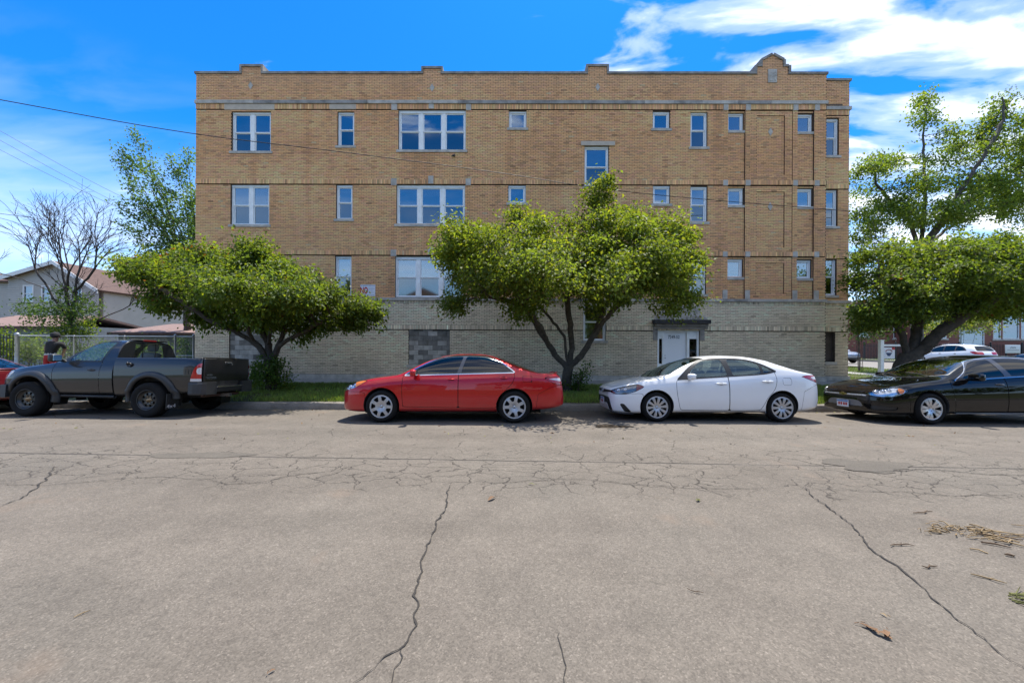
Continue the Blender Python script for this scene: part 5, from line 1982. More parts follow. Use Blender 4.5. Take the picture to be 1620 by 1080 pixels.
# ---- white sedan
def white_front(root, cb, sh):
    em = MB()
    pts = [Vector((-0.012, 0.075 * math.cos(a), 0.627 + 0.048 * math.sin(a))) for a in np.linspace(0, 2 * math.pi, 21)]
    em.tube(pts, 0.007, 6, caps=False)
    em.tube([Vector((-0.012, 0.028 * math.cos(a), 0.627 + 0.045 * math.sin(a))) for a in np.linspace(0, 2 * math.pi, 15)], 0.006, 6, caps=False)
    em.tube([Vector((-0.012, 0.058 * math.cos(a), 0.645 + 0.022 * math.sin(a))) for a in np.linspace(0, 2 * math.pi, 15)], 0.006, 6, caps=False)
    em.build('front_badge', M_CHROME, root)
    pl = MB().cbox((-0.022, 0, .395), (.012, .305, .155)).build('number_plate', M_PLATE, root)
    MB().cbox((-0.0295, 0, .448), (.002, .29, .035)).build('plate_band', mat('plate_blue', (0.10, 0.22, 0.50), .4), pl)
    MB().cbox((-.0295, -.09, .385), (.002, .05, .06)).cbox((-.0295, -.02, .385), (.002, .05, .06)).cbox((-.0295, .05, .385), (.002, .05, .06)).build('plate_print', mat('plate_red_print', (.4, .05, .06), .4), pl)
    MB().tube([(0.0, -.5, .22), (.02, -.56, .20), (.10, -.66, .175), (.22, -.76, .165), (.45, -.83, .160)], .012, 6).build('chin_strip', M_BLACKP, root)


corolla = dict(
    name='white_sedan', label='white four-door sedan parked behind the red sedan, in front of the white entrance door', group='cars parked along the kerb',
    L=4.64, paint=P_WHITE, axles=(0.955, 3.655), Rt=0.315, Rr=0.232, tw=0.20, track=1.53, wheel='cover10', fB=FB, tum=0.50,
    zc=[(0, .675), (.02, .695), (.12, .745), (.35, .815), (.7, .895), (.95, .945), (1.02, .96), (1.5, 1.20), (1.9, 1.355), (2.2, 1.425), (2.6, 1.458), (3.0, 1.447), (3.4, 1.385),
        (3.8, 1.265), (4.15, 1.13), (4.35, 1.075), (4.5, 1.05), (4.555, 1.0), (4.59, .86), (4.625, .70), (4.64, .55)],
    zs=[(0, .645), (.1, .69), (.3, .75), (.6, .83), (.95, .89), (1.3, .925), (1.6, .94), (2.5, .975), (3.5, 1.06), (3.9, 1.07), (4.3, 1.045), (4.5, 1.0), (4.57, .9), (4.64, .5)],
    W=[(0, .44), (.015, .52), (.05, .60), (.12, .68), (.25, .765), (.5, .84), (.8, .872), (1.2, .88), (2.4, .887), (3.4, .887), (3.8, .88), (4.15, .85), (4.4, .79), (4.53, .72), (4.6, .64), (4.64, .5)],
    zb=[(0, .36), (.03, .22), (.12, .165), (.4, .15), (1.3, .17), (3.3, .18), (3.9, .19), (4.4, .24), (4.58, .30), (4.64, .38)],
    dlo=[(1.42, .905, 'c'), (1.70, 1.15), (1.97, 1.315), (2.2, 1.352), (2.46, 1.37), (2.75, 1.366), (3.03, 1.336), (3.28, 1.255), (3.57, 1.095, 'c'), (3.28, 1.035), (2.61, .985), (2.0, .945)],
    panes=[[(1.66, .95, 'c'), (1.77, 1.12), (2.0, 1.295), (2.2, 1.335), (2.46, 1.352, 'c'), (2.515, .995, 'c')],
           [(2.63, 1.005, 'c'), (2.585, 1.352, 'c'), (2.8, 1.345), (3.03, 1.315), (3.225, 1.25, 'c'), (3.255, 1.045, 'c')],
           [(3.305, 1.058, 'c'), (3.285, 1.225, 'c'), (3.50, 1.102, 'c')]],
    trim=M_BLACKP, trim_w=0.014, glass=G_CLEAR,
    wind=[(.97, -.2, 'c'), (.97, 0), (1.03, .35), (1.25, .70, 'c'), (2.10, .54, 'c'), (2.05, .3), (2.03, 0), (2.03, -.2, 'c')],
    backlight=[(3.42, -.2, 'c'), (3.42, 0), (3.46, .49, 'c'), (4.02, .62, 'c'), (4.18, .3), (4.20, 0), (4.20, -.2, 'c')],
    lamps=lambda S, SR: [('headlamp', 'front', [(S(.035), .605, 'c'), (S(.2), .575), (S(.45), .625), (S(.70), .745, 'c'), (S(.55), .795), (S(.25), .735), (S(.05), .655)]),
                         ('in_amber', 'front', [(S(.53), .5), (S(.8), .6), (S(.8), .9), (S(.58), .9)]),
                         ('tail', 'side', [(4.12, .985, 'c'), (4.30, 1.01), (4.7, .985), (4.7, .83), (4.46, .865)]),
                         ('in_white', 'side', [(4.36, .975), (4.7, .96), (4.7, .915), (4.42, .93)])],
    openings=lambda S, SR: [('grille', 'front', [(-.2, .655), (.40, .662), (S(.055), .655, 'c'), (S(.04), .61, 'c'), (.35, .60), (-.2, .585)]),
                            ('lowgrille', 'front', [(-.2, .515, 'c'), (.50, .50, 'c'), (.64, .20, 'c'), (-.2, .185, 'c')]),
                            ('fog', 'front', [(S(.17), .39, 'c'), (S(.27), .37, 'c'), (S(.44), .18, 'c'), (S(.28), .205, 'c')])],
    front_door=[(1.43, .92, 'c'), (1.385, .83), (1.39, .6), (1.45, .30), (1.50, .255, 'c'), (2.512, .245, 'c'), (2.512, 1.0, 'c')],
    rear_door=[(2.52, 1.0, 'c'), (2.52, .245, 'c'), (3.08, .25), (3.21, .30), (3.34, .53), (3.48, .69), (3.55, .90), (3.53, 1.08, 'c')],
    fuel=(3.68, 3.87, .80, .95), fuel_far=False,
    hood=[(.10, -.2, 'c'), (.10, .3), (.16, .5), (.35, .66), (1.12, .76, 'c'), (.97, .4), (.93, 0), (.93, -.2, 'c')],
    trunk=[(4.25, -.2, 'c'), (4.25, .6, 'c'), (4.54, .52, 'c'), (4.55, -.2, 'c')],
    fbumper=[(-.1, .585, 'c'), (.2, .575), (.62, .60), (.66, .5, 'c'), (.68, .05, 'c'), (-.1, .05, 'c')],
    rbumper=[(4.7, .80, 'c'), (4.45, .79), (4.15, .66, 'c'), (4.06, .05, 'c'), (4.7, .05, 'c')],
    amber=mat('dark_red_marker', (.22, .06, .045), .3, coat=.6), lampin=mat('smoked_reflector', (0.16, 0.165, 0.17), 0.25, 0.7), bulbs=((.17, .655, .05), (.30, .675, .045)),
    seat=2.28, rseat=3.15, dash=(1.45, .82), shelf=0.95, mirror=(1.66, .975, .975), fh=(2.23, 2.46, .825), rh=(3.23, 3.46, .875),
    wipers=(((1.06, -.45, 1.005), (1.35, -.08, 1.135)), ((1.02, .15, .99), (1.30, .45, 1.09))), extra=white_front)
white = build_sedan(corolla)
place(white, 2.18, 9.02)
MB().rbox((1.93, -0.02, 1.26), (.03, .20, .07), .012).build('rear_view_mirror', M_DASH, white)

# ---- black sedan
def black_front(root, cb, sh):
    em = MB()
    z = .575
    em.prism([(-.095, z - .018), (-.03, z - .018), (-.022, z - .036), (.034, z - .036), (.026, z - .018), (.095, z - .018), (.082, z + .018), (.022, z + .018), (.016, z + .036), (-.038, z + .036), (-.030, z + .018), (-.108 + .02, z + .018)], -.012, .012)
    o = em.build('front_badge', mat('gold_badge', (.55, .42, .20), .25, 1.0), root)
    o.rotation_euler = (0, 0, R(-90))
    o.location = (-0.018, 0, 0.012)
    pl = MB().cbox((-.034, 0, .362), (.012, .305, .155)).build('number_plate', M_PLATE, root)
    MB().cbox((-.0415, 0, .415), (.002, .29, .034)).build('plate_band', mat('plate_blue', (0.10, 0.22, 0.50), .4), pl)
    MB().cbox((-.0415, -.10, .352), (.002, .045, .062)).cbox((-.0415, -.04, .352), (.002, .045, .062)).cbox((-.0415, .03, .352), (.002, .045, .062)).cbox((-.0415, .09, .352), (.002, .045, .062)).build('plate_print', mat('plate_red_print', (.4, .05, .06), .4), pl)
    # sill strip
    for s_ in (-1, 1):
        MB().tube([(1.55, s_ * .905, .235), (2.6, s_ * .912, .235), (3.55, s_ * .905, .24)], .016, 6).build('sill_strip', mat('sill_grey', (.10, .10, .105), .35, coat=.5), root)


impala = dict(
    name='black_sedan', label='glossy black sedan with five-spoke alloy wheels, front end towards the white sedan', group='cars parked along the kerb',
    L=5.09, paint=P_BLACK, axles=(1.05, 3.857), Rt=0.328, Rr=0.228, tw=0.215, track=1.60, wheel='alloy5', fB=FB, tum=0.50,
    zc=[(0, .625), (.02, .655), (.1, .705), (.25, .77), (.6, .86), (1.2, .955), (1.36, .985), (1.75, 1.18), (2.15, 1.36), (2.45, 1.44), (2.9, 1.492), (3.3, 1.487), (3.7, 1.425), (4.0, 1.31),
        (4.4, 1.12), (4.55, 1.07), (4.92, 1.045), (5.0, .99), (5.04, .84), (5.08, .66), (5.09, .56)],
    zs=[(0, .595), (.1, .655), (.3, .725), (.6, .80), (1.05, .87), (1.5, .91), (1.8, .925), (2.7, .975), (4.0, 1.055), (4.6, 1.035), (4.92, .98), (5.02, .88), (5.09, .5)],
    W=[(0, .50), (.02, .58), (.06, .665), (.13, .745), (.25, .82), (.45, .88), (.75, .912), (1.2, .922), (3.6, .925), (4.2, .90), (4.6, .87), (4.85, .80), (5.0, .70), (5.06, .62), (5.09, .5)],
    zb=[(0, .33), (.03, .225), (.12, .18), (.4, .17), (1.3, .19), (3.6, .20), (4.2, .22), (4.8, .28), (5.03, .34), (5.09, .42)],
    dlo=[(1.62, .92, 'c'), (1.90, 1.09), (2.10, 1.285), (2.31, 1.362), (2.59, 1.395), (2.9, 1.412), (3.2, 1.41), (3.55, 1.36), (3.80, 1.25), (4.04, 1.085, 'c'), (3.4, 1.04), (2.71, .995)],
    panes=[[(1.80, .955, 'c'), (1.93, 1.09), (2.12, 1.268), (2.32, 1.342), (2.60, 1.376, 'c'), (2.72, 1.015, 'c')],
           [(2.86, 1.025, 'c'), (2.72, 1.388, 'c'), (2.95, 1.394), (3.2, 1.39), (3.52, 1.342), (3.72, 1.255, 'c'), (3.80, 1.085, 'c')]],
    trim=M_CHROME, trim_w=0.011, glass=G_TINT, pillar_mat=mat('glossy_pillar', (0.05, 0.05, 0.055), 0.2, coat=0.6),
    wglass=glass_mat('impala_windshield', (0.5, 0.55, 0.54), 0.14, 0.008),
    wind=[(1.34, -.2, 'c'), (1.34, 0), (1.40, .35), (1.62, .73, 'c'), (2.38, .56, 'c'), (2.34, .3), (2.32, 0), (2.32, -.2, 'c')],
    backlight=[(3.78, -.2, 'c'), (3.78, 0), (3.82, .50, 'c'), (4.36, .65, 'c'), (4.48, .3), (4.50, 0), (4.50, -.2, 'c')],
    lamps=lambda S, SR: [('headlamp', 'front', [(S(.02), .612), (S(.08), .575), (S(.24), .565), (S(.44), .60), (S(.60), .70), (S(.50), .775), (S(.32), .795), (S(.15), .745), (S(.05), .675)]),
                         ('in_amber', 'front', [(S(.43), .64), (S(.49), .645), (S(.535), .70), (S(.49), .74), (S(.43), .74)]),
                         ('tail', 'side', [(4.62, .96), (4.8, .80), (5.2, .78), (5.2, .97)])],
    openings=lambda S, SR: [('chrome', 'front', [(-.2, .592), (.45, .598), (.58, .588, 'c'), (.57, .570), (.45, .568), (-.2, .560)]),
                            ('grille', 'front', [(-.2, .552), (.45, .560), (.55, .555, 'c'), (.52, .515), (-.2, .50)]),
                            ('lowgrille', 'front', [(-.2, .475, 'c'), (.48, .465, 'c'), (.45, .27), (.38, .255), (-.2, .25, 'c')]),
                            ('fog', 'front', [(S(.05), .375), (S(.40), .355, 'c'), (S(.34), .285), (S(.05), .285)])],
    lg_off=-.004, lowgrille_mat=mat('grey_mesh_grille', (.16, .16, .165), .5, bump=.6, bscale=70),
    front_door=[(1.53, .94, 'c'), (1.50, .80), (1.54, .55), (1.56, .28, 'c'), (2.66, .27, 'c'), (2.66, 1.01, 'c')],
    rear_door=[(2.668, 1.01, 'c'), (2.668, .27, 'c'), (3.45, .28), (3.50, .42), (3.62, .62), (3.80, .80), (3.84, 1.06, 'c')],
    hood=[(.12, -.2, 'c'), (.12, .35), (.2, .55), (.4, .68), (1.42, .80, 'c'), (1.30, .4), (1.27, 0), (1.27, -.2, 'c')],
    trunk=[(4.58, -.2, 'c'), (4.58, .65, 'c'), (4.98, .55, 'c'), (4.99, -.2, 'c')],
    fbumper=[(-.1, .545, 'c'), (.05, .575), (.3, .57), (.60, .60, 'c'), (.64, .05, 'c'), (-.1, .05, 'c')],
    rbumper=[(5.2, .76, 'c'), (4.9, .75), (4.6, .62, 'c'), (4.5, .05, 'c'), (5.2, .05, 'c')],
    bulbs=((.13, .655, .048), (.22, .675, .042), (.31, .69, .042)),
    seat=2.55, rseat=3.5, dash=(1.75, .86), shelf=0.95, mirror=(1.89, 1.02, .995), mL=.25, mH=.15, fh=(2.42, 2.60, .845), rh=(3.5, 3.68, .88), handle_m=mat('black_handle', (0.01, 0.01, 0.011), .2, coat=1.0),
    wipers=(((1.40, -.55, 1.005), (1.52, .05, 1.075)), ((1.36, .1, 1.0), (1.50, .62, 1.045))), extra=black_front)
black = build_sedan(impala)
place(black, 7.79, 8.87)


# ================================================================ PICKUP
def build_pickup():
    root = empty('pickup_truck', (0, 0, 0), 0, 'charcoal pickup truck with black wheels and flared arches parked at the kerb', 'pickup truck', 'cars parked along the kerb')
    fb = [(0, .90), (.06, .935), (.25, .975), (.5, 1.0), (.68, 1.0), (.85, .975), (.95, .945), (1, .92)]
    # --- hood and cab
    cab = dict(L=2.745, crown=0.05, tum=0.36, fB=fb,
               zc=[(0, .80), (.03, .92), (.08, 1.0), (.2, 1.07), (.5, 1.135), (.9, 1.19), (1.22, 1.245), (1.36, 1.285), (1.75, 1.54), (2.02, 1.69), (2.2, 1.745), (2.45, 1.772), (2.70, 1.765), (2.735, 1.75), (2.745, 1.73)],
               zs=[(0, .76), (.05, .88), (.2, .985), (.5, 1.06), (.9, 1.115), (1.3, 1.17), (1.6, 1.195), (2.1, 1.215), (2.745, 1.23)],
               W=[(0, .55), (.03, .64), (.08, .70), (.18, .755), (.35, .79), (.6, .805), (1.1, .815), (1.5, .822), (2.745, .828)],
               zb=[(0, .62), (.05, .56), (.15, .52), (.5, .50), (1.3, .47), (2.745, .47)])
    cb = CarBody(cab)
    sh = cb.sh
    ax1, ax2, Rt = 0.86, 3.64, 0.388
    za, Ra = Rt + 0.045, 0.470
    P = P_GREY
    sh.cut(lambda V: np.maximum(np.hypot(V[:, 0] - ax1, V[:, 2] - za) - Ra, 0.45 - V[:, 1]), ('A', 'B'), 'hole')
    cb.region(cb.g_side(curve([(1.50, 1.235, 'c'), (1.62, 1.36), (2.02, 1.635), (2.19, 1.695), (2.36, 1.712), (2.585, 1.708, 'c'), (2.50, 1.50), (2.415, 1.24, 'c')]), .3), ('B', 'C', 'D'), 'pillar', band=.016, bandtag='dlotrim')
    cb.region(cb.g_side(curve([(1.66, 1.255, 'c'), (1.74, 1.39), (2.04, 1.615), (2.2, 1.672), (2.36, 1.688), (2.55, 1.685, 'c'), (2.47, 1.50), (2.395, 1.258, 'c')]), .3), ('pillar',), 'pane0')
    cb.region(cb.g_top(curve([(1.30, -.2, 'c'), (1.30, 0), (1.34, .35), (1.52, .58, 'c'), (2.13, .47, 'c'), (2.08, .3), (2.06, 0), (2.06, -.2, 'c')]), 1.1), ('C', 'D'), 'wind', band=.022, bandtag='seal')
    S = lambda x: float(np.interp(x, *cb.sF))
    cb.region(cb.g_front(curve([(S(.02), .85), (S(.2), .84), (S(.33), .93), (S(.36), 1.035), (S(.2), 1.03), (S(.05), .965)])), ('B', 'C', 'endcap'), 'headlamp', gap=.004)
    cb.region(cb.g_front(curve([(-.2, .98), (.55, .96), (.58, .78), (-.2, .76)])), ('B', 'C', 'endcap', 'D'), 'grille')
    cb.region(cb.g_side(curve([(1.35, 1.24, 'c'), (1.335, 1.0), (1.37, .70), (1.45, .52, 'c'), (2.43, .505, 'c'), (2.45, 1.24, 'c')]), .3), ('B', 'C'), 'fdoor', gap=.005)
    cb.region(cb.g_top(curve([(.14, -.2, 'c'), (.14, .4), (.25, .60), (.5, .68), (1.33, .73, 'c'), (1.25, .4), (1.23, 0), (1.23, -.2, 'c')]), .8), ('C', 'D', 'B'), 'hood', gap=.005)
    # rear cap: window opening
    sh.cut(lambda V: np.maximum(sdp(V[:, [1, 2]], curve([(-.5, 1.30, 'c'), (.60, 1.30, 'c'), (.595, 1.36), (.56, 1.60), (.53, 1.665), (.45, 1.685), (0, 1.70), (-.5, 1.70, 'c')])), 2.74 - V[:, 0]), ('endcap',), 'back')
    sh.emit(('A', 'B', 'C', 'D', 'endcap'), 'body', [P, M_BLACKP], root, mi={'A': 1})
    sh.emit('gap', 'panel_gap', M_GAP, root, off=-.008)
    sh.emit('hood', 'hood', P, root)
    fd = sh.emit('fdoor', 'door', P, root, sides='split')
    sh.emit('dlotrim', 'window_trim', M_BLACKP, root, off=.003, sides='split')
    sh.emit('pillar', 'pillar_cover', M_BLACKP, root, off=-.002, sides='split')
    sh.emit('pane0', 'side_window', G_CLEAR, root, off=-.006, sides='split')
    sh.emit('seal', 'window_seal', M_BLACKP, root)
    sh.emit('wind', 'windshield', G_CLEAR, root, off=-.003)
    rw = sh.emit('back', 'rear_window', glass_mat('pickup_rear_glass', (.75, .8, .8), .03, .01), root, off=-.004)[0]
    MB().box(2.735, 2.748, -.165, -.150, 1.30, 1.695).box(2.735, 2.748, .150, .165, 1.30, 1.695).build('slider_bar', M_BLACKP, rw)
    hl = sh.emit('headlamp', 'headlight', M_LENS, root, off=.002, sides='split')
    for a, b in zip(sh.emit('headlamp', 'lamp_reflector', mat('aged_lamp', (.62, .55, .42), .35, .3), root, off=-.02, sides='split'), hl):
        a.parent = b
    sh.emit('grille', 'grille', M_BLACKP, root, off=-.015)
    # third brake light and roof lip
    bl = MB().rbox((2.735, 0, 1.752), (.05, .34, .045), .015).build('brake_light', mat('dim_red_lens', (.16, .008, .010), .2, coat=.8), root)
    MB().rbox((2.715, 0, 1.762), (.07, .92, .022), .010).build('roof_lip', M_BLACKP, root)
    # black rear cab wall frame seen round the window
    # --- bed
    xs = np.concatenate([[2.775, 2.79], np.arange(2.82, 4.60, .04), [4.62, 4.65, 4.68, 4.70, 4.715, 4.725]])
    Wb = pchip([(2.775, .828), (3.6, .832), (4.4, .828), (4.60, .815), (4.68, .795), (4.71, .775), (4.725, .745)])
    z0b = pchip([(2.775, .47), (3.2, .48), (4.1, .52), (4.725, .56)])
    prof = pchip(fb)
    zt = 1.305
    rows = []
    for x in xs:
        W_, zb = float(Wb(x)), float(z0b(x))
        r = [(W_ * .80, zb)]
        for k in range(24):
            v = k / 23
            r.append((W_ * float(prof(v * .93)), zb + (zt - zb) * v))
        r += [(W_ * .945, zt + .018), (W_ * .92, zt + .024), (W_ * .88, zt + .022), (W_ * .865, zt + .005), (W_ * .86, zt - .06), (W_ * .85, .86)]
        rows.append(r)
    G = np.zeros((len(xs), len(rows[0]), 3))
    G[:, :, 0] = xs[:, None]; G[:, :, 1:] = np.array(rows)
    bs = Shell(G, ['A'] + ['B'] * 23 + ['R'] * 7, cap0=False, cap1=False)
    bs.N = [n for n in bs.N]
    bs.cut(lambda V: np.maximum(np.hypot(V[:, 0] - ax2, V[:, 2] - za) - Ra, .5 - V[:, 1]), ('A', 'B'), 'hole')
    # tail lights wrap the rear corners
    bs.cut(lambda V: np.maximum(sdp(V[:, [0, 2]], curve([(4.53, .80, 'c'), (4.80, .80, 'c'), (4.80, 1.21, 'c'), (4.70, 1.20), (4.60, 1.05)])), .5 - V[:, 1]), ('B',), 'tail')
    bs.cut(lambda V: sdp(V[:, [0, 2]], [(4.4, .78), (4.9, .78), (4.9, .862), (4.4, .862)]), ('tail',), 'tailw')
    bs.cut(lambda V: np.hypot((V[:, 0] - 4.71) * 1.5, V[:, 2] - 1.035) - .075, ('tail',), 'tailw')
    bs.emit(('A', 'B', 'R'), 'bed_side', P, root, sides='split')
    for tg, nm, mt in (('tail', 'tail_light', M_REDL), ('tailw', 'reversing_lens', M_CLEARL)):
        bs.emit(tg, nm, mt, root, off=.006, sides='split')
    # end skin of the bed beside the tailgate, floor and front wall
    b = MB()
    for s_ in (-1, 1):
        b.box(4.700, 4.712, min(s_ * .705, s_ * .745), max(s_ * .705, s_ * .745), .56, zt + .02)
    b.box(2.79, 4.70, -.70, .70, .80, .86).box(2.776, 2.80, -.74, .74, .50, zt + .01)
    b.box(3.25, 4.03, -.70, -.52, .86, 1.08).box(3.25, 4.03, .52, .70, .86, 1.08)
    b.build('bed_liner', mat('bed_liner', (.02, .02, .02), .85, bump=.3), root)
    tg = MB().rbox((4.728, 0, 1.055), (.05, 1.40, .535), .02, seg=3)
    tg.tube([(4.72, -.70, 1.325), (4.73, 0, 1.332), (4.72, .70, 1.325)], .018, 8)
    tgo = tg.build('tailgate', mat('satin_black', (.007, .007, .0075), .38, coat=.4, var=.3, vscale=5), root)
    MB().rbox((4.757, .02, 1.215), (.02, .26, .075), .01).build('tailgate_handle', M_BLACKP, tgo)
    MB().cbox((4.770, .02, 1.228), (.004, .14, .018)).cbox((4.770, .10, 1.195), (.004, .03, .024)).build('handle_plate', M_CHROME, tgo)
    tx = text_obj('badge_lettering', 'TACOMA', .075, M_CHROME, tgo, (4.756, -.51, .875), (R(90), 0, R(90)), .002)
    text_obj('badge_lettering', 'ACCESS', .045, M_CHROME, tgo, (4.756, -.55, .945), (R(90), 0, R(90)), .002)
    # rear bumper: corner pieces, step, hitch
    M_BUMP = mat('grey_bumper_plastic', (.030, .031, .033), .5, var=.15)
    for s_ in (-1, 1):
        bb = MB()
        pts = [(4.52, .845), (4.62, .85), (4.72, .835), (4.79, .79), (4.815, .70), (4.82, .40), (4.70, .40), (4.60, .62), (4.52, .76)]
        lv = [(.50, .985), (.53, 1.0), (.74, 1.0), (.775, .985)]
        vs = []
        for z, k in lv:
            vs += [(x, s_ * y * (k if i < 6 else 1), z) for i, (x, y) in enumerate(pts)]
        n = len(pts)
        fs = [(l * n + i, l * n + (i + 1) % n, (l + 1) * n + (i + 1) % n, (l + 1) * n + i) for l in range(3) for i in range(n)]
        fs += [tuple(range(n)), tuple(range(3 * n, 4 * n))]
        bb.add(vs, fs)
        bb.build('rear_bumper', M_BUMP, root)
        MB().box(4.60, 4.80, min(s_ * .36, s_ * .75), max(s_ * .36, s_ * .75), .776, .786).build('bumper_pad', M_BLACKP, root)
    MB().rbox((4.74, 0, .60), (.14, .82, .12), .02).build('bumper_step', M_BLACKP, root)
    MB().box(4.755, 4.765, -.34, .34, .655, .80).build('bumper_recess', M_BLACKP, root)
    MB().rbox((4.80, 0, .665), (.05, .80, .022), .008).build('step_edge', M_CHROME, root)
    hz = MB()
    hz.box(4.55, 4.84, -.035, -.027, .42, .49).box(4.55, 4.84, .027, .035, .42, .49).box(4.55, 4.84, -.027, .027, .42, .428).box(4.55, 4.84, -.027, .027, .482, .49)
    hz.build('tow_hitch', mat('worn_steel', (.35, .34, .33), .4, .9), root)
    MB().tube([(4.60, -.55, .46), (4.60, .55, .46)], .035, 8).tube([(4.82, -.13, .44), (4.85, -.12, .41), (4.84, -.10, .45)], .01, 5).build('hitch_bar', mat('rusty_bar', (.09, .05, .035), .85), root)
    # fender flares
    def flare(xa, bodyY, a0, a1):
        for s_ in (-1, 1):
            m = MB()
            N = 44
            vs = []
            prof = [(Ra - .012, .025), (Ra - .006, .062), (Ra + .03, .070), (Ra + .085, .055), (Ra + .118, .022), (Ra + .122, -.012)]
            for i in range(N + 1):
                a = a0 + (a1 - a0) * i / N
                for r_, o in prof:
                    rr = r_ * (1 + .05 * max(0, abs(math.sin(a)) < .3))
                    x, z = xa + rr * math.cos(a), za + rr * math.sin(a)
                    vs.append((x, s_ * (float(bodyY(x, max(z, .48))) + o), z))
            n = len(prof)
            fs = [(i * n + k, (i + 1) * n + k, (i + 1) * n + k + 1, i * n + k + 1) for i in range(N) for k in range(n - 1)]
            if s_ > 0:
                fs = [f[::-1] for f in fs]
            m.add(vs, fs, 0, True)
            m.build('fender_flare', mat('flare_plastic', (.024, .025, .026), .45, var=.12), root)
    flare(ax1, lambda x, z: cb.bodyY(max(x, .12), z), R(-12), R(178))
    bedY = lambda x, z: Wb(np.clip(x, 2.775, 4.725)) * prof(np.clip((z - z0b(x)) / (zt - z0b(x)), 0, 1) * .93)
    flare(ax2, bedY, R(-2), R(190))
    wheel_well(cb, ax1, za, Ra, .45, root, M_WELL, lip=False)
    wheel_well(cb, ax2, za, Ra, .50, root, M_WELL, lip=False, bodyY=bedY)
    for xa in (ax1, ax2):
        for s_ in (-1, 1):
            make_wheel(root, (xa, s_ * .765, Rt), Rt, .265, .222, 'steel8', s_, 0.0)
    # front bumper, mud flaps, chassis, exhaust
    fbm = MB()
    pts = [(-.06, .0), (-.06, .45), (.0, .66), (.12, .80), (.33, .85), (.33, .78), (.15, .70), (.05, .45), (.05, 0)]
    for s_ in (-1, 1):
        vs = [(x, s_ * y, z) for z in (.42, .70) for x, y in pts]
        n = len(pts)
        fbm.add(vs, [(i, (i + 1) % n, n + (i + 1) % n, n + i) for i in range(n)] + [tuple(range(n)), tuple(range(n, 2 * n))])
    fbm.build('front_bumper', M_BUMP, root)
    for s_ in (-1, 1):
        fl = MB().cbox((4.115, s_ * .77, .36), (.012, .30, .34), rot=None).build('mud_flap', M_BLACKP, root)
    text_obj('flap_lettering', '4x4', .12, M_CLEARL, root, (4.124, -.80, .25), (R(90), 0, R(90)), .001, 1.2)
    ch = MB().box(.3, 4.6, -.50, -.40, .42, .54).box(.3, 4.6, .40, .50, .42, .54).tube([(ax1, -.7, .39), (ax1, .7, .39)], .05).tube([(ax2, -.7, .39), (ax2, .7, .39)], .06)
    ch.sphere((ax2, 0.05, .39), .16, 12).tube([(2.2, .55, .42), (4.5, .55, .45)], .03)
    ch.box(1.5, 2.7, -.7, .7, .44, .47)
    ch.build('chassis', M_WELL, root)
    MB().rbox((4.2, -.15, .55), (.7, .7, .2), .1).build('spare_wheel', M_TYRE, root)
    # cabin
    MB().box(1.1, 2.70, -.70, .70, .55, .62).box(1.2, 1.3, -.7, .7, .6, 1.15).build('cabin_floor', M_DASH, root)
    seat_set(root, 2.28, .80, .36, M_SEATL, dash=(1.58, 1.12))
    mb = mirror_cap(root, 1.60, .99, 1.31, M_BLACKP, -1, .20, .17)
    mirror_cap(root, 1.60, .99, 1.31, M_BLACKP, 1, .20, .17)
    for d, s_ in ((fd[0], -1), (fd[1], 1)):
        door_handle(d, cb, 2.17, 2.33, 1.045, M_BLACKP, s_, .035)
    # fuel filler hanging open on the bed side
    MB().tube([(3.15, -.83, 1.17), (3.15, -.86, 1.165)], .05, 14).sphere((3.13, -.87, 1.20), .03, 8).build('fuel_filler', M_BLACKP, root)
    MB().tube([(1.30, -.70, .46), (2.75, -.74, .445)], .035, 8).build('rock_rail', M_BLACKP, root)
    return root


truck = build_pickup()
place(truck, -11.72, 9.37, -0.024)
# ================================================================ TREES AND SHRUBS
M_BARK = mat('dark_bark', (0.085, 0.066, 0.048), 0.95, var=0.35, vscale=9.0, bump=0.9, bscale=35.0)
M_BARK2 = mat('grey_bark', (0.10, 0.088, 0.072), 0.95, var=0.35, vscale=6.0, bump=0.9, bscale=25.0)
M_LEAF = leaf_mat('leaf', 0.55, 0.55)


def lump_points(lumps, n, Y, depth=1.0, seed=0, shell=0.0, clump=0.0, pseed=None, even=0.26):
    """Random points in a union of ellipsoids given as (px, py, rx, ry[, dY]) in the photo at depth Y.
    With clump > 0 the points gather in leafy sprays of about that radius (m), so the outline is ragged and has gaps."""
    r_ = np.random.default_rng(seed)
    vol = np.array([l[2] * l[3] * min(l[2], l[3] * 1.6) ** .8 for l in lumps], float)
    k = Y / FPX

    def inside(cnt, sh):
        out = []
        for l, c in zip(lumps, cnt):
            d = r_.normal(size=(c, 3)); d /= np.linalg.norm(d, axis=1, keepdims=True)
            p = d * (sh + (1 - sh) * r_.random((c, 1))) ** (1 / 3)
            dep = min(l[2], l[3] * 2.0) * k * depth
            out.append(np.array([PW(l[0] + a * l[2], l[1] - c_ * l[3], Y + (l[4] if len(l) > 4 else 0) + b * dep) for a, b, c_ in p]))
        return np.concatenate(out, 0)
    if not clump:
        return inside(np.maximum(3, (vol / vol.sum() * n)).astype(int), shell)
    area = vol ** (2 / 3)
    tot = 0.55 * sum(l[2] * l[3] for l in lumps) * k * k / (clump * clump) * 2.2
    cen = inside(np.maximum(2, area / area.sum() * tot).astype(int), 0.45)
    rad = clump * r_.uniform(0.55, 1.35, len(cen))
    q = np.random.default_rng(seed + 999 if pseed is None else pseed)
    pick = q.choice(len(cen), n, p=rad ** 2 / (rad ** 2).sum())
    d = q.normal(size=(n, 3)) * 0.52
    pts = cen[pick] + d * rad[pick, None] * np.array([1.0, 1.0, 0.72])
    if even:
        r_ = q
        m = int(n * even)
        u = inside(np.maximum(3, (vol / vol.sum() * m)).astype(int), shell)
        pts = np.concatenate([pts[:n - m], u])
    return pts


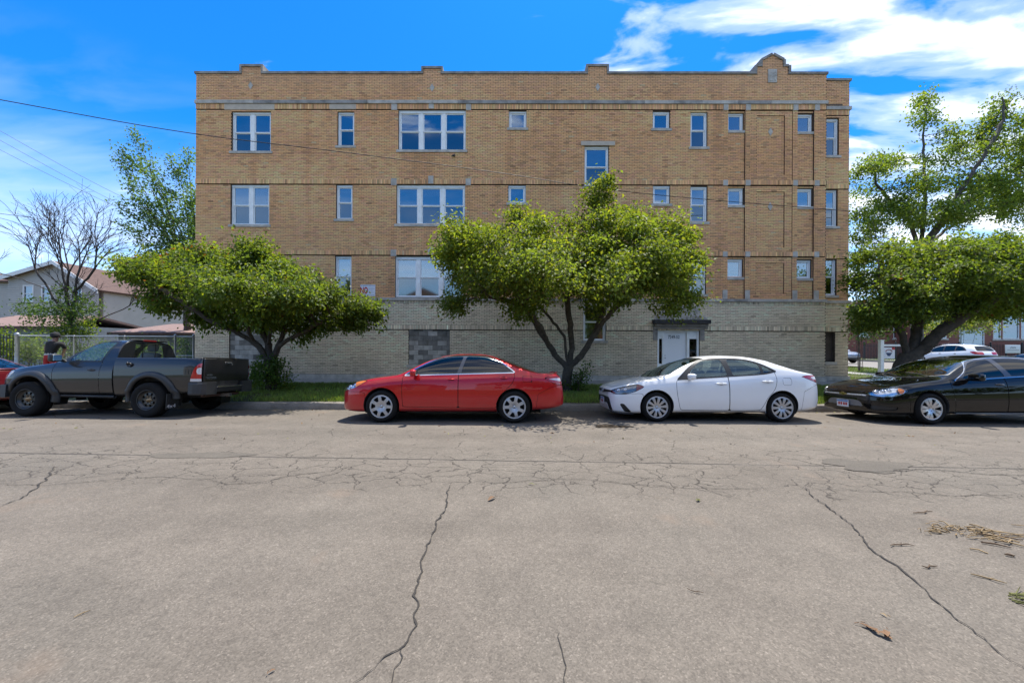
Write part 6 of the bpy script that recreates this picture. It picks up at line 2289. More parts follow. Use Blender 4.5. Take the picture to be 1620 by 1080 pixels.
def colonize(limbs, attr, step=0.16, infl=1.6, kill=0.32, iters=110, seed=0, grav=0.0):
    """Space colonisation from given limb polylines. Returns nodes (n,3), parent index."""
    r_ = np.random.default_rng(seed)
    N, par = [], []
    index = {}
    for limb in limbs:
        prev = None
        for a, b in zip(limb[:-1], limb[1:]):
            a, b = Vector(a), Vector(b)
            ka = tuple(round(c, 3) for c in a)
            if prev is None:
                if ka in index:
                    prev = index[ka]
                else:
                    N.append(np.array(a)); par.append(-1); prev = len(N) - 1; index[ka] = prev
            m = max(1, int((b - a).length / step))
            for i in range(1, m + 1):
                p = a.lerp(b, i / m)
                if i < m:
                    p += Vector(r_.normal(0, step * 0.09, 3))
                N.append(np.array(p)); par.append(prev); prev = len(N) - 1
            index[tuple(round(c, 3) for c in b)] = prev
    A = attr.copy()
    P = np.array(N)
    d = np.linalg.norm(A[:, None] - P[None], axis=2)
    near = d.argmin(1); nd = d.min(1)
    alive = nd > kill
    cnt = np.zeros(100000, int)
    for it in range(iters):
        act = alive & (nd < infl)
        if not act.any():
            if not alive.any():
                break
            infl *= 1.35
            if infl > 30:
                break
            continue
        idx = near[act]
        dirs = A[act] - P[idx]
        dirs /= np.linalg.norm(dirs, axis=1, keepdims=True)
        u, inv = np.unique(idx, return_inverse=True)
        sm = np.zeros((len(u), 3))
        np.add.at(sm, inv, dirs)
        sm += r_.normal(0, 0.22, sm.shape)
        sm[:, 2] += grav
        sm /= np.maximum(np.linalg.norm(sm, axis=1, keepdims=True), 1e-6)
        new = P[u] + sm * step
        ok = cnt[u] < 4
        cnt[u] += 1
        new, u = new[ok], u[ok]
        if not len(new):
            break
        b = len(P)
        P = np.concatenate([P, new]); par += list(u)
        dn = np.linalg.norm(A[:, None] - new[None], axis=2)
        j = dn.argmin(1); dm = dn.min(1)
        better = dm < nd
        near = np.where(better, b + j, near); nd = np.where(better, dm, nd)
        alive &= nd > kill
    return P, np.array(par)


def tree_mesh(name, P, par, r_tip, expo, m, parent, trunk_r=None, sides=6, min_r=0.0):
    n = len(P)
    acc = np.zeros(n)
    kids = np.zeros(n, int)
    for i in range(n):
        if par[i] >= 0:
            kids[par[i]] += 1
    order = range(n - 1, -1, -1)
    acc[kids == 0] = r_tip ** expo
    for i in order:
        if acc[i] == 0:
            acc[i] = r_tip ** expo
        if par[i] >= 0:
            acc[par[i]] += acc[i]
    rad = acc ** (1 / expo)
    if trunk_r:
        rad = r_tip + (rad - r_tip) * (trunk_r - r_tip) / max(rad.max() - r_tip, 1e-6)
    ch = np.array([i for i in range(n) if par[i] >= 0 and rad[i] > min_r])
    a, b = P[par[ch]], P[ch]
    ra, rb = rad[par[ch]], rad[ch]
    ra = np.minimum(ra, rb * 1.35)
    d = b - a
    L = np.maximum(np.linalg.norm(d, axis=1, keepdims=True), 1e-6)
    d = d / L
    ref = np.where(np.abs(d[:, 2:3]) > 0.92, np.array([[1.0, 0, 0]]), np.array([[0, 0, 1.0]]))
    u = np.cross(d, ref); u /= np.linalg.norm(u, axis=1, keepdims=True)
    v = np.cross(d, u)
    a = a - d * ra[:, None] * 0.25
    b = b + d * rb[:, None] * 0.25
    t = np.arange(sides) * 2 * np.pi / sides
    ring = lambda c, r_: c[:, None] + (u[:, None] * np.cos(t)[None, :, None] + v[:, None] * np.sin(t)[None, :, None]) * r_[:, None, None]
    V = np.concatenate([ring(a, ra), ring(b, rb)], 1)
    k = np.arange(sides); k2 = (k + 1) % sides
    pat = np.stack([k, k2, k2 + sides, k + sides], 1)
    F = (np.arange(len(ch)) * 2 * sides)[:, None, None] + pat[None]
    o = np_mesh(name, V.reshape(-1, 3), F.reshape(-1, 4), [m], parent, smooth=True)
    return o, rad, kids


def leaves_mesh(name, centres, outward, per, size, m, parent, col, seed=0, spread=0.16, droop=0.35, yellow=0.12, red=0.0, aspect=0.62, tone_scale=0.9, top_yellow=0.0):
    r_ = np.random.default_rng(seed)
    n = len(centres) * per
    c = np.repeat(centres, per, 0) + r_.normal(0, spread, (n, 3)) * np.array([1, 1, 0.8])
    out = np.repeat(outward, per, 0)
    ax = out * 0.7 + r_.normal(0, 0.8, (n, 3)); ax[:, 2] -= droop
    ax /= np.linalg.norm(ax, axis=1, keepdims=True)
    up = r_.normal(0, 0.55, (n, 3)) + np.array([0, 0, 1.0])
    sd = np.cross(ax, up); sd /= np.maximum(np.linalg.norm(sd, axis=1, keepdims=True), 1e-6)
    nn = np.cross(sd, ax)
    L = (size * r_.uniform(0.65, 1.25, n))[:, None]
    Wd = L * aspect * 0.5
    cup = L * r_.uniform(0.02, 0.16, n)[:, None]
    V = np.stack([c, c + ax * L * 0.48 + sd * Wd + nn * cup, c + ax * L - nn * cup * 0.6, c + ax * L * 0.48 - sd * Wd + nn * cup], 1)
    b = (np.arange(n) * 4)[:, None]
    F = np.concatenate([b + np.array([[0, 1, 2]]), b + np.array([[0, 2, 3]])], 1).reshape(-1, 3)
    base = np.array(col)[None] * r_.normal(1, 0.16, n)[:, None]
    clump = fbm(c[:, 0] * tone_scale + c[:, 1] * 0.37, c[:, 2] * tone_scale + c[:, 1] * 0.53, seed + 5)[:, None]
    base = base * (0.72 + 0.56 * clump)
    hue = r_.random(n)
    pale = np.array([1.6, 1.28, 0.8])
    zr_ = (c[:, 2] - c[:, 2].min()) / max(1e-6, np.ptp(c[:, 2]))
    py = yellow * (0.4 + 1.2 * clump[:, 0]) + top_yellow * zr_  # pale leaves increase with height, painting in a sunlit crown top
    base = np.where((hue < py)[:, None], base * pale, base)
    if red:
        base = np.where((r_.random(n) < red * 4 * np.clip(clump[:, 0] - 0.55, 0, 1))[:, None], np.array([[0.16, 0.07, 0.025]]), base)
    cc = np.repeat(np.clip(base, 0.004, 0.6), 4, 0)
    return np_mesh(name, V.reshape(-1, 3), F, [m], parent, colors=cc)


def make_tree(name, label, cat, limbs, lumps, Y, n_attr, per, size, col, seed, group=None, step=0.16, kill=0.32, infl=1.6, tip=0.006, expo=2.35,
              trunk_r=None, depth=1.0, spread=0.16, bark=None, leafy=6, grav=0.0, extra_attr=None, min_r=0.0, shell=0.0, fill=0, clump=0.0, even=0.26, **kw):
    base = Vector(limbs[0][0])
    root = empty(name, base, 0, label, cat, group)
    attr = lump_points(lumps, n_attr, Y, depth, seed, shell, clump, even=even) if extra_attr is None else extra_attr
    P, par = colonize(limbs, attr, step, infl, kill, seed=seed, grav=grav)
    P0 = P - np.array(base)
    tr, rad, kids = tree_mesh('trunk', P0, par, tip, expo, bark or M_BARK, root, trunk_r, min_r=min_r)
    if per:
        n = len(P)
        desc = np.ones(n, int)
        for i in range(n - 1, -1, -1):
            if par[i] >= 0:
                desc[par[i]] += desc[i]
        sel = np.where(desc <= leafy)[0]
        sel = sel[par[sel] >= 0]
        cen = P0[sel]
        o = P0[sel] - P0[par[sel]]
        o /= np.maximum(np.linalg.norm(o, axis=1, keepdims=True), 1e-6)
        if fill:
            q = lump_points(lumps, fill, Y, depth, seed, shell, clump, seed + 50, even) - np.array(base)
            near = np.array([np.min(np.sum((P0 - c) ** 2, 1)) for c in q]) < (step * 3.2) ** 2
            q = q[near]
            oc = q - q.mean(0); oc /= np.maximum(np.linalg.norm(oc, axis=1, keepdims=True), 1e-6)
            cen = np.concatenate([cen, q]); o = np.concatenate([o, oc])
        leaves_mesh('crown', cen, o, per, size, M_LEAF, root, col, seed, spread, **kw)
    return root, P, par


def W3(px, py, Y):
    return PW(px, py, Y)


# --- middle street tree in front of the facade
Y2 = 12.3
b2 = PW(899, 618, Y2); b2.z = parkway_z(Y2) - 0.05
f2 = W3(899, 583, Y2)
limbs2 = [[b2, W3(896, 602, Y2), f2],
          [f2, W3(884, 568, Y2), W3(869, 547, Y2 - .1), W3(838, 497, Y2 - .3), W3(812, 478, Y2 - .5), W3(775, 470, Y2 - .8)],
          [f2, W3(895, 555, Y2), W3(893, 532, Y2 + .1), W3(857, 488, Y2 + .5), W3(836, 465, Y2 + .8)],
          [f2, W3(905, 552, Y2 + .1), W3(903, 529, Y2 + .1), W3(897, 475, Y2 + .2), W3(905, 425, Y2 + .2), W3(940, 360, Y2 + .2), W3(952, 305, Y2 + .1)],
          [W3(897, 475, Y2 + .2), W3(870, 440, Y2 - .4), W3(845, 400, Y2 - .5)],
          [f2, W3(920, 562, Y2), W3(938, 532, Y2 - .1), W3(955, 507, Y2 - .2), W3(992, 466, Y2 - .4), W3(1035, 430, Y2 - .6)],
          [W3(938, 532, Y2 - .1), W3(960, 480, Y2 + .6), W3(1000, 420, Y2 + 1.0)],
          [W3(869, 547, Y2 - .1), W3(858, 520, Y2 - .8), W3(820, 470, Y2 - 1.3)]]
lumps2 = [(905, 420, 145, 48), (770, 415, 68, 56), (735, 396, 30, 44), (830, 373, 46, 40), (905, 388, 52, 38), (955, 350, 30, 42), (952, 303, 13, 24), (1035, 393, 62, 48), (1010, 343, 24, 28),
          (1072, 432, 34, 50), (748, 452, 46, 28), (990, 438, 92, 42), (850, 444, 90, 30), (1083, 398, 20, 28), (728, 482, 14, 10), (1045, 468, 38, 18), (713, 408, 12, 22), (955, 480, 40, 14), (800, 478, 46, 12)]
lumps2 = [(*l, -0.6) for l in lumps2]
make_tree('street_tree', 'broad multi-stemmed street tree between the red and white sedans', 'tree', limbs2, lumps2, Y2, 2200, 12, 0.104, (0.132, 0.180, 0.028), 11,
          'street trees on the parkway', step=0.15, kill=0.24, spread=0.12, depth=1.9, trunk_r=0.17, fill=5000, clump=0.42, yellow=0.10, top_yellow=0.16, droop=0.5, aspect=0.66)

# --- left street tree, wide and low
Y1 = 12.2
b1 = PW(428, 612, Y1); b1.z = parkway_z(Y1) - 0.05
f1 = W3(427, 575, Y1)
limbs1 = [[b1, W3(430, 592, Y1), f1],
          [f1, W3(415, 556, Y1), W3(401, 541, Y1), W3(369, 522, Y1 - .2), W3(330, 506, Y1 - .4), W3(290, 478, Y1 - .6), W3(248, 455, Y1 - .7)],
          [W3(401, 541, Y1), W3(390, 512, Y1 - .4), W3(360, 480, Y1 - .9), W3(330, 440, Y1 - 1.2)],
          [f1, W3(425, 545, Y1 + .2), W3(412, 520, Y1 + .4), W3(395, 480, Y1 + .7), W3(370, 430, Y1 + .8)],
          [f1, W3(440, 548, Y1), W3(458, 536, Y1 - .1), W3(488, 522, Y1 - .3), W3(525, 500, Y1 - .4)],
          [W3(440, 548, Y1), W3(452, 515, Y1 + .2), W3(465, 480, Y1 + .3), W3(450, 440, Y1 + .1)],
          [W3(425, 545, Y1 + .2), W3(430, 510, Y1 - .7), W3(425, 470, Y1 - 1.1)]]
lumps1 = [(390, 450, 90, 42), (308, 440, 84, 32), (248, 438, 40, 26), (450, 455, 78, 40), (525, 480, 48, 24), (365, 412, 48, 18), (395, 490, 100, 24), (280, 460, 36, 16), (568, 488, 18, 9),
          (440, 490, 60, 26), (318, 474, 38, 12), (214, 436, 16, 16), (545, 508, 25, 14), (390, 402, 24, 10), (335, 500, 25, 10), (490, 510, 40, 12), (262, 482, 12, 8)]
make_tree('street_tree', 'low wide street tree leaning over the grey pickup', 'tree', limbs1, lumps1, Y1, 1800, 12, 0.118, (0.115, 0.168, 0.028), 12,
          'street trees on the parkway', step=0.15, kill=0.25, spread=0.11, depth=1.5, trunk_r=0.16, fill=4800, clump=0.40, yellow=0.10, top_yellow=0.14, red=0.12, droop=0.6, aspect=0.58)

# --- right street tree beyond the black sedan
Y3 = 12.9
b3 = PW(1418, 622, Y3); b3.z = parkway_z(Y3) - 0.05
f3 = W3(1437, 566, Y3)
limbs3 = [[b3, W3(1420, 598, Y3), W3(1428, 580, Y3), f3],
          [f3, W3(1432, 548, Y3), W3(1425, 525, Y3), W3(1405, 490, Y3 - .3), W3(1390, 455, Y3 - .4)],
          [f3, W3(1446, 545, Y3 + .1), W3(1452, 515, Y3 + .2), W3(1450, 470, Y3 + .5), W3(1445, 420, Y3 + .5)],
          [f3, W3(1462, 552, Y3 - .1), W3(1485, 527, Y3 - .3), W3(1520, 500, Y3 - .5), W3(1560, 478, Y3 - .6), W3(1605, 455, Y3 - .7), W3(1650, 440, Y3 - .7)],
          [W3(1452, 515, Y3 + .2), W3(1480, 480, Y3 - .6), W3(1510, 440, Y3 - .9), W3(1530, 405, Y3 - .9)]]
lumps3 = [(1480, 440, 90, 52), (1405, 460, 48, 46), (1560, 425, 78, 44), (1610, 440, 60, 50), (1435, 400, 50, 26), (1530, 395, 50, 24), (1660, 430, 60, 60), (1450, 490, 70, 26), (1380, 505, 26, 18),
          (1580, 385, 25, 18), (1520, 490, 50, 20), (1368, 430, 18, 30), (1600, 490, 40, 18), (1700, 420, 40, 50)]
make_tree('street_tree', 'thick-trunked street tree behind the black sedan', 'tree', limbs3, lumps3, Y3, 2000, 12, 0.112, (0.112, 0.165, 0.027), 13,
          'street trees on the parkway', step=0.16, kill=0.27, spread=0.12, depth=1.3, trunk_r=0.26, fill=4800, clump=0.44, expo=2.1, yellow=0.10, top_yellow=0.15, red=0.05, droop=0.45)

# --- tall open tree behind it
Y4 = 23.0
b4 = PW(1452, 585, Y4); b4.z = 0.1
q4 = [W3(1452, 470, Y4), W3(1455, 400, Y4)]
limbs4 = [[b4, W3(1451, 530, Y4), q4[0], q4[1]],
          [q4[1], W3(1462, 340, Y4), W3(1463, 280, Y4), W3(1460, 215, Y4), W3(1468, 160, Y4)],
          [q4[1], W3(1480, 365, Y4 - .5), W3(1520, 300, Y4 - 1), W3(1560, 240, Y4 - 1.4), W3(1588, 190, Y4 - 1.5), W3(1586, 155, Y4 - 1.5)],
          [W3(1480, 365, Y4 - .5), W3(1530, 320, Y4 + .5), W3(1590, 290, Y4 + 1), W3(1650, 265, Y4 + 1)],
          [q4[1], W3(1440, 350, Y4 + .3), W3(1410, 320, Y4 + .5), W3(1385, 290, Y4 + .5)],
          [q4[0], W3(1430, 400, Y4 - 1), W3(1395, 385, Y4 - 1.6), W3(1365, 370, Y4 - 1.8)],
          [q4[1], W3(1500, 360, Y4 + 1.5), W3(1560, 335, Y4 + 2), W3(1620, 320, Y4 + 2)]]
lumps4 = [(1385, 290, 36, 46), (1370, 350, 30, 40), (1410, 345, 48, 30), (1462, 200, 19, 42), (1475, 160, 14, 14), (1455, 275, 42, 36), (1515, 250, 26, 40), (1545, 260, 50, 42), (1588, 215, 30, 40),
          (1586, 165, 10, 16), (1610, 280, 50, 36), (1540, 320, 80, 26), (1620, 330, 50, 22), (1370, 400, 30, 22), (1480, 330, 60, 30), (1640, 220, 34, 50), (1660, 300, 40, 50), (1505, 210, 12, 22)]
make_tree('tall_tree', 'tall open-crowned tree with upswept limbs beyond the brick corner', 'tree', limbs4, lumps4, Y4, 2200, 13, 0.16, (0.125, 0.188, 0.033), 14,
          step=0.30, kill=0.46, infl=3.0, tip=0.010, spread=0.22, depth=1.1, trunk_r=0.30, expo=2.0, fill=2300, clump=0.46, even=0.04, yellow=0.10, top_yellow=0.14, leafy=4, bark=M_BARK2, droop=0.2)

# --- leaning tall tree behind the left corner
Y5 = 25.0
b5 = PW(300, 560, Y5); b5.z = 0.1
q5 = W3(292, 430, Y5)
tips = [(214, 213), (190, 238), (192, 258), (207, 290), (190, 322), (193, 352), (272, 250), (298, 240), (285, 275), (250, 290), (305, 300), (235, 340), (300, 340), (225, 320), (236, 262), (205, 418), (180, 410), (240, 405), (262, 300), (215, 250)]
limbs5 = [[b5, q5]]
ext = []
r5 = np.random.default_rng(5)
for i, (x, y) in enumerate(tips):
    yy = Y5 + r5.uniform(-1.2, 1.2)
    m = W3(292 + (x - 292) * .45 + 10, 430 + (y - 430) * .42, Y5 * .5 + yy * .5)
    limbs5.append([q5, m, W3(x, y, yy)])
    for t in np.linspace(.25, 1.0, 26):
        c = m.lerp(W3(x, y, yy), (t - .45) / .55) if t > .45 else q5.lerp(m, t / .45)
        ext += [np.array(c) + r5.normal(0, .42 * (1.22 - t), 3) for _ in range(3)]
make_tree('tall_tree', 'tall feathery tree leaning left behind the building corner', 'tree', limbs5, None, Y5, 0, 52, 0.17, (0.095, 0.165, 0.048), 15,
          step=0.30, kill=0.40, infl=2.5, tip=0.009, spread=0.26, trunk_r=0.20, yellow=0.10, leafy=5, expo=2.0, extra_attr=np.array(ext), droop=0.1)

# --- bare tree with a leafy skirt behind the wire fence
Y6 = 19.5
b6 = PW(117, 585, Y6); b6.z = 0.1
q6 = W3(116, 515, Y6)
limbs6 = [[b6, q6], [q6, W3(105, 470, Y6), W3(100, 430, Y6)], [q6, W3(118, 460, Y6 + .3), W3(126, 425, Y6 + .4)],
          [q6, W3(92, 482, Y6 - .4), W3(70, 448, Y6 - .6), W3(55, 425, Y6 - .6)], [W3(105, 470, Y6), W3(110, 430, Y6 - .6)],
          [q6, W3(75, 458, Y6 + .8), W3(30, 440, Y6 + 1.2), W3(-5, 430, Y6 + 1.4)], [q6, W3(150, 508, Y6), W3(182, 495, Y6), W3(205, 484, Y6)], [W3(118, 460, Y6 + .3), W3(140, 440, Y6), W3(150, 425, Y6)]]


def bare_tree():
    """Fans of straight upswept twigs, forked again and again."""
    r_ = np.random.default_rng(61)
    P, par = [], []
    idx = {}

    def add(p, pr):
        P.append(np.array(p)); par.append(pr)
        return len(P) - 1
    tips_ = []
    for limb in limbs6:
        k0 = tuple(round(c, 2) for c in limb[0])
        pr = idx.get(k0)
        if pr is None:
            pr = add(limb[0], -1); idx[k0] = pr
        for a_, b_ in zip(limb[:-1], limb[1:]):
            m = max(1, int((b_ - a_).length / .3))
            for i in range(1, m + 1):
                pr = add(a_.lerp(b_, i / m) + Vector(r_.normal(0, .02, 3)), pr)
            idx[tuple(round(c, 2) for c in b_)] = pr
        tips_.append((pr, (limb[-1] - limb[-2]).normalized()))

    def shoot(pr, d, L, depth):
        n_ = max(3, int(L / .16))
        here = []
        bend = Vector(r_.normal(0, .10, 3))
        for i in range(n_):
            d = (d + bend * .12 + Vector((0, 0, .035)) + Vector(r_.normal(0, .035, 3))).normalized()
            pr = add(Vector(P[pr]) + d * (L / n_), pr)
            here.append((pr, d.copy()))
        if depth > 0:
            for k in range(int(r_.integers(3, 6)) if depth > 1 else int(r_.integers(2, 5))):
                j, dj = here[int(r_.integers(max(0, n_ // 4), n_))]
                side = Vector(r_.normal(0, 1, 3)); side -= dj * side.dot(dj); side.normalize()
                shoot(j, (dj + side * r_.uniform(.35, .75)).normalized(), L * r_.uniform(.45, .75), depth - 1)
    for pr, d in tips_:
        for k in range(3):
            side = Vector(r_.normal(0, .35, 3))
            shoot(pr, (d * .6 + side + Vector((0, 0, .65))).normalized(), r_.uniform(1.3, 2.3) * (.55 if abs(d.z) < .45 else 1), 2 if abs(d.z) < .45 else 3)
    root = empty('bare_tree', b6, 0, 'nearly leafless tree with fine dark twigs behind the wire fence', 'tree')
    tree_mesh('trunk', np.array(P) - np.array(b6), np.array(par), .0052, 2.0, mat('bare_bark', (0.05, 0.040, 0.034), 0.9), root, .12, sides=5)


bare_tree()


def shrub(name, label, lumps, Y, n, size, col, seed, per=7, zbase=None, stems=5, cat='shrub', group=None, spread=0.10, **kw):
    """Leafy shrub: stems from the ground plus leaf clusters."""
    pts = lump_points(lumps, n, Y, 0.9, seed)
    zb = (parkway_z(Y) if zbase is None else zbase)
    pts = pts[pts[:, 2] > zb + 0.04]
    c = pts.mean(0)
    root = empty(name, (c[0], c[1], zb), 0, label, cat, group)
    r_ = random.Random(seed)
    m = MB()
    P0 = pts - np.array([c[0], c[1], zb])
    far = P0[np.argsort(-P0[:, 2])[:max(12, stems * 4)]]
    for k in range(stems):
        e = Vector(far[r_.randrange(len(far))])
        b = Vector((e.x * 0.35 + r_.uniform(-.1, .1), e.y * .3, 0))
        m.tube([b, b.lerp(e, .5) + Vector((r_.uniform(-.05, .05), 0, .05)), e], [.018, .012, .005], 5)
    m.build('stems', M_BARK, root)
    o = P0 / np.maximum(np.linalg.norm(P0, axis=1, keepdims=True), 1e-6)
    leaves_mesh('leaves', P0, o, per, size, M_LEAF, root, col, seed, spread, **kw)
    return root


shrub('shrub', 'leafy sucker growth round the foot of the low wide street tree', [(420, 590, 30, 22), (440, 600, 24, 16), (405, 600, 18, 14), (430, 575, 24, 12)], Y1 - .1, 330, .095, (0.085, 0.145, 0.028), 21, yellow=.12)
shrub('shrub', 'small green suckers at the foot of the multi-stemmed tree', [(915, 600, 14, 18), (925, 590, 8, 18), (888, 608, 9, 10), (908, 612, 18, 8)], Y2 - .1, 120, .08, (0.06, 0.11, 0.02), 22, yellow=.25)
# growth along the wire fence and in the yard
shrub('shrub', 'bright green weeds showing through the iron railings', [(8, 540, 22, 26), (20, 555, 18, 18), (-10, 545, 20, 26), (6, 565, 24, 12)], 17.3, 190, .12, (0.11, 0.17, 0.03), 23, zbase=.15, yellow=.4, spread=.14)
shrub('shrub', 'leafy thicket behind the wire fence in front of the grey house', [(55, 545, 22, 24), (40, 560, 22, 14), (70, 562, 26, 12), (90, 552, 14, 18)], 17.6, 190, .12, (0.075, 0.13, 0.028), 24, zbase=.15, yellow=.3, spread=.14)
shrub('shrub', 'dark leafy skirt low on the nearly leafless tree', [(112, 500, 40, 20), (75, 490, 34, 16), (45, 488, 26, 14), (140, 490, 22, 18), (100, 465, 18, 14), (125, 475, 16, 12), (112, 520, 24, 14), (60, 510, 24, 12)], 19.3, 420, .13, (0.055, 0.10, 0.030), 25, zbase=.15, yellow=.18, spread=.2)
shrub('shrub', 'yellow-green bush beside the bare trunk', [(135, 522, 14, 12), (126, 530, 12, 10), (100, 525, 14, 8), (85, 528, 16, 6)], 19.0, 110, .12, (0.12, 0.18, 0.03), 26, zbase=.15, yellow=.4, spread=.16)
shrub('shrub', 'low green growth at the fence end beside the building', [(298, 560, 12, 16), (290, 548, 10, 12), (305, 575, 8, 14)], 17.0, 80, .10, (0.06, 0.11, 0.03), 27, zbase=.15, spread=.12)
shrub('shrub', 'low weeds under the fence behind the pickup', [(200, 560, 16, 10), (160, 566, 22, 8), (230, 566, 16, 8)], 16.9, 90, .1, (0.08, 0.13, 0.03), 28, zbase=.15, yellow=.3, spread=.12)
shrub('young_tree', 'pale-leaved young tree against the brick corner', [(1362, 470, 20, 40), (1370, 510, 26, 26), (1352, 430, 12, 30), (1385, 525, 18, 16), (1358, 530, 14, 16)], 24.0, 330, .15, (0.060, 0.105, 0.045), 29, zbase=.12, stems=7, cat='tree', spread=.22, yellow=.08)
shrub('shrub', 'yellow-green bush at the railings beyond the white wagon', [(1500, 515, 46, 14), (1545, 512, 40, 14), (1470, 520, 20, 12), (1530, 500, 40, 12)], 36.0, 330, .24, (0.11, 0.15, 0.04), 30, zbase=.15, stems=6, spread=.34, yellow=.3)
shrub('shrub', 'sunlit weeds climbing the wire fence right of the gate post', [(45, 548, 16, 18), (60, 556, 14, 12), (75, 566, 16, 8), (50, 566, 18, 8)], 16.7, 170, .10, (0.13, 0.20, 0.04), 31, zbase=.15, yellow=.3, spread=.12)
shrub('shrub', 'hedge of mixed weeds between the wire fence and the garages', [(110, 552, 20, 14), (140, 556, 24, 12), (180, 556, 26, 12), (220, 552, 28, 14), (255, 556, 24, 12), (165, 545, 12, 10)], 18.4, 300, .12, (0.09, 0.15, 0.035), 32, zbase=.15, yellow=.2, spread=.16)
# ================================================================ LEFT: FENCE, HOUSES, PERSON
M_GALV = mat('galvanised_steel', (0.36, 0.38, 0.40), 0.45, 0.6, var=0.15)
M_IRON = mat('black_iron', (0.012, 0.012, 0.013), 0.5)
FY = 16.25


def ZP(py, Y, px=60):
    return PW(px, py, Y).z


fence = empty('wire_fence', (-17.3, FY, 0.14), 0, 'galvanised chain-link fence between the grey house yard and the sidewalk', 'fence')
fx0, fx1 = PW(27, 540, FY).x + 17.3, PW(308, 540, FY).x + 17.3
ft = ZP(531, FY) - 0.14
MB().tube([(fx0, 0, ft), (fx1, 0, ft)], 0.022, 8).build('top_rail', M_GALV, fence)
MB().tube([(fx0, 0, .05), (fx1, 0, .05)], 0.004, 4).build('bottom_wire', M_GALV, fence)
for px, r_, h in ((27, .075, ft + .05), (117, .03, ft), (197, .03, ft), (277, .038, ft + .06), (306, .038, ft + .06)):
    x = PW(px, 545, FY).x + 17.3
    MB().tube([(x, 0, -.1), (x, 0, h)], r_, 10).sphere((x, 0, h), r_ * 1.15, 8).build('post', M_GALV, fence)
MB().tube([(PW(277, 540, FY).x + 17.3, -.02, ft * .55), (fx1, -.02, ft * .55)], .018, 6).build('gate_rail', M_GALV, fence)
lk = MB()
sp_ = 0.085
H_ = ft - .05
n = int((fx1 - fx0 + H_) / sp_)
for k in range(n):
    x = fx0 - H_ + k * sp_
    for s_ in (1, -1):
        a = (x, .05) if s_ > 0 else (x, ft)
        b = (x + H_, ft) if s_ > 0 else (x + H_, .05)
        if b[0] < fx0 or a[0] > fx1:
            continue
        if a[0] < fx0:
            t = (fx0 - a[0]) / H_; a = (fx0, a[1] + (b[1] - a[1]) * t)
        if b[0] > fx1:
            t = (fx1 - a[0]) / (b[0] - a[0]); b = (fx1, a[1] + (b[1] - a[1]) * t)
        lk.tube([(a[0], s_ * .004, a[1]), (b[0], s_ * .004, b[1])], .0024, 3, caps=False)
lko = lk.build('chain_link', mat('dull_wire', (.20, .21, .22), .6, .4), fence)
lko['kind'] = 'stuff'

rail = empty('iron_railing', (-22.5, FY, 0.14), 0, 'black iron railing left of the chain-link fence', 'fence')
x1 = PW(21, 540, FY).x + 22.5
for z in (.18, ft - .12):
    MB().box(-3.2, x1, -.015, .015, z, z + .035).build('rail', M_IRON, rail)
x = -3.2
proto = None
while x < x1:
    if proto is None:
        proto = MB().box(-.010, .010, -.010, .010, .02, ft).add([(-.012, -.012, ft), (.012, -.012, ft), (.012, .012, ft), (-.012, .012, ft), (0, 0, ft + .07)], [(0, 1, 4), (1, 2, 4), (2, 3, 4), (3, 0, 4)]).build('picket', M_IRON, rail)
        proto.location = (x, 0, 0)
    else:
        c = proto.copy(); COL.objects.link(c); c.parent = rail; c.location = (x, 0, 0)
    x += .135

M_SIDING = mat('grey_siding', (0.43, 0.40, 0.36), 0.7, var=.06, vscale=2)
M_SIDING2 = mat('cream_siding', (0.54, 0.49, 0.42), 0.7, var=.06, vscale=2)
M_SHING = mat('brown_shingles', (0.095, 0.055, 0.043), 0.9, var=.35, vscale=6, bump=.5, bscale=20)
M_SHING2 = mat('rusty_shingles', (0.15, 0.08, 0.052), 0.9, var=.3, vscale=6, bump=.5, bscale=20)
M_SHING3 = mat('pinkish_shingles', (0.21, 0.135, 0.115), 0.9, var=.2, vscale=5, bump=.5, bscale=20)
M_FASCIA = mat('white_fascia', (0.70, 0.70, 0.69), 0.5)
M_HGLASS = glass_mat('house_glass', (.25, .28, .3), .25, .02, (.8, .9, 1))
M_HIN = M_DARKIN


def clapboard(name, poly_fn, x0, x1, z0, z1, y, m, parent, h=.17, holes=()):
    """Overlapping boards, each a sloped strip with a bottom lip; poly_fn(z) gives the wall's x range at height z."""
    mb = MB()
    z = z0
    while z < z1:
        zt = min(z + h, z1)
        a, b = poly_fn((z + zt) / 2)
        a, b = max(a, x0), min(b, x1)
        segs = Wall.free(a, b, [(h_[0], h_[1]) for h_ in holes if h_[2] < (z + zt) / 2 < h_[3]]) if b > a else []
        for s0, s1 in segs:
            mb.add([(s0, y - .035, z), (s1, y - .035, z), (s1, y - .002, zt), (s0, y - .002, zt), (s0, y, z), (s1, y, z)], [(0, 1, 2, 3), (4, 5, 1, 0)])
        z += h
    o = mb.build(name, m, parent)
    o['kind'] = 'stuff'
    return o


def house_window(parent, x0, x1, z0, z1, y, m=None, mull=True):
    f = MB()
    e = .09
    for a, b, c, d in ((x0, x0 + e, z0, z1), (x1 - e, x1, z0, z1), (x0 + e, x1 - e, z0, z0 + e), (x0 + e, x1 - e, z1 - e, z1)):
        f.box(a, b, y - .05, y + .08, c, d)
    if mull:
        f.box(x0 + e, x1 - e, y - .03, y + .06, (z0 + z1) / 2 - .03, (z0 + z1) / 2 + .03)
    o = f.build('window', m or M_FASCIA, parent)
    MB().box(x0 + e, x1 - e, y + .02, y + .025, z0 + e, z1 - e).build('pane', M_HGLASS, o)
    MB().box(x0 + e, x1 - e, y + .10, y + .12, (z0 + z1) / 2 - .1, z1 - e).build('window_blind', M_BLIND, o)
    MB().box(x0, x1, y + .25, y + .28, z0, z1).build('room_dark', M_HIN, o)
    return o


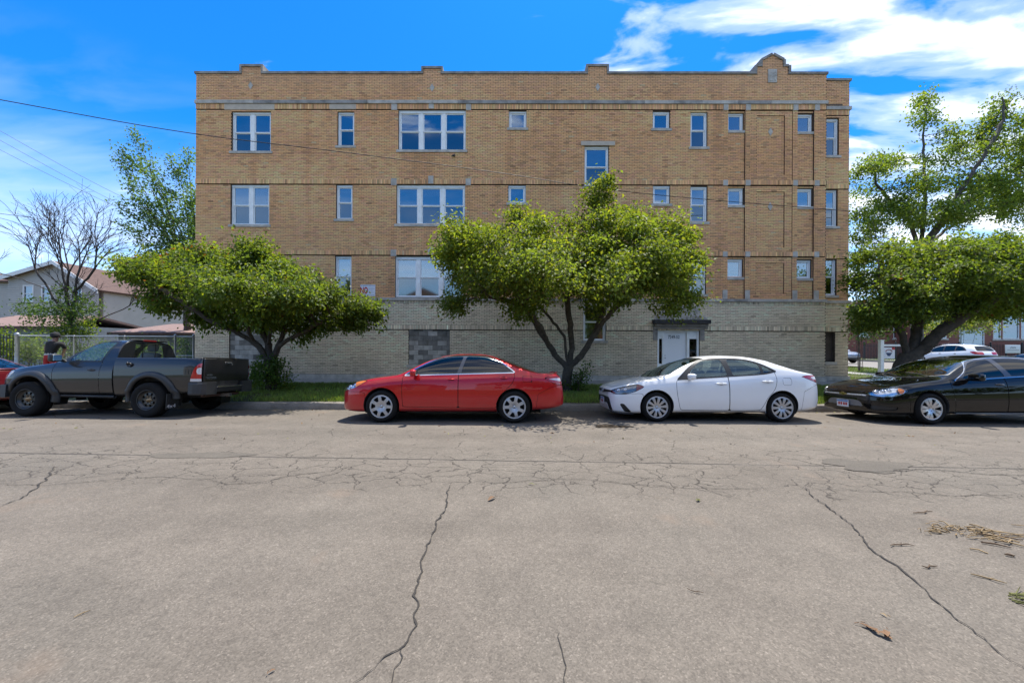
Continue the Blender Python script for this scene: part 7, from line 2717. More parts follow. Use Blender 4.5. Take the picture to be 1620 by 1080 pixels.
def slab(name, p, th, m, parent):
    """Roof slope: quad p (4 points, anticlockwise seen from outside) given thickness."""
    p = [Vector(q) for q in p]
    n = (p[1] - p[0]).cross(p[3] - p[0]).normalized()
    v = p + [q - n * th for q in p]
    return MB().add(v, [(0, 1, 2, 3), (7, 6, 5, 4), (0, 4, 5, 1), (1, 5, 6, 2), (2, 6, 7, 3), (3, 7, 4, 0)]).build(name, m, parent)


# grey gabled house
HY = 30.0
pk = lambda px, py, Y=HY: PW(px, py, Y)
xl, xr, xp = pk(13, 460).x, pk(157, 460).x, pk(93, 415).x
zl, zr_, zp = pk(13, 438).z, pk(157, 457).z, pk(93, 415).z
hA = empty('grey_house', ((xl + xr) / 2, HY, 0.1), 0, 'grey clapboard house with brown gable roof behind the leafless tree', 'house')
cx = (xl + xr) / 2
def gab(z):
    if z <= min(zl, zr_) - .1:
        return xl - cx, xr - cx
    a = xl if z < zl else xl + (xp - xl) * (z - zl) / (zp - zl)
    b = xr if z < zr_ else xr + (xp - xr) * (z - zr_) / (zp - zr_)
    return a - cx, b - cx
wins = [(pk(37, 460).x - cx, pk(54, 460).x - cx, pk(37, 478).z - .1, pk(37, 451).z - .1), (pk(66, 460).x - cx, pk(81, 460).x - cx, pk(66, 478).z - .1, pk(66, 452).z - .1),
        (pk(116, 460).x - cx, pk(131, 460).x - cx, pk(116, 478).z - .1, pk(116, 454).z - .1)]
clapboard('siding', lambda z: gab(z + .1), -10, 10, 0, zp - .12, 0, M_SIDING, hA, holes=wins)
for wv in wins:
    house_window(hA, *wv, 0)
body = MB()
pts = [(xl - cx, 0), (xr - cx, 0), (xr - cx, zr_ - .1), (xp - cx, zp - .1), (xl - cx, zl - .1)]
body.prism([(a, b) for a, b in pts], 0.32, 9.5)
body.build('wall', M_SIDING, hA)
zo = -.1
slab('roof', [(xp - cx, -.45, zp + zo + .05), (xp - cx, 9.8, zp + zo + .05), (xl - cx - .3, 9.8, zl + zo - .08), (xl - cx - .3, -.45, zl + zo - .08)], .14, M_SHING, hA)
slab('roof', [(xr - cx + .35, -.45, zr_ + zo - .12), (xr - cx + .35, 9.8, zr_ + zo - .12), (xp - cx, 9.8, zp + zo + .05), (xp - cx, -.45, zp + zo + .05)], .14, M_SHING, hA)
for (a, za_), (b, zb__) in (((xl - cx - .3, zl - .18), (xp - cx, zp - .05)), ((xp - cx, zp - .05), (xr - cx + .35, zr_ - .22))):
    v = [(a, -.47, za_ - .28), (b, -.47, zb__ - .28), (b, -.47, zb__ + .02), (a, -.47, za_ + .02)]
    MB().add(v + [(p[0], -.42, p[2]) for p in v], [(0, 1, 2, 3), (7, 6, 5, 4), (0, 4, 5, 1), (2, 6, 7, 3), (1, 5, 6, 2), (3, 7, 4, 0)]).build('fascia', M_FASCIA, hA)
# left wing of the same house, ridge along the street
clapboard('siding', lambda z: (-13, xl - cx - .02), -13, 20, 0, zl - .3, 1.2, M_SIDING, hA)
MB().box(-13, xl - cx - .02, 1.25, 9.5, 0, zl - .15).build('wall', M_SIDING, hA)
slab('roof', [(-13.3, .8, zl - .25), (xp - cx - .25, .8, zl - .25), (xp - cx + .1, 5.2, zp - .06), (-13.3, 5.2, zp - .06)], .14, M_SHING, hA)

# cream house to its right
Y_ = 36.0
pk2 = lambda px, py: PW(px, py, Y_)
x0, xp2, x1 = pk2(159, 470).x, pk2(196, 430).x, pk2(262, 500).x
c2 = (x0 + x1) / 2
hB = empty('cream_house', (c2, Y_, .1), 0, 'cream clapboard house with rust-brown roof and a lean-to, right of the grey gable', 'house')
ze, zp2, ze2 = pk2(159, 455).z - .1, pk2(196, 431).z - .1, pk2(262, 482).z - .1
def gab2(z):
    a = x0 if z < ze else x0 + (xp2 - x0) * (z - ze) / (zp2 - ze)
    b = x1 if z < ze2 else x1 + (xp2 - x1) * (z - ze2) / (zp2 - ze2)
    return a - c2, b - c2
wb = [(pk2(168, 470).x - c2, pk2(178, 470).x - c2, pk2(170, 489).z - .1, pk2(170, 464).z - .1), (pk2(180, 470).x - c2, pk2(191, 470).x - c2, pk2(170, 489).z - .1, pk2(170, 464).z - .1)]
clapboard('siding', gab2, -20, 20, 0, zp2 - .1, 0, M_SIDING2, hB, holes=wb)
for wv in wb:
    house_window(hB, *wv, 0)
MB().rbox(((wb[1][0] + wb[1][1]) / 2, -.2, wb[1][2] + .22), (.6, .5, .4), .03).build('air_conditioner', M_FASCIA, hB)
MB().prism([(x0 - c2, 0), (x1 - c2, 0), (x1 - c2, ze2), (xp2 - c2, zp2), (x0 - c2, ze)], .3, 10).build('wall', M_SIDING2, hB)
slab('roof', [(xp2 - c2, -.4, zp2 + .1), (xp2 - c2, 10, zp2 + .1), (x0 - c2 - .5, 10, ze - .2), (x0 - c2 - .5, -.4, ze - .2)], .16, M_SHING2, hB)
slab('roof', [(x1 - c2 + .5, -.4, ze2 - .2), (x1 - c2 + .5, 10, ze2 - .2), (xp2 - c2, 10, zp2 + .1), (xp2 - c2, -.4, zp2 + .1)], .16, M_SHING2, hB)
slab('roof', [(x0 - c2 - 3.2, 3.2, pk2(140, 452).z), (x0 - c2 + 1.0, 3.2, pk2(140, 452).z), (xp2 - c2, 6.5, zp2 + .12), (x0 - c2 - 3.2, 6.5, zp2 + .12)], .16, M_SHING2, hB)
# lean-to with small windows
zt_, zb_ = pk2(200, 499).z - .1, pk2(200, 507).z - .1
slab('roof', [(pk2(158, 0).x - c2, -2.6, zb_ - .05), (pk2(252, 0).x - c2, -2.6, zb_ - .05), (pk2(240, 0).x - c2, 0, zt_ + .1), (pk2(162, 0).x - c2, 0, zt_ + .1)], .15, mat('salmon_roof', (.42, .24, .16), .9, var=.2, vscale=4), hB)
MB().box(pk2(160, 0).x - c2, pk2(250, 0).x - c2, -2.3, -.03, 0, zb_ - .12).build('lean_to_wall', M_SIDING2, hB)
house_window(hB, pk2(168, 0).x - c2, pk2(181, 0).x - c2, pk2(170, 522).z - .1, pk2(170, 509).z - .1, -2.36, mat('dark_red_frame', (.16, .03, .03), .6), False)
house_window(hB, pk2(194, 0).x - c2, pk2(205, 0).x - c2, pk2(170, 520).z - .1, pk2(170, 510).z - .1, -2.36, None, False)
ds = MB()
dc = pk2(214, 494)
ds.lathe([(.0001, 0.06), (.22, .03), (.38, -.04)], (0, 0, 0), 20)
dso = ds.build('satellite_dish', mat('dish_grey', (.28, .28, .29), .5), hB)
dso.location = (dc.x - c2, -2.4, dc.z - .1); dso.rotation_euler = (R(-25), 0, R(30))
MB().tube([(0, .05, 0), (0, .25, -.5), (0, .25, -1.0)], .025, 6).build('dish_mast', M_GALV, dso)

# garages
def garage(label, px0, px1, pyr, pye, Y, wallm, roofm, name='garage'):
    a, b = PW(px0, 0, Y).x, PW(px1, 0, Y).x
    c = (a + b) / 2
    zr, zE = PW((px0 + px1) / 2, pyr, Y).z - .1, PW((px0 + px1) / 2, pye, Y).z - .1
    r = empty(name, (c, Y, .1), 0, label, 'garage')
    MB().box(a - c, b - c, 0, 6, 0, zE - .05).build('wall', wallm, r)
    slab('roof', [(a - c - .3, -.4, zE - .12), (b - c + .3, -.4, zE - .12), (b - c - .8, 3, zr), (a - c + (.8 if px0 > 0 else -.3), 3, zr)], .14, roofm, r)
    slab('roof', [(b - c + .3, 6.4, zE - .12), (a - c - .3, 6.4, zE - .12), (a - c + .8, 3, zr), (b - c - .8, 3, zr)], .14, roofm, r)
    MB().box(a - c - .3, b - c + .3, -.43, -.40, zE - .28, zE - .14).build('fascia', M_SHING, r)
    return r


garage('low blue-grey garage with salmon roof behind the iron railing', -60, 95, 493, 513, 24.0, mat('blue_grey_wall', (.20, .22, .24), .8, var=.1), M_SHING3)
garage('olive garage with pinkish shingle roof beside the brick building', 190, 310, 508, 523, 24.5, mat('olive_wall', (.13, .13, .09), .8, var=.15), M_SHING3)
wh = empty('white_house', (PW(285, 0, 44).x, 44, .1), 0, 'plain white house wall glimpsed between the garage and the brick building', 'house')
MB().prism([(-2.6, 0), (3.2, 0), (3.2, PW(285, 492, 44).z), (0.2, PW(285, 480, 44).z), (-2.6, PW(285, 492, 44).z)], 0, 9).build('wall', mat('white_siding', (.78, .78, .77), .7, var=.05), wh)
slab('roof', [(.2, -.4, PW(285, 480, 44).z + .12), (.2, 9.3, PW(285, 480, 44).z + .12), (-3, 9.3, PW(285, 493, 44).z), (-3, -.4, PW(285, 493, 44).z)], .15, M_SHING, wh)
slab('roof', [(3.6, -.4, PW(285, 493, 44).z), (3.6, 9.3, PW(285, 493, 44).z), (.2, 9.3, PW(285, 480, 44).z + .12), (.2, -.4, PW(285, 480, 44).z + .12)], .15, M_SHING, wh)

# ---- person standing on the sidewalk behind the pickup, turned away, leaning a little
def person():
    Yp = 13.3
    k = Yp / FPX
    g0 = parkway_z(Yp)
    base = PW(82, 560, Yp); base.z = g0
    root = empty('person', base, 0, 'person in black cap, dark T-shirt and red trousers, back turned, behind the pickup bonnet', 'person')
    def q(px, py, dy=0.0):
        p = PW(px, py, Yp + dy) - base
        return p
    J = {}
    J['pel'] = q(79, 563); J['bel'] = q(80, 556, .02); J['che'] = q(84, 547, .05); J['nk'] = q(87, 539.5, .07); J['hd0'] = q(87.5, 536, .09); J['hd1'] = q(87.5, 531.5, .10)
    J['sL'] = q(76.5, 543, .02); J['eL'] = q(72.5, 552, -.02); J['wL'] = q(74, 562, .12); J['hL'] = q(76, 566, .18)
    J['sR'] = q(97.5, 543.5, .08); J['eR'] = q(103, 551, .16); J['wR'] = q(100, 559, .36); J['hR'] = q(98, 562, .42)
    zh = J['pel'].z
    for s_, dx in (('l', -.10), ('r', .11)):
        J['hip' + s_] = J['pel'] + Vector((dx, 0, -.06))
        J['kn' + s_] = Vector((dx * 1.2 + J['pel'].x * .6, -.02, zh * .52))
        J['an' + s_] = Vector((dx * 1.4 + J['pel'].x * .3, .04, .09))
        J['to' + s_] = Vector((dx * 1.6 + J['pel'].x * .3, .20, .04))
    E = [('pel', 'bel', ), ('bel', 'che'), ('che', 'nk'), ('nk', 'hd0'), ('hd0', 'hd1'), ('che', 'sL'), ('sL', 'eL'), ('eL', 'wL'), ('wL', 'hL'), ('che', 'sR'), ('sR', 'eR'), ('eR', 'wR'), ('wR', 'hR'),
         ('pel', 'hipl'), ('hipl', 'knl'), ('knl', 'anl'), ('anl', 'tol'), ('pel', 'hipr'), ('hipr', 'knr'), ('knr', 'anr'), ('anr', 'tor')]
    rad = dict(pel=.155, bel=.150, che=.165, nk=.060, hd0=.080, hd1=.098, sL=.085, eL=.052, wL=.036, hL=.035, sR=.090, eR=.055, wR=.038, hR=.036, hipl=.105, hipr=.105, knl=.07, knr=.07, anl=.055, anr=.055, tol=.04, tor=.04)
    names = list(J)
    me = bpy.data.meshes.new('body')
    me.from_pydata([J[n] for n in names], [(names.index(a), names.index(b)) for a, b in E], [])
    o = bpy.data.objects.new('body', me)
    COL.objects.link(o)
    sk = o.modifiers.new('skin', 'SKIN')
    for n, v in zip(names, me.skin_vertices[0].data):
        v.radius = (rad[n], rad[n] * (.72 if n in ('pel', 'bel', 'che') else 1.0))
        v.use_root = n == 'pel'
    o.modifiers.new('sub', 'SUBSURF').levels = 2
    bpy.context.view_layer.update()
    dg = bpy.context.evaluated_depsgraph_get()
    m2 = bpy.data.meshes.new_from_object(o.evaluated_get(dg))
    bpy.data.objects.remove(o)
    mats_ = [mat('skin_brown', (.22, .11, .07), .55), mat('black_tshirt', (.022, .020, .020), .9, var=.3), mat('red_trousers', (.38, .02, .02), .85, var=.15), mat('dark_shoes', (.03, .03, .03), .6), mat('pale_waistband', (.5, .49, .47), .8)]
    m2.materials.clear()
    for m in mats_:
        m2.materials.append(m)
    for p in m2.polygons:
        c = p.center
        armL = (c - J['sL']).length > .10 and min((c - J['sL'].lerp(J['hL'], t)).length for t in (.25, .5, .75, 1)) < .16 and c.x < J['sL'].x + .02
        armR = min((c - J[a].lerp(J[b], t)).length for a, b in (('eR', 'wR'), ('wR', 'hR')) for t in (0.1, .5, 1)) < .085
        if c.z > J['nk'].z - .005:
            i = 0
        elif (armL and c.z < J['sL'].z - .08) or armR:
            i = 0
        elif c.z > J['bel'].z - .06:
            i = 1
        elif c.z > J['bel'].z - .11:
            i = 4
        elif c.z > .12:
            i = 2
        else:
            i = 3
        p.material_index = i
        p.use_smooth = True
    b = link_mesh('body', m2, root)
    hd = J['hd1']
    MB().sphere((hd.x, hd.y, hd.z + .01), .112, 16, sc=(1, 1.1, .98)).build('hair', mat('black_hair', (.012, .010, .010), .7), root)
    cp = MB().lathe([(.0001, .10), (.07, .085), (.11, .045), (.122, -.01), (.120, -.03)], (hd.x, hd.y, hd.z + .045), 20, axis='z')
    cp.rbox((hd.x + .02, hd.y + .15, hd.z + .02), (.16, .14, .018), .008)
    cp.tube([(hd.x + .118 * math.cos(a), hd.y + .118 * math.sin(a), hd.z + .022) for a in np.linspace(0, 2 * math.pi, 21)], .012, 5, caps=False)
    cp.build('cap', mat('black_cap', (.015, .015, .017), .85), root)
    for s_ in (-1, 1):
        MB().sphere((hd.x + s_ * .098, hd.y + .01, hd.z - .03), .028, 8, sc=(.5, .8, 1.2)).build('ear', mats_[0], root)
    for w_, e_ in ((J['hL'], J['wL']), (J['hR'], J['wR'])):
        d = (w_ - e_).normalized()
        sd = d.cross(Vector((0, 0, 1))).normalized() if abs(d.z) < .95 else Vector((1, 0, 0))
        f = MB()
        for i, l in enumerate((.07, .085, .09, .075)):
            a = w_ + sd * (i - 1.5) * .021 + d * .02
            f.tube([a, a + d * l * .5, a + d * l * .85 + Vector((0, 0, -.02))], [.011, .010, .008], 6)
        f.tube([w_ + sd * .035, w_ + sd * .06 + d * .035, w_ + sd * .055 + d * .065], [.013, .011, .009], 6)
        f.build('fingers', mats_[0], root)
    return root


person()

# ================================================================ OVERHEAD CABLES
M_CABLE = mat('black_cable', (.016, .015, .015), .6)


def cable(label, pts, r_, m=M_CABLE):
    P = []
    pp = [(a[0], a[1]) for a in pts]
    xs = [a[0] for a in pts]
    fy = pchip([(a[0], a[1]) for a in pts]); fY = pchip([(a[0], a[2]) for a in pts])
    for x in np.linspace(xs[0], xs[-1], 40):
        P.append(PW(x, float(fy(x)), float(fY(x))))
    mb = MB().tube(P, r_, 5)
    return tag(mb.build('overhead_cable', m), label, 'cable', None)


cable('thick black service cable sloping across the whole brick facade', [(-60, 147, 9.5), (0, 158, 10.0), (309, 212, 11.4), (560, 243, 12.5), (800, 275, 13.6), (940, 297, 14.3), (1040, 308.5, 14.8), (1342, 334, 16.0)], .012)
cable('highest of the three thin wires slanting across the left sky', [(-80, 160, 20), (0, 207, 21), (190, 310, 23), (330, 372, 25)], .011, mat('grey_wire', (.10, .10, .11), .7))
cable('middle one of the three thin wires slanting across the left sky', [(-80, 177, 20.4), (0, 222, 21.4), (200, 328, 23.4), (330, 385, 25.4)], .011, mat('grey_wire', (.10, .10, .11), .7))
cable('lowest of the three thin wires slanting across the left sky', [(-80, 193, 20.8), (0, 237, 21.8), (200, 335, 23.8), (330, 393, 25.8)], .011, mat('grey_wire', (.10, .10, .11), .7))
cable('dark wire passing through the top of the leafless tree', [(-60, 331, 19), (0, 338, 20), (215, 367, 22), (330, 380, 23)], .014)
cable('sagging wire just under the one through the leafless treetop', [(-60, 333, 19.3), (0, 345, 20.3), (120, 383, 22), (215, 400, 23)], .012)
cable('low wire slanting down to the cream house', [(-60, 353, 20), (0, 366, 21), (120, 398, 26), (205, 420, 33)], .014)

# ================================================================ RIGHT: SIDE STREET
M_RBRICK = bpy.data.materials.new('red_brick')
M_RBRICK.use_nodes = True
t = NT(M_RBRICK.node_tree)
Pq = t.n('ShaderNodeTexCoord').outputs['Object']
mp = t.n('ShaderNodeMapping', {'Vector': Pq, 'Rotation': (R(90), 0, 0)})
bt = t.n('ShaderNodeTexBrick', {'Vector': mp.outputs[0], 'Color1': (.26, .075, .05, 1), 'Color2': (.19, .055, .04, 1), 'Mortar': (.22, .15, .12, 1), 'Scale': 1.0, 'Mortar Size': .008, 'Brick Width': .22, 'Row Height': .075})
b_ = t.n('ShaderNodeBsdfPrincipled', {'Base Color': bt.outputs[0], 'Roughness': .85})
t.n('ShaderNodeOutputMaterial', {0: b_.outputs[0]})

RY = 46.0
pr = lambda px, py, Y=RY: PW(px, py, Y)


def brick_house(label, px0, px1, ztop, wins, Y, door=None):
    a, b = PW(px0, 0, Y).x, PW(px1, 0, Y).x
    c = (a + b) / 2
    r = empty('brick_house', (c, Y, .3), 0, label, 'house')
    hs = [(PW(w0, 0, Y).x - c, PW(w1, 0, Y).x - c, PW(w0, y1, Y).z - .3, PW(w0, y0, Y).z - .3) for w0, w1, y0, y1 in wins]
    W2 = MB()
    zc = sorted({0.0, ztop, *[min(max(h[2], 0), ztop) for h in hs], *[min(max(h[3], 0), ztop) for h in hs]})
    for z0, z1 in zip(zc[:-1], zc[1:]):
        for s0, s1 in Wall.free(a - c, b - c, [(h[0], h[1]) for h in hs if h[2] < (z0 + z1) / 2 < h[3]]):
            W2.box(s0, s1, 0, .3, z0, z1)
    W2.box(a - c, a - c + .3, .3, 10, 0, ztop).box(b - c - .3, b - c, .3, 10, 0, ztop)
    W2.build('wall', M_RBRICK, r)
    MB().box(a - c - .15, b - c + .15, -.15, 10.1, ztop, ztop + .25).build('cornice', M_STONE, r)
    MB().box(a - c + .3, b - c - .3, 1.2, 1.3, 0, ztop).build('inner_wall', M_DARKIN, r)
    for h in hs:
        house_window(r, *h, .05)
        MB().box(h[0] - .15, h[1] + .15, -.1, .05, h[2] - .2, h[2]).build('sill', M_STONE, r)
        MB().box(h[0] - .15, h[1] + .15, -.06, .05, h[3], h[3] + .3).build('lintel', M_STONE, r)
    return r


brick_house('red brick house half hidden by leaves behind the iron fence', 1335, 1446, 6.5, [(1362, 1376, 500, 532), (1416, 1428, 505, 535)], 47.0)
brick_house('red brick house with broad white bay window at the far right', 1447, 1760, 7.6, [(1520, 1560, 522, 553), (1574, 1586, 496, 536), (1589, 1615, 493, 536), (1618, 1632, 493, 536), (1480, 1500, 500, 535)], 45.0)
MB().box(0, 30, 0, 10, 0, 6.2).build('blue_house', mat('pale_blue_siding', (.36, .42, .50), .7, var=.05)).location = (56, 58, .3)
tag(bpy.data.objects['blue_house'], 'pale blue house showing above the red brick one', 'house')
gab_ = MB().prism([(-.4, 6.2), (30.4, 6.2), (15, 11.5)], -.3, 10.3).build('roof', M_SHING, bpy.data.objects['blue_house'])

rf = empty('iron_fence', (53, 42.0, .3), 0, 'long black iron fence in front of the red brick houses', 'fence')
for z in (.15, 1.55):
    MB().box(-14, 14, -.02, .02, z, z + .05).build('rail', M_IRON, rf)
pkm = MB()
x = -14.0
while x < 14:
    pkm.box(x - .016, x + .016, -.016, .016, 0, 1.85)
    x += .17
pk_o = pkm.build('pickets', M_IRON, rf); pk_o['kind'] = 'stuff'
for x in np.arange(-14, 14.1, 3.5):
    MB().box(x - .05, x + .05, -.05, .05, 0, 2.0).sphere((x, 0, 2.03), .07, 8).build('post', M_IRON, rf)
# white sign board on the fence
c = PW(1602, 552, 41.8)
s2 = empty('name_board', c, 0, 'white name board with three-peak emblem on the iron fence', 'sign')
hw, hh = 12 / 600 * 41.8, 6.6 / 600 * 41.8
MB().rbox((0, 0, 0), (2 * hw, .05, 2 * hh), .02).build('board', M_FASCIA, s2)
em = MB()
for k in (-1, 0, 1):
    em.tube([(k * .19 - .12, -.03, .08), (k * .19 - .03, -.03, .21), (k * .19 + .05, -.03, .20), (k * .19 + .11, -.03, .10)], .022, 5)
em.build('emblem', mat('dark_print', (.05, .05, .055), .5), s2)
bars = MB()
u = -hw * .75
rs = random.Random(3)
while u < hw * .75:
    L = rs.uniform(.04, .075)
    bars.box(u, u + L, -.030, -.027, -.14, -.06); u += L + .03
bars.build('small_print', mat('grey_print', (.25, .25, .26), .5), s2)
for x in (-hw * .8, hw * .8):
    MB().box(x - .04, x + .04, .03, .10, -c.z + .3, hh).build('post', M_IRON, s2)

# white yard-arm sign post
ps = PW(1393.5, 590, 20.3)
sgp = empty('yard_sign', (ps.x, 20.3, .1), 0, 'white yard-arm post with hanging panel near the brick corner', 'sign')
zt = PW(1393.5, 538.5, 20.3).z - .1
MB().box(-.085, .085, -.085, .085, 0, zt).box(-.10, .10, -.10, .10, zt, zt + .03).build('post', M_WHITE2, sgp)
za_ = PW(1393.5, 546, 20.3).z - .1
MB().box(.085, 1.25, -.045, .045, za_ - .05, za_ + .05).build('arm', M_WHITE2, sgp)
hx = PW(1407, 558, 20.3).x - ps.x
hz = PW(1407, 558.3, 20.3).z - .1
pn = MB().box(hx - .28, hx + .28, -.012, .012, hz - .30, hz + .30).build('sign_panel', mat('sign_white', (0.80, 0.79, 0.80), 0.4), sgp)
lg = MB()
lg.add([(hx - .22, -.016, hz + .02), (hx + .14, -.016, hz + .02), (hx + .02, -.016, hz - .16), (hx - .10, -.016, hz - .16)], [(0, 1, 2, 3)])
lg.build('emblem_lower', mat('navy_print', (.03, .05, .12), .5), pn)
ar = MB()
ar.tube([(hx - .04 + .17 * math.cos(a), -.016, hz + .06 + .12 * math.sin(a)) for a in np.linspace(.1, math.pi - .1, 9)], .02, 5)
ar.build('emblem_arc', mat('red_brown_print', (.28, .05, .05), .5), pn)
MB().box(hx + .12, hx + .28, -.018, -.0125, hz + .18, hz + .30).build('red_corner', M_RED, pn)
MB().tube([(hx - .2, 0, hz + .30), (hx - .2, 0, za_ - .05)], .006, 4).tube([(hx + .2, 0, hz + .30), (hx + .2, 0, za_ - .05)], .006, 4).build('hanger', M_IRON, sgp)

# distant cover behind everything
far = []
def far_trees(name, label, X0, X1, Y0, Y1, n, zr, col, seed, gap=None):
    r_ = np.random.default_rng(seed)
    cs = []
    for i in range(n):
        x, y = r_.uniform(X0, X1), r_.uniform(Y0, Y1)
        h = r_.uniform(*zr)
        w_ = h * r_.uniform(.35, .55)
        m = 260
        d = r_.normal(size=(m, 3)); d /= np.linalg.norm(d, axis=1, keepdims=True)
        cs.append(np.array([x, y, h * .6]) + d * (r_.random((m, 1)) ** .4) * np.array([w_, w_, h * .42]))
    C = np.concatenate(cs)
    o = leaves_mesh(name, C, np.tile([[0, 0, 1.0]], (len(C), 1)), 5, .55, M_LEAF, None, col, seed, .5, yellow=.15)
    return tag(o, label, 'trees', kind='stuff')


far_trees('far_trees', 'distant mass of trees beyond the houses on the left', -110, -25, 62, 90, 24, (5, 8.5), (.045, .08, .025), 61)
far_trees('far_trees', 'distant mass of trees beyond the side street on the right', 38, 140, 70, 100, 30, (8, 13), (.05, .085, .025), 62)


# the other side of the street: seen only as reflections in car doors and window panes
def facing_house(x, wdt, h, m, roofm, label):
    r = empty('street_house', (x, -15.0, .05), 0, label, 'house')
    MB().box(-wdt / 2, wdt / 2, -9, 0, 0, h).build('wall', m, r)
    MB().prism([(-wdt / 2 - .3, h), (wdt / 2 + .3, h), (0, h + 2.2)], -9.3, .3).build('roof', roofm, r)
    for wx in (-.3, 0, .3):
        for wz in (1.1, 4.0):
            f = MB().box(wx * wdt - .55, wx * wdt + .55, .01, .06, wz, wz + 1.6).build('window', M_FASCIA, r)
            MB().box(wx * wdt - .45, wx * wdt + .45, .06, .065, wz + .1, wz + 1.5).build('pane', M_HGLASS, f)
            MB().box(wx * wdt - .45, wx * wdt + .45, .061, .062, wz + .1, wz + 1.5).build('room_dark', M_HIN, f)


for i, (x, wd_, hh_, m, rm, lb) in enumerate(((-24, 9, 6.2, M_SIDING2, M_SHING, 'cream house across the street, leftmost behind the camera'), (-11.5, 9, 6.6, mat('buff_brick', (.46, .33, .2), .85, var=.1), M_SHING2, 'buff house across the street, left behind the camera'),
                                              (2, 10, 6.0, mat('pale_grey_siding', (.55, .55, .54), .7), M_SHING3, 'pale grey house straight behind the camera'), (15, 9, 6.6, M_RBRICK, M_SHING, 'red brick house across the street, right behind the camera'),
                                              (28, 10, 6.2, M_SIDING, M_SHING2, 'grey clapboard house across the street, far right behind the camera'))):
    facing_house(x, wd_, hh_, m, rm, lb)
far_trees('far_trees', 'street trees on the near verge, seen only in reflections', -30, 34, -11.5, -8.5, 7, (5.5, 7.5), (.08, .13, .03), 63)

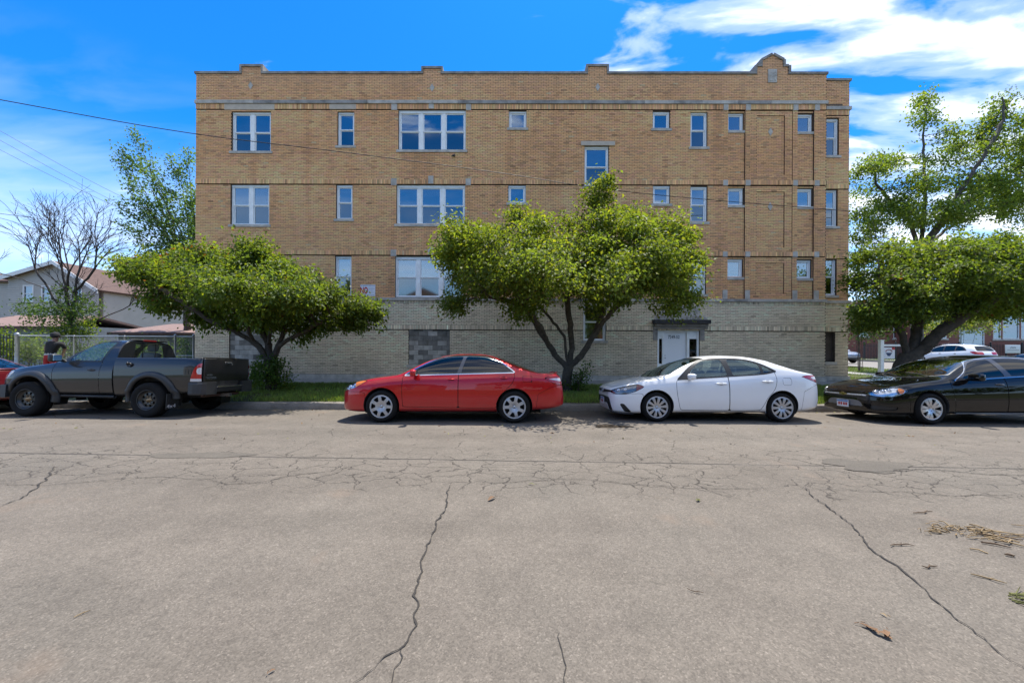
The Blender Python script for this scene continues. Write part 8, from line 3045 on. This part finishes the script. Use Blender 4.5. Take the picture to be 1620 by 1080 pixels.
# ---- white wagon and a silver off-roader on the side street
def build_wagon(name, label, P, group, lampm=M_REDL):
    sp = dict(L=4.75, crown=.05, tum=.40, fB=FB,
              zc=[(0, .70), (.03, .82), (.12, .93), (.4, 1.02), (.9, 1.09), (1.1, 1.13), (1.5, 1.38), (1.85, 1.58), (2.2, 1.67), (2.7, 1.705), (3.3, 1.70), (3.9, 1.65), (4.25, 1.56), (4.42, 1.40), (4.60, 1.12), (4.68, .98), (4.73, .80), (4.75, .60)],
              zs=[(0, .66), (.12, .86), (.5, .97), (1.1, 1.05), (2.4, 1.10), (3.8, 1.17), (4.3, 1.18), (4.55, 1.05), (4.75, .55)],
              W=[(0, .50), (.03, .62), (.1, .74), (.3, .86), (.7, .90), (1.2, .91), (3.8, .91), (4.3, .88), (4.6, .82), (4.72, .72), (4.75, .6)],
              zb=[(0, .42), (.1, .30), (.5, .26), (4.2, .28), (4.75, .45)])
    cb = CarBody(sp); sh = cb.sh
    root = empty(name, (0, 0, 0), 0, label, 'car', group)
    for xa in (.93, 3.68):
        sh.cut(lambda V: np.maximum(np.hypot(V[:, 0] - xa, V[:, 2] - .37) - .41, .5 - V[:, 1]), ('A', 'B'), 'hole')
    top = ('B', 'C', 'D')
    cb.region(cb.g_side(curve([(1.35, 1.08, 'c'), (1.65, 1.35), (2.0, 1.53), (2.6, 1.61), (3.3, 1.59), (3.75, 1.48), (4.02, 1.23, 'c'), (2.6, 1.13)]), .3), top, 'pillar', band=.014, bandtag='trim')
    for k, pn in enumerate(([(1.6, 1.13, 'c'), (1.8, 1.36), (2.1, 1.51), (2.42, 1.57, 'c'), (2.45, 1.15, 'c')], [(2.55, 1.155, 'c'), (2.53, 1.58, 'c'), (3.1, 1.58), (3.25, 1.56, 'c'), (3.25, 1.19, 'c')], [(3.33, 1.20, 'c'), (3.33, 1.55, 'c'), (3.72, 1.45), (3.92, 1.24, 'c')])):
        cb.region(cb.g_side(curve(pn), .3), ('pillar',), 'pane%d' % k)
    cb.region(cb.g_top(curve([(1.12, -.2, 'c'), (1.12, 0), (1.2, .35), (1.38, .70, 'c'), (2.1, .56, 'c'), (2.05, 0), (2.05, -.2, 'c')]), .9), ('C', 'D'), 'wind', band=.02, bandtag='seal')
    sh.cut(lambda V: np.maximum(np.maximum(sdp(V[:, [1, 2]], curve([(-.3, 1.20, 'c'), (.66, 1.20, 'c'), (.62, 1.40), (.50, 1.56, 'c'), (-.3, 1.58, 'c')])), 4.2 - V[:, 0]), 0 * V[:, 0] - 1), ('C', 'D', 'B'), 'back')
    cb.region(cb.g_side(curve([(4.22, 1.15, 'c'), (4.45, 1.16), (4.62, 1.12), (4.9, 1.0), (4.9, .90), (4.5, .97)]), .3), ('B', 'C', 'D'), 'tail')
    S = lambda x: float(np.interp(x, *cb.sF))
    cb.region(cb.g_front(curve([(S(.03), .80), (S(.2), .78), (S(.45), .84), (S(.5), .93), (S(.25), .92), (S(.05), .88)])), ('B', 'C', 'endcap', 'D'), 'head')
    cb.region(cb.g_front(curve([(-.2, .86, 'c'), (.50, .86, 'c'), (.50, .70, 'c'), (-.2, .68, 'c')])), ('B', 'C', 'endcap', 'D'), 'grille')
    cb.region(cb.g_front(curve([(-.2, .52, 'c'), (.70, .52, 'c'), (.66, .30, 'c'), (-.2, .30, 'c')])), ('B', 'endcap'), 'low')
    sh.emit(('A', 'B', 'C', 'D', 'endcap', 'trim'), 'body', [P, M_BLACKP], root, mi={'A': 1, 'trim': 1})
    sh.emit('pillar', 'pillar_cover', M_BLACKP, root)
    for k in range(3):
        sh.emit('pane%d' % k, 'side_window', G_TINT, root, off=-.004, sides='split')
    sh.emit('seal', 'window_seal', M_BLACKP, root)
    sh.emit('wind', 'windshield', G_CLEAR, root, off=-.003)
    sh.emit('back', 'rear_window', G_TINT, root, off=-.002)
    sh.emit('tail', 'tail_light', lampm, root, off=.003, sides='split')
    sh.emit('head', 'headlight', M_LAMPIN, root, off=.003, sides='split')
    sh.emit('grille', 'grille', M_BLACKP, root, off=-.01)
    sh.emit('low', 'lower_grille', M_BLACKP, root, off=-.01)
    MB().prism([(-.14, .79), (.14, .79), (.16, .82), (.14, .85), (-.14, .85), (-.16, .82)], -.01, .01).build('front_badge', M_CHROME, root)
    o = root.children[-1]
    for ch in root.children:
        if ch.name.startswith('front_badge'):
            ch.rotation_euler = (0, 0, R(-90)); ch.location = (-.005, 0, -.04)
    MB().box(.9, 3.9, -.7, .7, .3, .4).box(1.0, 1.2, -.7, .7, .4, 1.0).build('cabin_floor', M_DASH, root)
    for xa in (.93, 3.68):
        wheel_well(cb, xa, .37, .41, .52, root, P)
        for s_ in (-1, 1):
            make_wheel(root, (xa, s_ * .80, .355), .355, .22, .24, 'alloy5', s_)
    for s_ in (-1, 1):
        mirror_cap(root, 1.62, 1.02, 1.16, P, s_)
        for x0 in (2.2, 3.25):
            door_handle(root, cb, x0, x0 + .17, .98, M_BLACKP, s_)
        MB().tube([(2.2, s_ * .60, 1.70), (3.0, s_ * .60, 1.73), (4.0, s_ * .58, 1.66)], .016, 6).build('roof_rail', M_CHROME, root)
    return root


wag = build_wagon('white_wagon', 'white wagon seen from behind on the side street, above the black sedan', P_WHITE, None)
wag.location = (34.95, 32.5, .24); wag.rotation_euler = (0, 0, R(-90))
fsv = build_wagon('silver_offroader', 'silver off-roader facing the camera, peeping out behind the brick corner', paint('silver_dark', (.30, .31, .33), .3, .5), None)
fsv.location = (30.6, 34.0, .24); fsv.rotation_euler = (0, 0, R(90))
w3 = copy_tree(white)
w3.name = 'white_sedan'
w3['label'] = 'white car on the side street, just its roof showing over the black sedan'
del w3['group']
w3.location = (27.9, 22.6, -.07); w3.rotation_euler = (0, 0, R(-90))

# ================================================================ LITTER ON THE ROAD
M_STRAW = mat('straw', (.24, .165, .08), .8, var=.3)
M_TWIG = mat('dry_twig', (.10, .062, .035), .9, var=.3)
M_DLEAF = mat('dead_leaf', (.16, .085, .04), .8, var=.3)
M_WEED = mat('wilting_weed', (.13, .13, .035), .8, var=.3)


def on_road(px, py):
    p = PG(px, py, 0.0)
    for _ in range(3):
        p = PG(px, py, road_z(p.y))
    return p


def litter_leaf(px, py, size, label, m=M_DLEAF, n=1, seed=0):
    p = on_road(px, py)
    r_ = random.Random(seed)
    mb = MB()
    for k in range(n):
        a = r_.uniform(0, 6.28)
        L, Wd = size * r_.uniform(.7, 1.1), size * r_.uniform(.25, .4)
        d = Vector((math.cos(a), math.sin(a), 0)); s_ = Vector((-d.y, d.x, 0))
        o = Vector((r_.uniform(-.5, .5) * size * (n > 1), r_.uniform(-.5, .5) * size * (n > 1), .006))
        vs = []
        for i in range(6):
            t = i / 5
            w_ = Wd * math.sin(math.pi * min(1, .08 + t * .9)) ** .8 * .5
            z = .002 + .014 * math.sin(t * 3 + k) ** 2 * size / .1
            c = o + d * (t - .5) * L
            vs += [c + s_ * w_ + Vector((0, 0, z + w_ * .6)), c + Vector((0, 0, z)), c - s_ * w_ + Vector((0, 0, z + w_ * .5))]
        f = []
        for i in range(5):
            f += [(3 * i, 3 * i + 1, 3 * i + 4, 3 * i + 3), (3 * i + 1, 3 * i + 2, 3 * i + 5, 3 * i + 4)]
        mb.add(vs, f, 0, True)
        mb.tube([o + d * L * .5 + Vector((0, 0, .015)), o + d * (L * .75) + s_ * .01 + Vector((0, 0, .008))], .002, 4)
    ob = mb.build('dead_leaf', m)
    ob.location = p
    return tag(ob, label, 'leaf')


litter_leaf(778, 790, .10, 'single curled brown leaf below the red car, near the cracked strip', seed=1)
litter_leaf(841, 767, .07, 'small green-brown leaf scrap lying on the cracked strip', M_WEED, seed=2)
litter_leaf(1105, 792, .055, 'wisp of dry weed on the road below the white sedan', M_WEED, 3, seed=3)
litter_leaf(1388, 1001, .08, 'crumpled brown leaf cluster close to the camera on the right', M_DLEAF, 4, seed=14)
litter_leaf(430, 1063, .03, 'tiny brown leaf fragment at the bottom of the road', seed=5)
litter_leaf(1398, 974, .035, 'small yellow leaf fragment above the crumpled leaf cluster', M_STRAW, seed=6)


def twig(px, py, L, ang, label, m=M_TWIG, r_=.005, seed=0):
    p = on_road(px, py)
    q = random.Random(seed)
    d = Vector((math.cos(ang), math.sin(ang), 0))
    pts = [d * L * (t - .5) + Vector((-d.y, d.x, 0)) * q.uniform(-.08, .08) * L + Vector((0, 0, .008 + q.uniform(0, .008))) for t in np.linspace(0, 1, 5)]
    mb = MB().tube(pts, [r_ * .6, r_, r_, r_ * .9, r_ * .4], 5)
    mb.tube([pts[2], pts[2] + (d + Vector((-d.y, d.x, 0)) * .8) * L * .22], [r_ * .6, r_ * .3], 4)
    o = mb.build('twig', m)
    o.location = p
    return tag(o, label, 'twig')


twig(1425, 863, .20, .05, 'thin brown twig left of the straw, beside the long diagonal crack', seed=1)
twig(1472, 898, .12, .1, 'short dark twig between the straw and the diagonal crack', seed=2)
twig(1563, 916, .16, -.7, 'pale splinter of wood below the straw', M_STRAW, seed=3)
twig(1460, 811, .22, .05, 'fine twig lying beyond the straw', seed=4)
twig(1598, 880, .06, -.3, 'stubby black twig at the right edge below the straw', M_TWIG, .008, seed=5)
twig(1100, 937, .10, -.4, 'hair-thin bent twig in the middle of the near road', M_TWIG, .0025, seed=6)
twig(130, 972, .07, 1.1, 'tiny straw piece on the near left road', M_STRAW, .003, seed=7)

# raked bundle of straw and stalks
r_ = random.Random(9)
st = MB()
for k in range(70):
    t = r_.random()
    p = on_road(1484 + 130 * t ** 1.2 + r_.gauss(0, 16), 836 + 26 * t ** 1.3 * r_.uniform(.1, 1.3) + r_.gauss(0, 4.5))
    L = r_.uniform(.03, .17) * (.5 + t)
    a = r_.gauss(-.10, .55)
    d = Vector((math.cos(a), math.sin(a), 0))
    z = r_.uniform(.006, .03)
    st.tube([p - d * L / 2 + Vector((0, 0, z)), p + Vector((0, r_.uniform(-.01, .01), z + .006)), p + d * L / 2 + Vector((0, 0, z * r_.random()))], r_.choice((.0022, .003, .0045)), 4)
tag(st.build('straw_litter', M_STRAW), 'raked streak of dry straw and stalks at the right road edge', 'straw', kind='stuff')
for k, (x0, y0, x1_, y1_) in enumerate(((1530, 838, 1612, 847), (1545, 846, 1618, 856), (1570, 855, 1630, 868), (1552, 859, 1600, 868))):
    a, b = on_road(x0, y0), on_road(x1_, y1_)
    mb = MB().tube([Vector((0, 0, .012)), (b - a) * .5 + Vector((0, .01, .016)), (b - a) + Vector((0, 0, .012))], [.006, .007, .003], 5)
    o = mb.build('dry_stalk', M_TWIG if k % 2 else M_STRAW); o.location = a
    tag(o, ('longest brown stalk at the top of the straw streak', 'dark stalk second from the top of the straw streak', 'pale stalk running off the right edge in the straw', 'lowest dark stalk of the straw streak')[k], 'stalk')
wd = MB()
for k in range(26):
    p = on_road(1608 + r_.uniform(-14, 20), 944 + r_.uniform(-6, 10))
    a = r_.gauss(-.55, .5); L = r_.uniform(.04, .12)
    d = Vector((math.cos(a), math.sin(a), .25))
    wd.tube([p + Vector((0, 0, .005)), p + d * L], [.004, .0015], 4)
tag(wd.build('weed_tuft', M_WEED), 'wilted yellow-green weed tuft lying at the right picture edge', 'weed', kind='stuff')

# bits of leaf and grit gathered along the gutter and in the grass
rg = np.random.default_rng(77)
n = 900
gx = rg.uniform(-11, 13, n)
gy = np.where(rg.random(n) < .6, KERB_Y - np.abs(rg.normal(0, .16, n)) - .03, rg.uniform(6.0, 10.0, n))
gz = np.array([road_z(v) for v in gy]) + .010
sz = rg.uniform(.008, .032, n) * np.where(rg.random(n) < .15, 1.6, 1)
an = rg.uniform(0, 6.28, n)
d = np.stack([np.cos(an), np.sin(an), rg.normal(0, .25, n)], 1); e = np.stack([-np.sin(an), np.cos(an), rg.normal(0, .25, n)], 1)
c = np.stack([gx, gy, gz], 1)
V = np.stack([c - d * sz[:, None], c - e * sz[:, None] * .5, c + d * sz[:, None], c + e * sz[:, None] * .5], 1)
cols = np.where((rg.random(n) < .5)[:, None], np.array([[.13, .075, .035]]), np.where((rg.random(n) < .5)[:, None], np.array([[.06, .05, .04]]), np.array([[.16, .15, .05]]))) * rg.normal(1, .25, n)[:, None]
tag(np_mesh('leaf_litter', V.reshape(-1, 3), np.arange(n * 4).reshape(n, 4), [leaf_mat('litter_flake', .1, .8)], colors=np.repeat(np.clip(cols, .01, 1), 4, 0)), 'flakes of dead leaf and grit along the gutter', 'leaves', kind='stuff')
